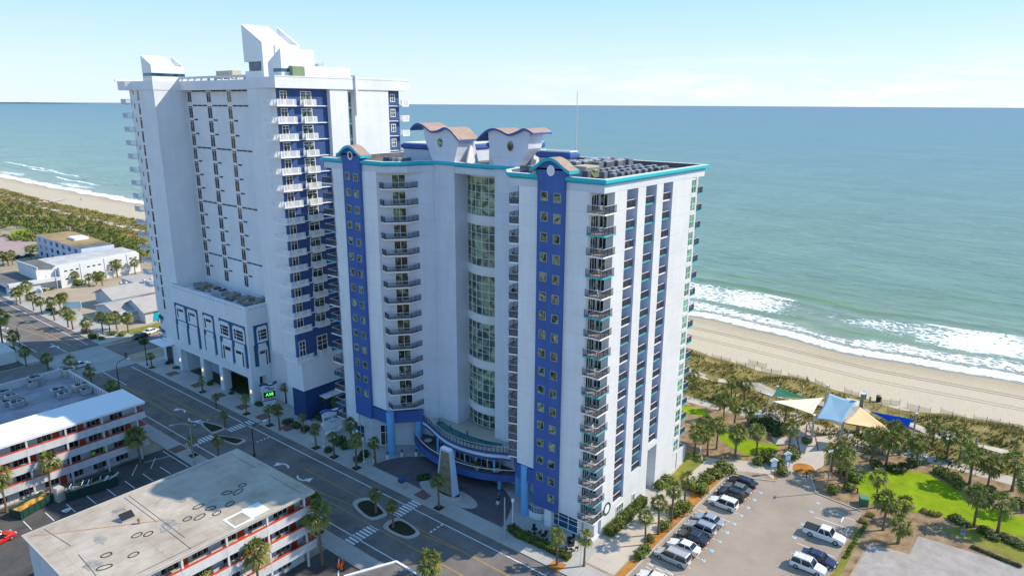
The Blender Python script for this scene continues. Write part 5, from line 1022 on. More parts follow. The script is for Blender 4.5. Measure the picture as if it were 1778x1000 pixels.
# ---------------------------------------------------------------- palms, shrubs, hedges, grass
def palm_crown(rr, rad, nleaf, droop, dead=0):
    """fan palm crown around the origin: stalks ending in folded fans"""
    mb = MB()
    for i in range(nleaf):
        az = 2.39996*i+rr.uniform(-.3,.3); f = i/(nleaf-1); el = R(80-(118+12*(i % 3))*f**.9)+rr.uniform(-.16,.16); L = rad*rr.uniform(.42,.60)
        d = Vector((math.cos(az)*math.cos(el), math.sin(az)*math.cos(el), math.sin(el))); side = d.cross(Vector((0,0,1)))
        side = side.normalized() if side.length > .05 else Vector((1,0,0)); roll = rr.uniform(-.7,.7); up = side.cross(d).normalized(); side, up = side*math.cos(roll)+up*math.sin(roll), up*math.cos(roll)-side*math.sin(roll)
        mi = 2 if (f > .93 and i % 3 < dead) else (1 if f > .55 and rr.random() < .25 or rr.random() < .12 else 0)
        tip = d*L+Vector((0,0,-.14*L*math.cos(el)))
        mb.add([side*.025, -side*.025, tip-side*.02, tip+side*.02], [(0,1,2,3)], mi)
        nl = 11; R_ = rad*rr.uniform(.50,.64); dd = (tip-d*L*.6).normalized()
        for k in range(nl):
            a = R(-82+164*k/(nl-1))+rr.uniform(-.07,.07); v = (dd*math.cos(a)+side*math.sin(a)); fold = up*(.10*(1-abs(k-5)/5)-.02+(.05 if k % 2 else -.05))*R_
            w = R_*.085; per = v.cross(up).normalized()*w; ln = R_*(1-.30*(abs(k-5)/5)**1.5)*rr.uniform(.85,1.1); m1 = tip+v*ln*.6+fold; dz = droop*R_*rr.uniform(.3,1.8)
            e_ = tip+v*ln*.98+fold*.5+Vector((0,0,-dz)); m1.z -= dz*.18
            q = len(mb.v); mb.v += [tuple(tip-per*.4), tuple(tip+per*.4), tuple(m1+per), tuple(e_), tuple(m1-per)]; mb.f.append((q,q+1,q+2,q+4)); mb.m.append(mi); mb.f.append((q+4,q+2,q+3)); mb.m.append(mi)
    return mb
PALM = []
for i, (h, rad, n, dr, dead, lean) in enumerate(((4.6,1.9,32,.30,0,.10),(5.2,2.1,34,.34,1,-.22),(3.9,1.75,28,.28,0,.15),(6.2,1.95,32,.36,2,.25),(3.0,1.65,28,.24,0,-.05),(7.0,2.05,30,.38,2,.35),(4.3,1.3,26,.30,0,.12),(3.1,1.1,24,.26,0,-.06),(5.6,1.6,30,.34,1,-.2))):
    rr = random.Random(20+i); t = thing('palm_tree', 'x', 'palm tree', (0,0,0)); tr = MB()
    pts = [(lean*(k/6)**2*1.2, .25*lean*(k/6), h*k/6) for k in range(7)]; rs = [.24,.19,.17,.165,.16,.17,.21]
    tr.tube(pts, rs, 8)
    for k in range(14):                                             # old leaf bases under the crown
        a = rr.uniform(0,6.3); z = h-rr.uniform(.05,.9); x0 = lean*1.2*(z/h)**2; tr.tube([(x0+.12*math.cos(a),.12*math.sin(a),z-.25),(x0+.3*math.cos(a),.3*math.sin(a),z+.08)], [.05,.03], 4)
    tr.obj('trunk', M['trunk'], t); c = palm_crown(rr, rad, n, dr, dead).obj('crown', [M['frond'], M['frond2'], M['deadfrond']], t); c.location = (pts[-1][0], pts[-1][1], h-.05); PALM.append((t, h))
used = set()
def palm(x, y, z, h, label, group=None, kind=None):
    k = kind if kind is not None else min(range(6), key=lambda i: abs(PALM[i][1]-h)+rnd.uniform(0,1.2)); s = h/PALM[k][1]; s = max(.75, min(1.3, s)); o, _ = PALM[k]
    if k not in used: used.add(k); o.location = (x,y,z); o.scale = (s,s,s); o.rotation_euler.z = rnd.uniform(0,6.3); o['label'] = label
    else: o = dup(o, (x,y,z), rnd.uniform(0,6.3), label, s)
    if group: o['group'] = group
    elif 'group' in o: del o['group']
    return o
def pp(px_, py_, h, label, group=None, kind=None, z=0):
    x, y = G(px_, py_, z); return palm(x, y, max(z, hz(x, y)), h, label, group, kind)
GP = 'palms of the beach park'
park_palms = [   # photo survey of trunk feet, height, label
 (1203,676,3.6,'palm nearest the sea-side corner of the near hotel, alone in the dune grass'),(1269,692,4.2,'left palm of two standing in dune grass beside the sand path'),(1292.5,696,4.0,'right palm of two standing in dune grass beside the sand path'),
 (1256,729,4.6,'palm at the top of the thick clump left of the shade sails'),(1250,712,4.0,'palm above the thick clump, beside the path to the garden lawn'),(1299,742,4.6,'palm in the clump in front of the dark shrub bed'),(1275,738,4.4,'palm in the middle of the clump left of the shade sails'),
 (1205,791,5.0,'palm close to the end wall of the near hotel, second from the path'),(1228,790,4.6,'palm beside the white bench frame near the hotel lawn'),(1244,779,5.0,'palm at the left tip of the hotel lawn'),(1276,793,5.0,'palm on the lower edge of the hotel lawn, left of the middle'),(1313.5,790,4.8,'palm at the lower middle edge of the hotel lawn'),
 (1222,770,4.6,'palm between the near hotel and its lawn, upper one'),(1362.5,733,3.6,'broad palm behind the dark shrubs left of the tall sail posts'),(1370,780,4.6,'broad palm at the right end of the hotel lawn beside the walk'),
 (1513,800,5.2,'palm left in the dense clump below the peach sail'),(1538,808,5.4,'palm in the middle of the dense clump below the peach sail'),(1590,810,4.8,'palm at the right end of the clump below the blue sail'),(1561,790,4.6,'palm right behind the clump below the peach and blue sails'),(1549,778,4.4,'palm directly under the low tip of the peach sail'),
 (1459,832,6.0,'tall palm beside the light pole at the plaza entrance'),(1468,838,5.0,'palm at the plaza entrance, right of the light pole'),(1443,818,4.2,'low palm at the plaza entrance, leftmost of its clump'),
 (1617,781,4.6,'palm right of the royal blue sail, beside the promenade'),(1643,796,4.8,'left palm of the pair beside the running figure'),(1666,796,4.4,'right palm of the pair above the running figure'),
 (1683,840,5.6,'leaning palm at the top of the large lawn'),(1713,852,5.0,'palm just behind the leaning palm of the large lawn'),(1757,852,5.6,'bushy palm at the right edge above the large lawn'),(1690.5,914,5.4,'left palm of two on the lower edge of the large lawn'),(1732,924,5.2,'right leaning palm of two on the lower edge of the large lawn'),(1776,890,5.0,'palm cut by the right edge of the photo beside the large lawn'),
 (1519,881.5,5.8,'tall palm at the left end of the large lawn beside the green box'),(1533,920,5.0,'palm in the mulch corner above the gravel yard, tallest there'),(1559,943,3.4,'short palm in the mulch corner by the gravel yard'),(1567,903,3.0,'low yellowish palm at the back of the mulch corner'),
 (1120,945,4.7,'first palm from the street along the orange mulch strip'),(1143,927,5.4,'second palm from the street along the orange mulch strip'),(1165.5,905.5,5.6,'third palm from the street along the orange mulch strip'),(1187.5,880,5.2,'fourth palm from the street along the orange mulch strip')]
for q in park_palms: pp(*q[:3], q[3], GP, 8 if 'mulch strip' in q[3] else (5 if 'tall palm' in q[3] else None))
GS = 'street palms on the hotel pavement'
for q in ((967,980,4.6,'sunlit palm in an orange mulch square by the cafe hedge'),(1014,982,4.8,'sunlit palm at the cafe corner beside a white lamp post'),(264,638,3.0,'small shaded palm in a tree pit by the far hotel entrance'),(352,680,3.0,'small palm in a tree pit in front of the podium openings'),(428,718,3.4,'small palm in a tree pit beside the green lit sign'),(468.6,738,3.6,'palm in a tree pit right of the green lit sign'),(486,747,4.4,'taller palm in front of the navy plinth'),(549,777,3.6,'palm in a tree pit before the white hotel sign'),(580.5,792.6,4.0,'palm in a tree pit below the white hotel sign'),(619,812,5.6,'tall palm at the corner of the near hotel forecourt'),(762,880,5.0,'thin palm in front of the tapered fountain tower'),(612,778,5.0,'palm behind the white hotel sign against the cobalt bay'),(376,708,2.6,'very small palm at the kerb before the podium'),(652,806,4.4,'palm close to the entrance doors of the near hotel'),(497,700,3.8,'palm in the planting at the foot of the white corner box'),(528,752,3.4,'dark palm in the bed at the navy plinth corner'),(566,716,3.6,'dark palm beside the canopy between the two hotels'),(584,722,3.2,'low palm between the two hotels, right of the canopy')): pp(*q[:3], q[3], GS, 8 if 'sunlit' in q[3] or q[2] > 4.5 else (6 if q[2] > 3.3 else 7), .13)
for q in ((653,890,3.4,'palm on the upper traffic island'),(683,915,3.8,'palm on the lower traffic island'),(391,742,2.8,'small palm at the tip of the far traffic island'),(553,922,5.2,'palm in a tree pit at the end of the beige motel'),(336,792,3.2,'palm in a tree pit beside the motel yard'),(380,800,4.0,'small palm at the kerb behind the beige roof')): pp(*q[:3], q[3], 'palms along the road', 7 if q[2] < 3.6 else (8 if q[2] > 5 else 6), .13)
for q in ((244,803,5.4,'palm at the shaded end of the white roofed motel'),(90,861,6.4,'tall sunlit palm in front of the white roofed motel'),(12,889,6.6,'tall palm at the left edge in front of the white roofed motel'),(560,980,8.0,'tallest thin palm beside the beige motel'),(452,1046,7.4,'tall sunlit palm against the red capped walkways, bottom edge'),(352,1075,6.6,'palm top showing above the bottom edge under the beige motel')): pp(*q[:3], q[3], 'palms in the motel yards', 5 if q[2] > 6 else None)
pp(745,1030,5.0,'sunlit palm at the bottom edge beside the road, cut by the frame', None, 1)
GL = 'palms by the low buildings, far left'
left_palms = [(36,528,4.6,'street palm'),(49,523,5.4,'street palm'),(59,540,4.6,'street palm'),(73,546,4.4,'street palm'),(95,557,6.0,'street palm'),(106,543,4.6,'palm'),(115,541,4.8,'palm'),(119,569,4.8,'street palm'),(127,573,4.4,'street palm'),(154,585,4.4,'street palm'),(179,577,4.6,'palm'),(191,576,4.4,'palm'),(223,577,4.6,'palm'),(203,572,4.2,'palm'),(115,496,5.2,'palm'),(132,496,4.0,'palm'),(178,496,4.0,'palm'),(204,481,5.0,'palm'),(235,476,4.6,'palm'),(54,451,4.6,'palm'),(22,459,4.4,'palm'),(6,461,4.4,'palm'),(15,462,4.0,'palm'),(30,530,4.4,'palm'),(155,498,3.6,'palm'),(168,494,3.6,'palm')]
lab_left = ['street palm nearest the white building corner','tall street palm behind the round sign','short street palm right of the round sign','street palm before the low sandy car park','tallest street palm in front of the sandy car park','palm left of the pale blue board','palm right of the pale blue board','street palm by the turn into the gabled shop','second street palm by the turn into the gabled shop','street palm before orange bushes at the gabled shop','left palm of three against the gabled shop wall','middle palm of three against the gabled shop wall','right palm of three against the gabled shop wall','palm behind the three at the gabled shop','tall palm against the middle of the white building','squat palm next to the bushy tree on the white building','squat palm by the lamp before the white building','palm casting its shadow on the right part of the white building','palm at the right end of the white building','palm at the left foot of the grey building','palm by the parked dark cars, far left','leftmost palm beyond the white building','second palm from the left edge beyond the white building','small street palm left of the tall pair','squat bushy palm before the white wall','squat palm at the car park edge']
for q, l in zip(left_palms, lab_left): pp(*q[:3], l, GL)
for q, l in (((84,642,3.0),'small dark palm by the crossing, in front of the flat roofed block'),((126,650,3.4),'dark palm beside the white car at the crossing'),((160,670,3.6),'dark palm right of the white car at the crossing'),((196,700,4.0),'dark palm behind the white roofed motel'),((26,612,4.6),'dark palm with a flat crown beside the traffic signal, far left'),((46,636,4.0),'dark palm at the corner of the cross road, far left'),((6,606,9.0),'tall leafy palm at the left edge beyond the cross road')): pp(*q, l, 'dark palms by the crossing')
# palm grove behind the beach, far left: many alike
cnt = 0
grove = [(4,372),(14,378),(24,372),(33,384),(44,390),(40,374),(52,380),(58,396),(68,392),(74,384),(82,398),(90,404),(98,398),(106,402),(112,412),(120,400),(126,406),(134,412),(138,402),(144,416),(152,410),(158,420),(166,416),(172,424),(180,420),(186,430),(192,438),(200,434),(208,440),(214,446),(222,442),(228,452),(236,448),(230,438),(206,428),(196,420),(176,412),(160,404),(148,400),(60,372),(20,390),(8,394),(30,398),(236,462),(244,455),(242,470),(118,418),(94,386),(128,396)]
for q in grove:
    x, y = G(*q); palm(x, y, 0, rnd.uniform(4.2,6.2), 'palm in the dense grove behind the dunes, far left of the tall hotel', 'palms of the far grove')
# shrubs: shells of leaf flakes round a twiggy core, uneven and open
def bush_mesh(rr, rx, ry, h, n, lf, box=False):
    mb = MB(); lobes = [(rr.uniform(-.45,.45)*rx, rr.uniform(-.45,.45)*ry, h*rr.uniform(.35,.62), rr.uniform(.45,.72)) for _ in range(6)]
    for i in range(n):
        if box:
            p = Vector((rr.uniform(-rx,rx), rr.uniform(-ry,ry), rr.uniform(.1,1)*h))
            if rr.random() < .78:
                k = rr.randrange(3)
                if k == 0: p.z = h*rr.uniform(.9,1.06)
                elif k == 1: p.y = ry*rr.choice((-1,1))*rr.uniform(.9,1.06)
                else: p.x = rx*rr.choice((-1,1))*rr.uniform(.95,1.04)
            nrm = Vector((rr.uniform(-1,1), rr.uniform(-1,1), rr.uniform(-.2,1.4))).normalized()
        else:
            lo = rr.choice(lobes); u = rr.uniform(-1,1); a = rr.uniform(0,6.283); s_ = math.sqrt(1-u*u); d = Vector((s_*math.cos(a), s_*math.sin(a), u)); r_ = lo[3]*rr.uniform(.72,1.06)
            p = Vector((lo[0]+d.x*rx*r_, lo[1]+d.y*ry*r_, max(.06, lo[2]+d.z*h*.62*r_))); nrm = (d+Vector((rr.uniform(-.7,.7), rr.uniform(-.7,.7), rr.uniform(-.3,.8)))).normalized()
        t1 = nrm.cross(Vector((rr.uniform(-1,1), rr.uniform(-1,1), rr.uniform(-1,1)))); t1 = t1.normalized() if t1.length > .01 else Vector((1,0,0)); t2 = nrm.cross(t1); L = lf*rr.uniform(.6,1.4); w = L*.55
        mb.add([p-t1*L, p-t2*w, p+t1*L, p+t2*w], [(0,1,2,3)], 1 if rr.random() < .22 else 0)
    return mb
BUSH = {}
for nm, (a, c) in dict(green=('leaf','leafy'), yellow=('leafy','frond2'), dark=('leafd','leaf'), ochre=('duneg','deadfrond')).items():
    for v in range(2):
        rr = random.Random(sum(map(ord, nm))+v*7); t = thing('shrub', 'x', 'shrub', (0,0,0)); bush_mesh(rr, 1, 1, 1.1, 620, .13).obj('foliage', [M[a], M[c]], t)
        k = MB()
        for j in range(9): an = 6.283*j/9; k.tube([(0,0,0),(.35*math.cos(an),.35*math.sin(an),.4),(.6*math.cos(an),.6*math.sin(an),.75)], [.05,.03,.015], 4)
        k.obj('stem', M['twig'], t); BUSH[nm, v] = [t, False]
def shrub(px_, py_, r, label, kind='green', group=None, xy=None, zs=1):
    x, y = xy or G(px_, py_); v = rnd.randrange(2); b_ = BUSH[kind, v]
    if not b_[1]: o = b_[0]; b_[1] = True; o.location = (x,y,max(0,hz(x,y))); o['label'] = label; o.rotation_euler.z = rnd.uniform(0,6)
    else: o = dup(b_[0], (x,y,max(0,hz(x,y))), rnd.uniform(0,6), label)
    o.scale = (r*rnd.uniform(.9,1.1), r*rnd.uniform(.9,1.1), r*zs)
    if group: o['group'] = group
    elif 'group' in o: del o['group']
for q in ((1256,818,1.9,'large bright green shrub at the head of the parking row'),(1240,828,1.7,'bright shrub left of the large one at the head of the parking row'),(1229,838,1.5,'shrub by the dark sedan at the head of the parking row'),(1216,856,1.8,'rounded hedge shrub beside the white estate car'),(1182,888,1.7,'wide shrub in the mulch strip behind the silver cars'),(1172,892,1.4,'lower shrub joined to the wide one in the mulch strip'),(1152,918,1.2,'shrub in the mulch strip between the second and third palms'),(1131,938,1.0,'small shrub by the first palm of the mulch strip'),(1118,957,1.0,'small shrub in the mulch strip by the silver van'),(1110,967,1.0,'shrub at the street end of the mulch strip'),
  (1141,848,1.6,'clipped shrub against the hotel wall by the garage opening'),(1160,838,1.4,'clipped shrub against the hotel wall, farther one'),(1191,848,1.2,'pale shrub where the side path meets the small lawn')): shrub(*q[:3], q[3], 'yellow' if 'bright' in q[3] else 'green', 'shrubs along the hotel side path')
for q in ((1310,738,1.9,'left dark shrub behind the hotel lawn'),(1330,738,2.0,'middle dark shrub behind the hotel lawn'),(1345,746,2.1,'right dark shrub behind the hotel lawn'),(1352,756,1.6,'dark shrub low on the right behind the hotel lawn'),(1322,750,1.5,'dark shrub nearest the hotel lawn'),(1284,750,1.4,'dark shrub between palms left of the dark bed')): shrub(*q[:3], q[3], 'dark', 'dark shrubs behind the hotel lawn')
for q in ((1333,800,1.7,'big shrub left of the blue kiosk sign'),(1348,808,1.6,'shrub between the two blue kiosk signs'),(1376,796,1.7,'shrub behind the right blue kiosk sign'),(1361,822,1.4,'round shrub in front of the right blue kiosk sign'),(1320,806,1.3,'shrub on the lawn edge left of the kiosk signs')): shrub(*q[:3], q[3], 'green', 'shrubs round the kiosk signs')
for q in ((1444,853,1.5,'green shrub below the light pole by the car park'),(1470,850,1.4,'reddish green shrub right of the light pole'),(1482,832,1.8,'tall shrub mass at the plaza entrance'),(1470,822,1.7,'upper shrub mass at the plaza entrance'),(1400,768,1.2,'low shrub at the foot of the left sail post'),(1522,812,1.5,'dark shrub in the palm clump below the sails, left'),(1555,818,1.5,'dark shrub in the palm clump below the sails, middle'),(1570,815,1.4,'dark shrub in the palm clump below the sails, right'),(1585,808,1.3,'dark shrub at the right end below the sails')): shrub(*q[:3], q[3], 'dark' if 'dark' in q[3] else 'green', 'shrubs by the plaza entrance')
for q in ((1630,822,1.1,'first shrub of the bank above the large lawn'),(1645,828,1.5,'second shrub of the bank above the large lawn'),(1658,836,1.6,'third shrub of the bank above the large lawn'),(1670,846,1.6,'fourth shrub of the bank above the large lawn'),(1720,855,1.2,'purple tinged shrub beside the leaning palm'),(1768,880,1.6,'shrub at the right edge above the large lawn')): shrub(*q[:3], q[3], 'ochre' if 'tinged' in q[3] or 'third' in q[3] else 'green', 'shrubs above the large lawn')
for q in ((1660,903,1.3,'first dark shrub below the large lawn'),(1672,910,1.2,'second dark shrub below the large lawn'),(1708,924,1.3,'dark shrub between the two lower lawn palms'),(1722,934,1.1,'rounded shrub left of the low hedge'),(1745,935,1.1,'first mound of the low hedge below the lawn'),(1757,941,1.1,'second mound of the low hedge below the lawn'),(1770,948,1.1,'third mound of the low hedge below the lawn')): shrub(*q[:3], q[3], 'dark', 'shrubs below the large lawn', None, .7)
for i, q in enumerate(((1607,889),(1619,893),(1631,896),(1500,905),(1512,897),(1577,925))): shrub(*q, .8, 'straw coloured grass clump in the mulch below the lawn, %s from the lawn' % ORD[i], 'ochre', 'ornamental grass clumps', None, .8)
for i in range(12): shrub(1468+i*3.2-(i*2.6 if i > 20 else 0), 968-i*5.2, .42, 'tiny planted shrub on the verge beside the gravel yard, %s from the bottom' % ORD[i], 'green', 'tiny verge shrubs')
for i in range(13): shrub(1690+i*6.6, 951+i*2.7, .45, 'tiny shrub edging the gravel yard on the right, %s from the left' % ORD[i], 'dark', 'tiny edging shrubs')
for q in ((735,832,1.1,'dark clipped ball shrub left of the fountain tower'),(790,852,1.2,'dark clipped ball shrub right of the fountain tower'),(762,848,.9,'low dark planting at the foot of the fountain tower')): shrub(*q[:3], q[3], 'dark', 'clipped shrubs round the fountain tower')
for q in ((590,770,1.5,'dark rounded shrub behind the white hotel sign'),(600,778,1.3,'dark rounded shrub right of the white hotel sign'),(570,784,1.0,'low hedge shrub under the white hotel sign'),(632,792,1.2,'shrub bed at the corner of the near hotel'),(622,800,1.0,'low shrub beside the tall forecourt palm'),(320,640,1.0,'yellowish shrub beside the first podium column'),(500,735,1.2,'dark shrub at the foot of the corner box'),(515,742,1.2,'dark shrub before the navy plinth'),(530,748,1.1,'dark shrub at the navy plinth corner'),(549,742,1.0,'dry tufted plant at the navy plinth corner'),(560,728,1.6,'big dark shrub along the navy wall, left'),(574,722,1.6,'big dark shrub along the navy wall, right'),(450,704,1.0,'shrub under the green lit sign'),(478,712,1.2,'shrub right of the green lit sign'),(365,668,.9,'low shrub in the podium opening'),(402,684,.7,'small shrub by the third podium column'),(292,632,.8,'low shrub below the entrance of the far hotel'),(306,640,.8,'low shrub left of the first podium column')): shrub(*q[:3], q[3], 'yellow' if 'yellow' in q[3] else ('ochre' if 'dry' in q[3] else 'dark'), 'shrubs along the hotel fronts')
for q in ((140,494,2.2,'bushy tree like shrub against the white building, left'),(172,487,2.4,'bushy tree like shrub against the white building, right'),(88,540,1.4,'dark hedge by the sandy car park'),(97,546,1.3,'dark hedge end by the sandy car park'),(60,510,1.0,'low hedge before the white building wall'),(76,506,1.0,'second low hedge before the white building wall'),(92,503,1.0,'third low hedge before the white building wall'),(162,588,1.6,'dark rounded shrub by the gabled shop corner'),(150,578,1.3,'orange flowering shrub by the gabled shop'),(212,584,1.2,'green shrub before the gabled shop'),(176,590,1.0,'yellow green shrub before the gabled shop'),(250,596,1.5,'dark shrub beside the parked dark car'),(16,610,1.5,'dark shrub by the tall palm at the left edge'),(196,582,1.2,'shrub below the three palms of the gabled shop'),(55,462,1.8,'shrub at the foot of the grey building'),(65,455,1.6,'second shrub at the foot of the grey building')): shrub(*q[:3], q[3], 'ochre' if 'orange' in q[3] else ('yellow' if 'yellow' in q[3] else ('dark' if 'dark' in q[3] else 'green')), 'shrubs by the low buildings, far left')
def hedge(pts, w, h, label, kind=('leaf','leafy')):
    t = thing('hedge', label, 'hedge', (*pts[0],0)); mb = MB(); rr = random.Random(len(label)); co = MB()
    for a, c in zip(pts, pts[1:]):
        v = Vector(c)-Vector(a); L = v.length; rz = math.atan2(v.y, v.x); b_ = bush_mesh(rr, L/2+.1, w/2, h, int(260*L*w), .12, True); m_ = Matrix.Translation(((a[0]+c[0])/2-pts[0][0], (a[1]+c[1])/2-pts[0][1], .02)) @ Matrix.Rotation(rz, 4, 'Z')
        o_ = len(mb.v); mb.v += [tuple(m_ @ Vector(q)) for q in b_.v]; mb.f += [tuple(i+o_ for i in f) for f in b_.f]; mb.m += b_.m
        co.rbox(((a[0]+c[0])/2-pts[0][0], (a[1]+c[1])/2-pts[0][1], .05), L, w*.72, h*.8, rz)
    mb.obj('foliage', [M[kind[0]], M[kind[1]]], t); co.obj('stem', M['twig'], t)
hedge([(80.4,45.0),(86.5,44.9)], 1.5, 1.5, 'clipped hedge at the foot of the south hotel wall, street end')
hedge([(87,45.1),(91.5,45.2)], 1.4, 1.4, 'clipped hedge at the foot of the south hotel wall, by the bench')
hedge([(72.5,57.4),(72.0,55.6),(72.1,51.5),(72.1,46.6)], 1.3, 1.0, 'low hedge round the cafe terrace on the pavement')
# dune grass: nobody could count it
mb = MB(); rg = random.Random(5)
for i in range(20000):
    y = rg.choice((rg.uniform(-30,75), rg.uniform(-30,75), rg.uniform(75,140), rg.uniform(200,760), rg.uniform(200,760))); u = rg.random(); x = xd(y)-rg.uniform(-1.5,22)
    if y > 190: x = xd(y)-rg.uniform(-1.5,26)
    n_ = math.sin(x*.55+1.9*math.sin(y*.37))+math.sin(y*.43+x*.21+1.4*math.sin(y*.13))+rg.uniform(-.6,.6)
    if n_ < -1.0 or (147.6 < x < 150.6 and y < 200) or (141 < x and 24 < y < 30): continue
    z = hz(x,y); s_ = (1.0 if y < 190 else 1.7)*rg.uniform(.6,1.3); mi = 1 if n_+rg.uniform(-.8,.8) > .9 else 0
    for k in range(5):
        a = rg.uniform(0,6.283); l_ = .5*s_*rg.uniform(.5,1.2); w = .10*s_; h_ = .6*s_*rg.uniform(.6,1.2)
        mb.add([(x+w*math.sin(a),y-w*math.cos(a),z),(x-w*math.sin(a),y+w*math.cos(a),z),(x+l_*math.cos(a),y+l_*math.sin(a),z+h_)], [(0,1,2)], mi)
o = mb.obj('dune_grass', [M['duneg'], M['leafy']]); o['kind'] = 'stuff'; o['label'] = 'ochre and green grass covering the dunes along the beach'; o['category'] = 'dune grass'
# scrubby ground cover under the far grove and behind the dunes: nobody could count it
mb = MB()
for i in range(7000):
    if i % 5: y = rg.uniform(285, 640); x = xd(y)-rg.uniform(24, 62)
    else: y = rg.uniform(-25, 110); x = xd(y)-rg.uniform(13, 24)
    if math.sin(x*.21+1.7*math.sin(y*.07))+math.sin(y*.11+x*.09) < -.7 or (147.4 < x < 150.8 and y < 200) or (133 < x and 18 < y < 46) or x < 134 and y < 120: continue
    if 99 < x < 115 and 283 < y < 331: continue
    s_ = (1.5 if y > 200 else .55)*rg.uniform(.6,1.3); z = max(0, hz(x,y))
    for k in range(6):
        a, e_ = rg.uniform(0,6.283), rg.uniform(.1,1.2); p = Vector((x+.8*s_*rg.uniform(-1,1), y+.8*s_*rg.uniform(-1,1), z+s_*rg.uniform(.1,.7))); d = Vector((math.cos(a)*math.cos(e_), math.sin(a)*math.cos(e_), math.sin(e_)))*.42*s_; w_ = Vector((-math.sin(a), math.cos(a), .3))*.22*s_
        mb.add([p-d, p-w_, p+d, p+w_], [(0,1,2,3)], 0 if rg.random() < .55 else (1 if rg.random() < .7 else 2))
o = mb.obj('undergrowth', [M['leaf'], M['leafy'], M['duneg']]); o['kind'] = 'stuff'; o['label'] = 'low green and ochre scrub under the far palms and behind the dunes'; o['category'] = 'undergrowth'
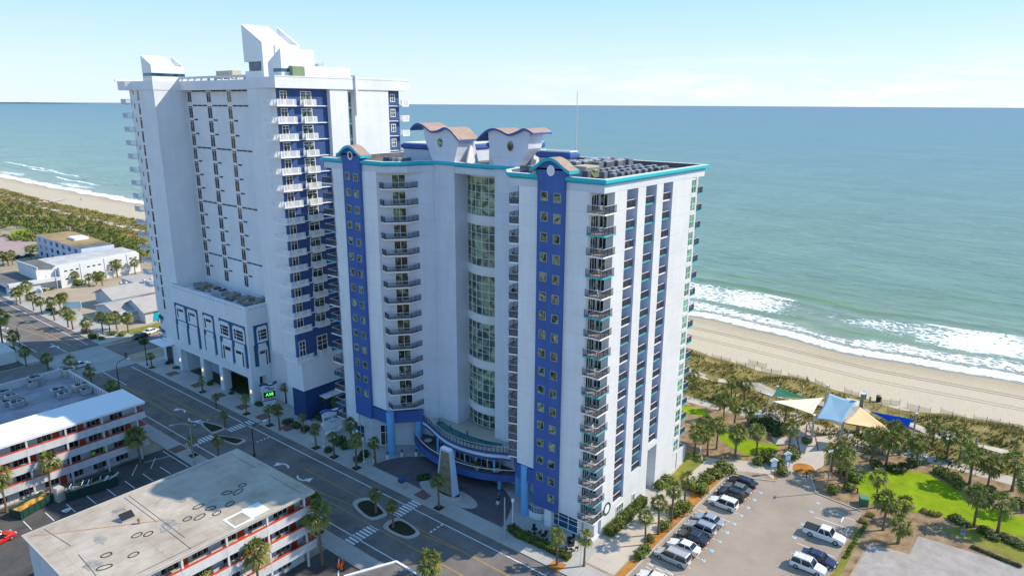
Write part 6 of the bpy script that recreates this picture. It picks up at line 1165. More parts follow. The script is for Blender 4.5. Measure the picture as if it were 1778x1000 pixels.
# ---------------------------------------------------------------- vehicles: +Y is the front
def loft(mb, secs, mi=0, caps=True):
    n = len(secs[0]); o = len(mb.v)
    for s in secs: mb.v += [tuple(q) for q in s]
    for i in range(len(secs)-1):
        for k in range(n): mb.f.append((o+i*n+k, o+(i+1)*n+k, o+(i+1)*n+(k+1)%n, o+i*n+(k+1)%n)); mb.m.append(mi)
    if caps: mb.f.append(tuple(o+k for k in range(n))); mb.m.append(mi); mb.f.append(tuple(o+(len(secs)-1)*n+k for k in range(n))[::-1]); mb.m.append(mi)
def car_paint(name, col, metal=.0, rough=.25): 
    m = mat(name, col, .03, 2, rough, .5, metal); m.node_tree.nodes['Principled BSDF'].inputs['Coat Weight'].default_value = .6; return m
def car(kind, label, paint, x, y, rz, group=None, cover=None):
    L, Wd, Hh, hood, cab0, cab1, cabtop0, cabtop1 = {'sedan':(4.75,1.8,1.45,.93,-1.75,1.05,-1.05,.35),'suv':(4.65,1.86,1.70,1.05,-2.2,1.0,-1.95,.35),'van':(5.1,1.95,1.78,1.02,-2.45,1.55,-2.2,.75),'pickup':(5.8,1.95,1.85,1.15,-.75,1.35,-.55,.75)}[kind]
    t = thing('parked_car' if kind != 'pickup' else 'pickup_truck', label, {'sedan':'car','suv':'car','van':'minivan','pickup':'pickup truck'}[kind], (x,y,.006), rz, group); h2 = Wd/2; mb = MB()
    tail = {'sedan':.98,'suv':1.02,'van':1.02,'pickup':1.15}[kind]
    def sec(yy, zt, w, zb=.30): return [(-w*.96,yy,zb),(-w,yy,zb+.2),(-w,yy,zt-.16),(-w*.90,yy,zt),(w*.90,yy,zt),(w,yy,zt-.16),(w,yy,zb+.2),(w*.96,yy,zb)]
    st = [(-L/2,tail-.22,.86,.42),(-L/2+.12,tail-.04,.95,.30),(-L/2+.5,tail,.99,.27),(cab0,tail,1,.25),(0,.97 if kind != 'pickup' else 1.12,1,.25),(cab1,hood-.02,.99,.25),(L/2-.7,hood-.14,.97,.26),(L/2-.18,hood-.27,.90,.30),(L/2,hood-.42,.78,.36)]
    loft(mb, [sec(yy, zt, h2*w, zb) for yy, zt, w, zb in st])
    mb.obj('body', paint, t, smooth=False)
    zb = .92 if kind == 'sedan' else 1.0; zb = 1.12 if kind == 'pickup' else zb; g = MB()
    def ring(z, y0, y1, w): return [(-w,y0,z),(w,y0,z),(w,y1,z),(-w,y1,z)]
    loft(g, [ring(zb-.1, cab0, cab1, h2*.95), ring((zb+Hh)/2, (cab0+cabtop0)/2, (cab1+cabtop1)/2, h2*.88), ring(Hh-.07, cabtop0, cabtop1, h2*.76)][::-1]); g.obj('window', M['carglass'], t)
    r_ = MB(); loft(r_, [ring(Hh-.075, cabtop0-.05, cabtop1+.05, h2*.785), ring(Hh-.02, cabtop0+.02, cabtop1-.04, h2*.74), ring(Hh, cabtop0+.2, cabtop1-.2, h2*.6)][::-1])
    for s in (-1, 1):                                                # roof posts
        for ya, yb in ((cab0,cabtop0),(cab1,cabtop1),((cab0+cab1)/2-.1,(cabtop0+cabtop1)/2-.1)): r_.tube([(s*h2*.955,ya,zb-.08),(s*h2*.885,(ya+yb)/2,(zb+Hh)/2),(s*h2*.775,yb,Hh-.05)], .055, 4)
        if kind in ('suv','van'): r_.box(s*h2*.70-.03,s*h2*.70+.03,cabtop0+.2,cabtop1-.1,Hh-.01,Hh+.06)
    if kind == 'suv' and 'estate' in label or 'rack' in label:
        for yy in (-1.3,-.3): r_.box(-h2*.72,h2*.72,yy-.04,yy+.04,Hh+.05,Hh+.1)
    r_.obj('roof', paint, t)
    if kind == 'pickup': mb = MB(); mb.box(-h2*.93,h2*.93,-L/2+.08,cab0-.03,1.14,1.24); mb.obj('bed_cover', M['black'], t)
    for s in (-1, 1):
        for yy in (-L*.30, L*.31):
            w = MB(); n = 14; rr_ = .335 if kind != 'pickup' else .39; xa, xb = s*h2*.80, s*h2*1.005
            w.add([(xx, yy+rr_*math.cos(6.2832*i/n), rr_+rr_*math.sin(6.2832*i/n)) for xx in (xa, xb) for i in range(n)], [(i,(i+1)%n,(i+1)%n+n,i+n) for i in range(n)]+[tuple(range(n)), tuple(range(n,2*n))])
            wh = w.obj('wheel', M['tyre'], t); w = MB(); w.add([(s*h2*1.012, yy+rr_*.62*math.cos(6.2832*i/n), rr_+rr_*.62*math.sin(6.2832*i/n)) for i in range(n)], [tuple(range(n))]); w.obj('rim', M['rim'], wh)
        w = MB(); w.box(s*h2*.62-.2,s*h2*.62+.2,L/2-.22,L/2-.04,hood-.47,hood-.3); w.obj('headlight', M['headlight'], t)
        w = MB(); w.box(s*h2*.74-.16,s*h2*.74+.16,-L/2-.01,-L/2+.1,tail-.34,tail-.1); w.obj('tail_light', M['taillight'], t)
        w = MB(); w.box(s*h2*1.0-.02+s*.03,s*h2*1.0+.1*s+s*.04 if s > 0 else s*h2*1.0+.0,cab1-.62,cab1-.42,zb-.04,zb+.12) if s > 0 else w.box(-h2-.14,-h2-.01,cab1-.62,cab1-.42,zb-.04,zb+.12); w.obj('mirror', paint, t)
    w = MB(); w.box(-.27,.27,-L/2-.025,-L/2+.02,.58,.72); w.obj('number_plate', M['white'], t)
    return t
pw, ps_, pb, pg, pn, pl = car_paint('paint_white', (.78,.78,.78)), car_paint('paint_silver', (.50,.51,.53), .5), car_paint('paint_black', (.018,.02,.024)), car_paint('paint_grey_green', (.20,.20,.17), .4), car_paint('paint_navy', (.03,.03,.09), .2), car_paint('paint_pale_silver', (.60,.57,.55), .4)
pr_ = car_paint('paint_red', (.60,.02,.03))
row = 'cars parked in the row beside the hotel path'
for kind, lab, pt, x, rz in (('sedan','black sedan at the head of the row, nearest the bright shrubs',pb,107.3,0),('sedan','grey green sedan between the black sedan and the dark car',pg,104.6,0),('suv','dark grey roof railed car left of the white estate',pb,102.2,0),('suv','white roof railed estate car, fourth from the head of the row',pw,98.9,0),
    ('sedan','silver sedan just below the gap in the row',ps_,93.0,0),('suv','silver roof railed car between the silver sedan and the black car',ps_,90.2,0),('sedan','black glossy sedan between a silver and a white car',pb,87.3,0),('sedan','white sedan between the black sedan and the silver van',pw,84.4,0),('van','silver minivan beside the hatched bay',pl,81.2,0),('sedan','white sedan cut by the bottom edge of the photo',pw,75.2,0)):
    car(kind, lab, pt, x, 34.9+(.2 if kind == 'van' else 0), rz, row)
r2_ = 'cars parked on the gravel yard side'
car('pickup', 'white pickup truck with a black bed cover', pw, 100.2, 19.9, math.pi, r2_); car('sedan', 'navy blue sedan between the white pickup and the white car with a roof rack', pn, 93.8, 18.9, math.pi, r2_); car('suv', 'white car with a roof rack at the bottom edge beside the navy sedan', pw, 91.2, 19.6, math.pi, r2_)
x, y = G(5, 940); car('suv', 'red car cut by the left edge of the photo', pr_, x-.6, y, R(-75))
x, y = G(139, 637); car('sedan', 'white car waiting at the crossing behind the flat block', pw, x, y, R(-80))
x, y = G(263, 578); car('sedan', 'white car parked before the gabled shop', pw, x, y, R(-70)); x, y = G(246, 586); car('sedan', 'dark car parked beside the white one at the gabled shop', pb, x, y, R(-75))
for i, (q, pt, lab) in enumerate((((28,449),pb,'dark car in the shade left of the grey building'),((14,452),pn,'dark blue car at the left edge by the grey building'),((48,446),pb,'dark car nearest the grey building'))): x, y = G(*q); car('sedan', lab, pt, x, y, R(80), 'cars by the grey building')
# ---------------------------------------------------------------- street furniture
def street_lamp(label, x, y, h, ang, arm=2.4, m_='black'):
    t = thing('street_lamp', label, 'street lamp', (x,y,.13), ang); mb = MB(); mb.cyl(0,0,0,.5,.22,.16,10); mb.tube([(0,0,.4),(0,0,h*.7),(0,0,h*.86),(arm*.15,0,h*.95),(arm*.5,0,h),(arm,0,h*.99)], [.10,.09,.08,.07,.06,.05], 7); mb.obj('pole', M[m_], t)
    mb = MB(); mb.box(arm-.15,arm+.6,-.16,.16,h*.99-.08,h*.99+.08); mb.obj('lamp_head', M['white'] if m_ == 'black' else M['galv'], t)
for q, h, a, lab in (((38,620),8.6,0,'black street lamp with a white arm at the crossing, far left'),((210,690),8.2,0,'black curved street lamp behind the white roofed motel'),((442,792),6.0,0,'black curved street lamp behind the far corner of the beige roof'),((256,635),9.0,180,'black street lamp on the pavement corner by the far hotel')):
    x, y = G(*q); street_lamp(lab, x, y, h, R(a))
x, y = G(338, 808); street_lamp('grey steel street lamp with a long arm beside the motel yard', x, y, 8.2, R(150), 2.6, 'galv')
x, y = G(876, 936); t = thing('utility_pole', 'plain grey pole on the pavement edge by the cafe hedge', 'pole', (x,y,.13)); mb = MB(); mb.cyl(0,0,.35,6.8,.13,.09,10); mb.obj('pole', M['galv'], t); mb = MB(); mb.cyl(0,0,0,.35,.3,.26,10); mb.obj('base', M['galv'], t)
for q, h, lab in (((632,802),4.6,'white globe lamp post at the corner of the forecourt planting'),((890,917),4.8,'white globe lamp post at the south end of the forecourt'),((562,776),4.6,'white globe lamp post beside the white hotel sign'),((1008,982),5.2,'white globe lamp post by the sunlit cafe palm'),((622,792),5.0,'white globe lamp post against the cobalt bay by the entrance')):
    x, y = G(*q, .13); t = thing('lamp_post', lab, 'lamp post', (x,y,.13), 0, 'white globe lamp posts'); mb = MB(); mb.cyl(0,0,0,.3,.16,.12,10); mb.cyl(0,0,.3,h-.3,.06,.05,8); mb.cyl(0,0,h-.32,h-.25,.2,.2,10); mb.obj('post', M['white'], t)
    mb = MB(); 
    for a, c in zip(range(6), range(1,7)): mb.cyl(0,0,h-.25+.5*(1-math.cos(a*math.pi/6))/2,h-.25+.5*(1-math.cos(c*math.pi/6))/2,max(.02,.26*math.sin(a*math.pi/6)),max(.02,.26*math.sin(c*math.pi/6)),12)
    mb.obj('globe', mat('lamp_globe', (.8,.8,.78), .02, 1, .4) if 'lamp_globe' not in bpy.data.materials else bpy.data.materials['lamp_globe'], t)
x, y = G(1435, 855); t = thing('lamp_post', 'tall grey car park light pole beside the plaza entrance palms', 'lamp post', (x,y,0)); mb = MB(); mb.cyl(0,0,0,7.6,.11,.07,10); mb.obj('post', M['wood'], t); mb = MB(); mb.box(-.45,.45,-.13,.13,7.55,7.68); mb.obj('lamp_head', M['galv'], t)
for i, (q, h) in enumerate((((1488.5,856),1.0),((1376.5,838),1.0),((1361,828),1.0),((1430,830),1.0),((1400,828),1.1))): x, y = G(*q); t = thing('bollard', 'low bollard on the walk from the car park to the sails, %s' % ('by the verge','at the kerb corner','by the kiosk signs','rightmost across the walk','middle of the walk')[i], 'bollard', (x,y,.02), 0, 'bollards at the plaza walk'); mb = MB(); mb.cyl(0,0,0,h,.1,.1,10); mb.obj('post', M['kerb'] if i % 2 else M['black'], t); mb = MB(); mb.cyl(0,0,h,h+.06,.12,.08,10); mb.obj('cap', M['galv'], t)
for q, lab, c in (((650,803),'planter bollard nearest the street on the forecourt edge',0),((673,796),'second planter bollard on the forecourt edge',0),((698,792),'third planter bollard on the forecourt edge',0),((723,791),'fourth planter bollard by the terrace',0)): x, y = G(*q, .13); t = thing('planter', lab, 'planter', (x,y,.138), 0, 'planter bollards'); mb = MB(); mb.cyl(0,0,0,.75,.24,.3,12); mb.obj('pot', M['white'], t); mb = bush_mesh(random.Random(3), .3, .3, .7, 60, .1); o = mb.obj('plant', [M['leafd'], M['leaf']], t); o.location = (0,0,.72)
x, y = G(698, 846); t = thing('newspaper_box', 'dark blue bin box with a stone base at the kerb of the forecourt', 'bin', (x,y,.13)); mb = MB(); mb.box(-.5,.5,-.5,.5,0,.9); mb.obj('base', M['kerb'], t); mb = MB(); mb.box(-.45,.45,-.45,.45,.9,1.5); mb.obj('lid', M['darkteal'], t)
x, y = G(219, 621); t = thing('litter_bin', 'red brown litter bin on the pavement corner of the crossing', 'bin', (x,y,.13)); mb = MB(); mb.cyl(0,0,0,1.0,.32,.36,12); mb.obj('body', M['brick'], t); mb = MB(); mb.cyl(0,0,1.0,1.2,.38,.2,12); mb.obj('lid', M['black'], t)
mb = MB()
for q in ((468.6,738),(549,777),(580.5,792.6),(619,812),(762,881),(428,718),(352,680),(264,638),(336,790),(553,923)): x, y = G(*q, .13); mb.sheet([(x-.7,y-.7),(x+.7,y-.7),(x+.7,y+.7),(x-.7,y+.7)], .139)
structure('tree_pits', mb, M['twig'])
x, y = G(967, 981, .13); sheet('tree_pit', [(x-1.0,y-1.0),(x+1.0,y-1.0),(x+1.0,y+1.0),(x-1.0,y+1.0)], .140, M['omulch'])
# traffic islands
for i, pts in enumerate(([(61.6,127.8),(62.6,128.6),(63.9,122.8),(63.2,121.8),(60.9,122.0),(60.9,123.0)],[(60.5,119.5),(61.3,120.3),(63.4,114.9),(62.6,114.0),(61.2,114.4)],[G(612,875),G(640,865),G(671,890),G(665,898),G(640,902)],[G(665,915),G(692,900),G(727,922),G(722,932),G(700,934)])):
    t = thing('traffic_island', ['planted traffic island before the far crossing','planted traffic island just past the far crossing','upper planted traffic island near the fountain','lower planted traffic island near the fountain'][i], 'traffic island', (*pts[0],0)); b_ = blob(pts, 5); b_ = [(x-pts[0][0], y-pts[0][1]) for x, y in b_]; mb = MB(); mb.prism(b_, 0, .16); mb.obj('kerb', M['kerb'], t)
    c_ = Vector((sum(x for x, y in b_)/len(b_), sum(y for x, y in b_)/len(b_))); mb = MB(); mb.prism([tuple(c_+(Vector(q)-c_)*.74) for q in b_], .16, .2); mb.obj('bed', M['twig'], t)
# fountain tower on its white paved oval
t = thing('fountain_tower', 'tapered white framed fountain tower with a stone face, on the forecourt oval', 'fountain', (73.4,71.5,.14)); bx0, by0 = 73.4, 71.5
mb = MB(); ov = [(2.1*math.cos(2*math.pi*i/32)+ .3, 6.2*math.sin(2*math.pi*i/32)) for i in range(32)]; mb.prism(ov, 0, .1); mb.obj('paved_oval', M['concrete'], t)
mb = MB(); mb.prism([(1.4*math.cos(2*math.pi*i/24)+.3, 2.9*math.sin(2*math.pi*i/24)) for i in range(24)], .1, .5); mb.obj('basin', M['kerb'], t); mb = MB(); mb.sheet([(1.1*math.cos(2*math.pi*i/24)+.3, 2.5*math.sin(2*math.pi*i/24)) for i in range(24)], .52); mb.obj('planting', M['twig'], t)
mb = MB(); A_, B_ = [(-.4,-2.0),(.9,-2.0),(.9,2.0),(-.4,2.0)], [(-.1,-1.15),(.6,-1.15),(.6,1.15),(-.1,1.15)]
mb.add([(x,y,.5) for x, y in A_]+[(x,y,8.2) for x, y in B_], [(0,1,5,4),(1,2,6,5),(2,3,7,6),(3,0,4,7),(4,5,6,7)])
mb.obj('frame', M['grey_lilac'], t); mb = MB(); mb.add([(-.46,-1.55,.6),(-.46,1.55,.6),(-.16,.9,7.8),(-.16,-.9,7.8)], [(0,3,2,1)]); mb.obj('stone_face', mat('stacked_stone', (.24,.21,.13), .3, 1.8, .9, .1, joint=[(2,1.5,.3,.12,.4)]), t)
mb = MB(); mb.add([(-.1,-1.0,8.2),(.6,-1.0,8.2),(.6,1.0,8.2),(-.1,1.0,8.2),(.0,-.9,8.45),(.5,-.9,8.45),(.5,.9,8.45),(.0,.9,8.45)],[(0,1,5,4),(1,2,6,5),(2,3,7,6),(3,0,4,7),(4,5,6,7)]); mb.obj('top', M['white'], t)
# signs
def sign_frame(label, x, y, rz, w, h, z0, topm): 
    t = thing('sign', label, 'sign', (x,y,.1), rz); mb = MB(); mb.prism_y([(-w*.42,z0),(w*.42,z0),(w*.5,z0+h),(-w*.5,z0+h)], -.28, .28); mb.obj('panel', M['panel'], t)
    mb = MB(); wv = [( -w*.56+w*1.12*i/12, z0+h+.12+.22*math.sin(i*.62)) for i in range(13)]; mb.prism_y([(a,c-.28) for a, c in wv]+[(a,c) for a, c in wv[::-1]], -.36, .36); mb.obj('crest', topm, t); mb = MB(); mb.box(-w*.36,w*.36,-.24,.24,0,z0); mb.obj('foot', M['panel'], t); return t
def tm(x, z, y=-.30): return Matrix(((1,0,0,x),(0,0,-1,y),(0,1,0,z),(0,0,0,1)))
t = sign_frame('white sign with dark letters and a green lit number board at the far hotel drive', 74.9, 124.1, R(-18), 3.1, 4.1, 1.1, M['navy'])
text_part('sign_letters', 'the', .6, M['navy'], t, tm(-.5, 4.62)); text_part('sign_letters', 'Bay', 1.0, M['navy'], t, tm(.45, 4.25)); mb = MB(); mb.box(-1.15,1.25,-.31,-.285,2.35,3.6); mb.obj('screen', M['black'], t)
text_part('screen_letters', 'A58', .95, mat('green_led', (.1,.8,.1), .02, emit=(.12,1,.12,1.1)), t, tm(.05, 3.0, -.33)); mb = MB(); mb.box(-1.15,1.25,-.305,-.285,1.95,2.12); mb.obj('stripe', M['red'], t); mb = MB(); mb.box(-1.36,1.36,-.3,-.285,1.62,1.82); mb.obj('base_stripe', M['navy'], t)
t = sign_frame('white waisted hotel sign with dark blue letters and a wavy blue crest', 75.9, 104.2, R(-12), 4.2, 3.8, 1.0, M['blue']); text_part('sign_letters', 'BAY VIEW', .92, M['navy'], t, tm(.1, 3.35), .04, .9); text_part('sign_letters', 'RESORT', .42, M['skyblue'], t, tm(.1, 2.55))
mb = MB(); mb.tube([(-1.9,-.5,.4),(-.8,-.9,1.0),(.5,-.9,.7),(1.6,-.6,1.2)], .22, 6); mb.obj('wave', M['panel'], t)
x, y = G(71, 522); t = thing('round_sign', 'round white sign on a post by the street palms, far left', 'sign', (x,y,0)); mb = MB(); mb.cyl(0,0,0,2.2,.08,.08,8); mb.obj('post', M['galv'], t); mb = MB(); mb.prism_y([(1.0*math.cos(2*math.pi*i/20), 3.1+1.0*math.sin(2*math.pi*i/20)) for i in range(20)], -.12, .12); mb.obj('disc', M['white'], t); mb = MB(); mb.prism_y([(.5*math.cos(2*math.pi*i/20), 3.1+.42*math.sin(2*math.pi*i/20)) for i in range(20)], -.14, -.122); mb.obj('emblem', M['skyblue'], t); t.rotation_euler.z = R(-50)
x, y = G(127, 541); t = thing('billboard', 'pale blue tilted board beside the sandy car park', 'sign', (x,y,0), R(-45)); mb = MB(); mb.box(-2.6,2.6,-.1,.1,.9,3.2); mb.obj('panel', mat('pale_board', (.55,.70,.74), .06), t); mb = MB(); mb.cyl(-1.8,0,0,.9,.09,.09,8); mb.cyl(1.8,0,0,.9,.09,.09,8); mb.obj('leg', M['wood'], t)
for q, lab in (((1342,823),'left kiosk sign with a small white gable, beside the car park'),((1366,811),'right blue kiosk sign, beside the plaza walk')):
    x, y = G(*q); t = thing('kiosk_sign', lab, 'sign', (x,y,0), R(-40), 'kiosk signs'); mb = MB(); mb.box(-.55,.55,-.1,.1,1.1,2.6); mb.obj('panel', M['skyblue'], t); mb = MB(); mb.box(-.45,.45,-.12,-.1,1.5,2.4); mb.obj('notice', M['white'], t); mb = MB(); mb.cyl(-.45,0,0,1.1,.07,.07,8); mb.cyl(.45,0,0,1.1,.07,.07,8); mb.obj('post', M['galv'], t); mb = MB(); mb.prism_y([(-.75,2.6),(.75,2.6),(0,3.05)], -.3, .3); mb.obj('roof', M['white'], t)
# shade sails over the plaza
def post(label, x, y, h, r=.19, m_='kerb'):
    t = thing('sail_post', label, 'post', (x,y,hz(x,y)), 0, 'posts of the shade sails'); mb = MB(); mb.cyl(0,0,0,h,r,r*.85,12); mb.obj('shaft', M[m_], t); mb = MB(); mb.cyl(0,0,h,h+.15,r*1.15,r*1.15,12); mb.obj('cap', M['white'], t); return (x, y, h+hz(x,y))
def sail(label, corners, m_, sag=.12):
    c = Vector((sum(q[0] for q in corners), sum(q[1] for q in corners), sum(q[2] for q in corners)))/len(corners); t = thing('shade_sail', label, 'shade sail', tuple(c), 0, 'shade sails over the plaza'); n = 10; ring = []
    for a, b_ in zip(corners, corners[1:]+corners[:1]):
        a, b_ = Vector(a)-c, Vector(b_)-c
        for i in range(n): f = i/n; q = a.lerp(b_, f); q -= q*sag*1.6*math.sin(math.pi*f)**1.0*.9; ring.append(q)
    mb = MB(); k = 6; m_n = len(ring)
    for j in range(k, 0, -1):
        for q in ring: p = q*(j/k); p.z -= .25*(1-(j/k)**2); mb.v.append(tuple(p))
    mb.v.append((0,0,-.25))
    for j in range(k-1):
        for i in range(m_n): mb.f.append((j*m_n+i, j*m_n+(i+1)%m_n, (j+1)*m_n+(i+1)%m_n, (j+1)*m_n+i)); mb.m.append(0)
    for i in range(m_n): mb.f.append(((k-1)*m_n+i, (k-1)*m_n+(i+1)%m_n, k*m_n)); mb.m.append(0)
    o = mb.obj('canopy', m_, t, smooth=True); md = o.modifiers.new('cloth_thickness', 'SOLIDIFY'); md.thickness = .03
a1 = post('left sail post between the green and cream sails', 136.3, 40.9, 5.0); a2 = post('sail post behind the cream sail, far left', 140.5, 40.5, 5.6); a3 = post('tall pale sail post in front of the cream and light blue sails', 130.7, 30.4, 5.6, .24); a4 = post('tall pale sail post in front of the light blue and peach sails', 133.6, 25.9, 5.6, .24)
a5 = post('tallest brown pillar between the light blue and royal blue sails', 140.8, 24.5, 8.2, .42, 'wood'); a6 = post('sail post at the back of the light blue sail', 146.5, 32.3, 6.0); a7 = post('right end post of the royal blue sail', 144.3, 15.5, 5.4); a8 = post('slim post under the low tip of the peach sail', 137.2, 16.2, 3.0, .12); a9 = post('slim post at the right end of the green sail', 149.2, 37.6, 3.4, .12)
SM = lambda n_, c: mat(n_, c, .04, .6, .85, .1)
def SG(*q): return [(*G(x, y, z), z) for x, y, z in q]
sail('dark green triangular shade sail, farthest left', SG((1350,673,5.6),(1406,692,3.0),(1341,688,4.6)), SM('sail_green', (.03,.17,.11)), .035)
sail('cream triangular shade sail, second from the left', SG((1338,696,5.2),(1430,690,5.4),(1411,719,5.7)), SM('sail_cream', (.80,.72,.54)), .05)
sail('light blue four cornered shade sail in the middle', SG((1415,727,4.7),(1462,736,5.6),(1488,696,7.0),(1440,682,6.2)), SM('sail_light_blue', (.29,.44,.54)), .06)
sail('peach triangular shade sail in front of the royal blue one', SG((1465,734,5.4),(1493,706,6.6),(1552,750,2.9)), SM('sail_peach', (.80,.55,.31)), .05)
sail('royal blue triangular shade sail, farthest right', SG((1508,713,5.6),(1585,727,5.4),(1577,749,3.3)), SM('sail_royal_blue', (.015,.11,.55)), .045)
for i, (x, y) in enumerate(((128.6,33.8),(137.8,38.8),(141.5,22.2),(140.3,26.2))):
    t = thing('bench', 'low bench on the plaza under the shade sails, %s' % ('near the hotel lawn','left behind the cream sail','right by the brown pillar','left of the brown pillar')[i], 'bench', (x,y,.02), R(25*i), 'plaza benches'); mb = MB(); mb.box(-.8,.8,-.25,.25,.4,.48); mb.obj('seat', M['wood'], t)
    for s in (-.6,.6): mb = MB(); mb.box(s-.06,s+.06,-.2,.2,0,.4); mb.obj('leg', M['galv'], t)
x, y = G(1398,762); t = thing('blue_banner', 'tall blue banner post left of the front sail post', 'banner', (x,y,.02)); mb = MB(); mb.box(-.25,.25,-.06,.06,.3,2.9); mb.obj('banner', M['navy'], t); mb = MB(); mb.cyl(-.3,0,0,3.1,.05,.05,8); mb.obj('post', M['galv'], t)
# beach access bins
for q, lab in (((1499,692),'blue lidded bin on the sand behind the sails'),((1525,697),'dark bin on the sand right of the grey post'),):
    x, y = G(*q); t = thing('beach_bin', lab, 'bin', (x,y,hz(x,y)), 0, 'bins on the beach'); mb = MB(); mb.cyl(0,0,0,1.3,.5,.55,12); mb.obj('body', M['darkteal'] if 'blue' in lab else M['black'], t); mb = MB(); mb.cyl(0,0,1.3,1.6,.58,.3,12); mb.obj('lid', M['skyblue'] if 'blue' in lab else M['wood'], t)
x, y = G(1510,699); t = thing('grey_post', 'short grey post between the two bins on the sand', 'post', (x,y,hz(x,y))); mb = MB(); mb.cyl(0,0,0,1.3,.25,.2,10); mb.obj('shaft', M['wood'], t)
x, y = G(1499,875); t = thing('utility_box', 'green utility box on the mulch beside the large lawn', 'utility box', (x,y,.01), R(20)); mb = MB(); mb.box(-.75,.75,-.6,.6,0,1.2); mb.obj('cabinet', mat('cabinet_green', (.06,.16,.09), .1), t); mb = MB(); mb.prism_y([(-.8,1.2),(.8,1.2),(.7,1.32),(-.7,1.32)], -.65, .65); mb.obj('lid', mat('cabinet_lid', (.10,.24,.15), .1), t)
x, y = G(1672,926); t = thing('bronze_figure', 'small blue grey post like figure in the shaded bed below the lawn', 'statue', (x,y,.0)); mb = MB(); mb.cyl(0,0,.1,1.2,.22,.14,10); mb.cyl(0,0,1.2,1.5,.13,.1,10); mb.obj('shaft', mat('blue_grey', (.18,.21,.34), .1), t); mb = MB(); mb.box(-.4,.4,-.3,.3,0,.1); mb.obj('base', M['kerb'], t)
for i, (q, rz) in enumerate((((1471,922),30),((1462,902),28),((1452,940),28),((1444,985),20),((1425,965),20))): x, y = G(*q); t = thing('wheel_stop', 'concrete wheel stop at an empty bay by the verge, %s from the top' % ORD[i], 'wheel stop', (x,y,.006), R(0), 'wheel stops'); mb = MB(); mb.prism_x([(-.1,0),(.1,0),(.06,.13),(-.06,.13)], -.9, .9); mb.obj('block', M['paint'], t)
# slatted sand fences in short zigzag panels at the foot of the dune
fx = [(1193,618,1226,622),(1236,622,1268,629),(1278,634,1310,642),(1300,630,1330,638),(1322,645,1356,650),(1368,655,1402,663),(1400,660,1404,668),(1415,665,1440,678),(1466,681,1490,690),(1530,700,1562,703),(1575,707,1615,717),(1633,717,1674,730),(1690,730,1735,738),(1718,742,1760,752),(1750,745,1778,760),(1500,712,1530,708),(1540,716,1580,722)]
for i, (ax, ay, bx_, by_) in enumerate(fx):
    a, b_ = Vector(G(ax, ay)), Vector(G(bx_, by_)); b_ = a+(b_-a)*min(1, 5.5/(b_-a).length); t = thing('sand_fence', 'grey slatted sand fence panel at the dune foot, %s along from the hotel' % (ORD+['fifteenth','sixteenth','seventeenth'])[i], 'sand fence', (a.x,a.y,hz(a.x,a.y)), 0, 'sand fences along the dune'); v = b_-a; n = int(v.length/.16); mb = MB()
    for k in range(n+1): q = v*k/n; x, y = a.x+q.x, a.y+q.y; z = hz(x, y)-hz(a.x, a.y); mb.rbox((q.x,q.y,z-.05), .05, .02, 1.05, math.atan2(v.y, v.x))
    mb.obj('slat_panel', M['wood'], t)
    for k in (0, .5, 1): q = v*k; x, y = a.x+q.x, a.y+q.y; mb = MB(); mb.cyl(q.x,q.y,hz(x,y)-hz(a.x,a.y)-.2,hz(x,y)-hz(a.x,a.y)+1.35,.05,.05,6); mb.obj('post', M['wood'], t)
# rope posts along the sand path
for i in range(14): x, y = 147.3, -6+5.2*i; t = thing('path_post', 'thin dark post on the park side of the sand path, %s from the right' % ORD[i], 'post', (x,y,hz(x,y)), 0, 'posts along the sand path'); mb = MB(); mb.cyl(0,0,-.2,1.1,.06,.06,6); mb.obj('shaft', M['wood'], t)
# cafe tables
def cafe(x, y, label):
    t = thing('cafe_table', label, 'table', (x,y,.13), 0, 'cafe tables on the pavement'); mb = MB(); mb.cyl(0,0,.7,.74,.45,.45,16); mb.obj('tabletop', M['black'], t); mb = MB(); mb.cyl(0,0,.03,.7,.04,.04,8); mb.cyl(0,0,0,.03,.28,.28,12); mb.obj('pedestal', M['black'], t)
    for k in range(3):
        a = 2.1*k+x; cx, cy = x+.85*math.cos(a), y+.85*math.sin(a); c = thing('cafe_chair', 'black cafe chair %s, %s one' % (label.replace('black round cafe table','at the table'), ORD[k]), 'chair', (cx,cy,.13), a+math.pi/2, 'cafe chairs on the pavement'); mb = MB(); mb.box(-.22,.22,-.22,.22,.42,.46); mb.obj('seat', M['black'], c); mb = MB(); mb.box(-.22,.22,-.25,-.21,.46,.9); mb.obj('backrest', M['black'], c)
        for sx_ in (-.19,.19):
            for sy_ in (-.19,.19): mb = MB(); mb.box(sx_-.02,sx_+.02,sy_-.02,sy_+.02,0,.42); mb.obj('leg', M['black'], c)
for (x, y), l in zip(((74.0,54.0),(73.5,52.1),(75.6,51.4),(75.4,48.6),(74.2,47.6)), ('nearest the hedge corner','in the middle of the hedge','by the shop windows','behind the sunlit palm','at the cafe corner')): cafe(x, y, 'black round cafe table '+l)
for (x, y), l in zip(((80.2,66.5),(80.6,82.8)), ('right','left')): t = thing('terrace_table', 'pale round table on the %s part of the curved terrace' % l, 'table', (x,y,2.75)); mb = MB(); mb.cyl(0,0,.7,.76,.7,.7,18); mb.obj('tabletop', M['concrete2'], t); mb = MB(); mb.cyl(0,0,0,.7,.08,.08,8); mb.obj('pedestal', M['galv'], t)
x, y = 79.0, 69.8; t = thing('terrace_planter', 'pale planter pot on the curved terrace edge', 'planter', (x,y,2.75)); mb = MB(); mb.cyl(0,0,0,.8,.3,.45,12); mb.obj('pot', M['kerb'], t); o = bush_mesh(random.Random(8), .6, .6, 1.3, 120, .12).obj('plant', [M['leafd'], M['leaf']], t); o.location = (0,0,.75)
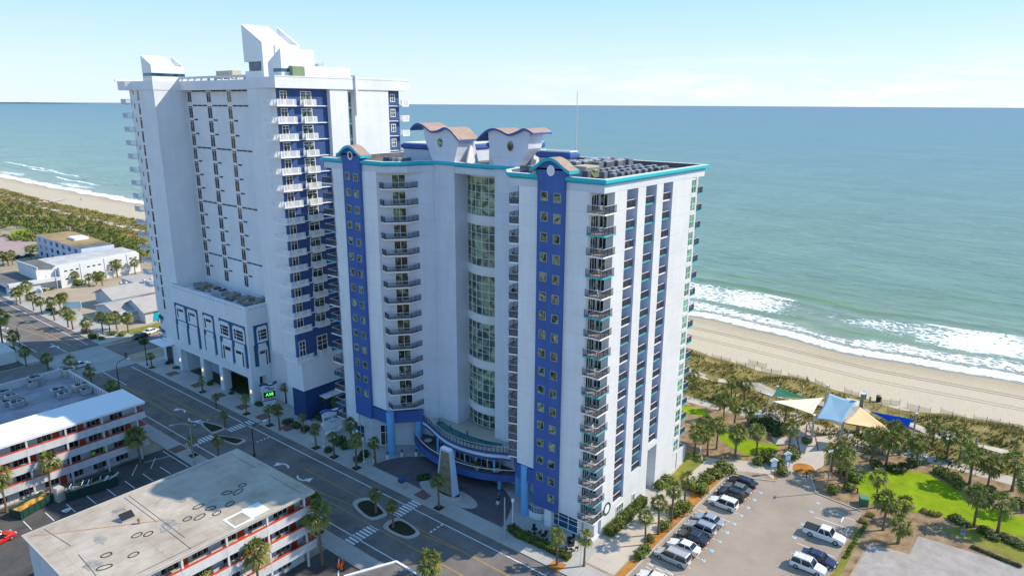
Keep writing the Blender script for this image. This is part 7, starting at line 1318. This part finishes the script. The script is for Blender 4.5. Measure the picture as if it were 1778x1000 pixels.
for i, (x, y) in enumerate(((81.0,80.4),(80.6,77.2),(80.7,73.4))): t = thing('deck_umbrella', 'folded dark umbrella on the pool deck, %s from the left' % ORD[i], 'umbrella', (x,y,6.3), 0, 'folded umbrellas on the pool deck'); mb = MB(); mb.cyl(0,0,0,2.2,.04,.04,8); mb.obj('pole', M['galv'], t); mb = MB(); mb.cyl(0,0,.8,2.15,.22,.05,10); mb.obj('canopy', M['darkteal'], t)
x, y = G(1116, 876); t = thing('bench', 'dark bench against the south hotel wall beside the hedge', 'bench', (x,y,.02)); mb = MB(); mb.box(-.7,.7,-.25,.25,.42,.48); mb.obj('seat', M['black'], t); mb = MB(); mb.box(-.7,.7,.25,.3,.48,.9); mb.obj('backrest', M['black'], t)
for s in (-.6,.6): mb = MB(); mb.box(s-.04,s+.04,-.22,.22,0,.42); mb.obj('leg', M['black'], t)
x, y = G(1217, 793); t = thing('frame_rail', 'white sloping rail frame beside the hotel annex', 'railing', (x,y,.02), R(30)); mb = MB(); mb.tube([(-1.6,0,.3),(1.6,0,1.3)], .08, 6); mb.obj('rail', M['white'], t)
for s in (-1.4,1.4): mb = MB(); mb.cyl(s,0,0,.8+.3*s,.05,.05,6); mb.obj('post', M['white'], t)
# ---------------------------------------------------------------- people: one skinned body each, coloured by clothing
skin = mat('skin', (.42,.26,.18), .05, 4, .6, .3)
def person(label, x, y, z, rz, pose, shirt, pants, hair=(.03,.02,.015), group=None, h=1.74):
    t = thing('person', label, 'person', (x,y,z), rz, group); k = h/1.74
    la, ra, ll, rl, lean = {'stand':((-.30,.05,.80),(.30,.05,.80),(-.10,.03),(.10,.03),0),'walk':((-.30,.22,.92),(.28,-.22,.92),(-.09,-.34),(.09,.34),.05),'stride':((-.30,.36,1.12),(.28,-.36,1.05),(-.08,-.58),(.08,.52),.14),'lean':((-.32,.34,.98),(.32,.34,.98),(-.11,.0),(.11,.02),.22)}[pose]
    V_ = [((0,0,.95),.135),((0,lean*.4,1.18),.135),((0,lean*.8,1.38),.155),((0,lean,1.50),.062),((0,lean+.02,1.60),.092),((0,lean+.02,1.70),.075)]
    E_ = [(0,1),(1,2),(2,3),(3,4),(4,5)]
    def add(p, r, to): V_.append((p, r)); E_.append((to, len(V_)-1)); return len(V_)-1
    for s, (ax, ay, az) in ((-1,la),(1,ra)):
        sh = add((s*.19,lean*.8,1.40), .07, 2); el = add((s*.25,lean*.8+ay*.35-.04,1.14), .05, sh); wr = add((ax,lean*.8+ay,az), .036, el); hd = add((ax,lean*.8+ay*1.15+.02,az-.08), .042, wr)
        for f in (-.03,-.01,.01,.03): add((ax+f, lean*.8+ay*1.2+.04, az-.17+abs(f)), .011, hd)
        add((ax-s*.05, lean*.8+ay*1.15+.05, az-.11), .012, hd)
    for s, (fx_, fy) in ((-1,ll),(1,rl)):
        hp = add((s*.10,0,.90), .105, 0); kn = add((s*.10,fy*.55+.05,.50), .07, hp); an = add((fx_,fy-.02,.10), .045, kn); add((fx_,fy+.16,.04), .04, an)
    me = bpy.data.meshes.new('body'); me.from_pydata([tuple(c*k for c in v) for v, _ in V_], E_, []); ob = bpy.data.objects.new('body', me); COL.objects.link(ob)
    md = ob.modifiers.new('skin', 'SKIN'); md.use_smooth_shade = True
    for i, (_, r) in enumerate(V_): me.skin_vertices[0].data[i].radius = (r*k, r*k*(.72 if i in (0,1,2) else 1))
    me.skin_vertices[0].data[0].use_root = True; sb = ob.modifiers.new('sub', 'SUBSURF'); sb.levels = 1; sb.render_levels = 1
    m2_ = bpy.data.meshes.new_from_object(ob.evaluated_get(bpy.context.evaluated_depsgraph_get())); bpy.data.objects.remove(ob)
    for q in (skin, shirt, pants, M['black']): m2_.materials.append(q)
    for p in m2_.polygons:
        c = p.center/k; p.material_index = 3 if c.z < .12 else (2 if c.z < .93 and abs(c.x) < .24 else (1 if c.z < 1.47 and c.z > .93 else 0))
        if abs(c.x) > .22 and c.z < 1.12: p.material_index = 0
    o = bpy.data.objects.new('body', m2_); COL.objects.link(o); o.parent = t
    hm = mat('hair_%02d' % int(hair[0]*100), hair, .1) if 'hair_%02d' % int(hair[0]*100) not in bpy.data.materials else bpy.data.materials['hair_%02d' % int(hair[0]*100)]
    mb = MB(); 
    for a in range(5): mb.cyl(0,(lean-.005)*k,(1.655+.028*a)*k,(1.655+.028*(a+1))*k,(.112-.004*a*a)*k,(.112-.004*(a+1)**2)*k,12)
    mb.obj('hair', hm, t); return t
C_ = lambda n_, c: mat('cloth_'+n_, c, .08, 3, .9, .1)
hv, dk, wt, bl, rd_, gy = C_('hi_vis', (.28,.85,.05)), C_('dark', (.03,.03,.04)), C_('white', (.65,.65,.66)), C_('blue', (.06,.10,.25)), C_('red', (.4,.05,.04)), C_('grey', (.2,.2,.21))
for q, l in (((165,793),'worker in a lime safety vest on the second motel walkway, left of two'),((184,786),'worker in a lime safety vest leaning on the second motel parapet, right of two')):
    person(l, G(q[0], q[1]+6, 2.65)[0], 123.3, 2.65, R(180), 'lean' if 'leaning' in l else 'stand', hv, dk, (.6,.55,.05), 'workers on the motel walkway')
person('person in a white shirt and pale trousers walking across the forecourt', 75.4, 62.3, .14, R(150), 'walk', wt, gy); person('person in dark clothes walking beside the one in white', 76.3, 62.9, .14, R(150), 'walk', dk, bl); person('person in dark clothes at the back of the forecourt group', 77.6, 63.8, .14, R(200), 'stand', gy, dk)
x, y = G(1648, 813.5); person('person in dark running clothes mid stride on the promenade', x, y, .02, R(70), 'stride', dk, dk, (.02,.015,.01), None, 1.85)
x, y = G(1693, 777); person('person in a dark top walking on the sand path', x, y, hz(x,y)+.05, R(20), 'walk', bl, dk)
for i, (q, l) in enumerate((((141,349),'person in dark clothes walking on the far beach'),((137,348),'small pale figure beside the dark one on the far beach'),((87,357),'left one of two people at the dune edge, far left'),((91,357),'right one of two people at the dune edge, far left'),((15,336),'lone figure at the dune edge near the left border'))):
    x, y = G(*q, -.5); person(l, x, y, hz(x,y), R(60*i), 'walk' if i < 2 else 'stand', (dk,wt,dk,bl,gy)[i], (dk,gy,bl,dk,dk)[i], (.03,.02,.015), None, 1.2 if i == 1 else 1.75)
for i, (q, l) in enumerate((((205,580),'yellow clad figure beside the orange bushes at the gabled shop'),)):
    x, y = G(*q); person(l, x, y, 0, 0, 'stand', C_('yellow', (.85,.62,.03)), C_('yellow2', (.8,.6,.03)))
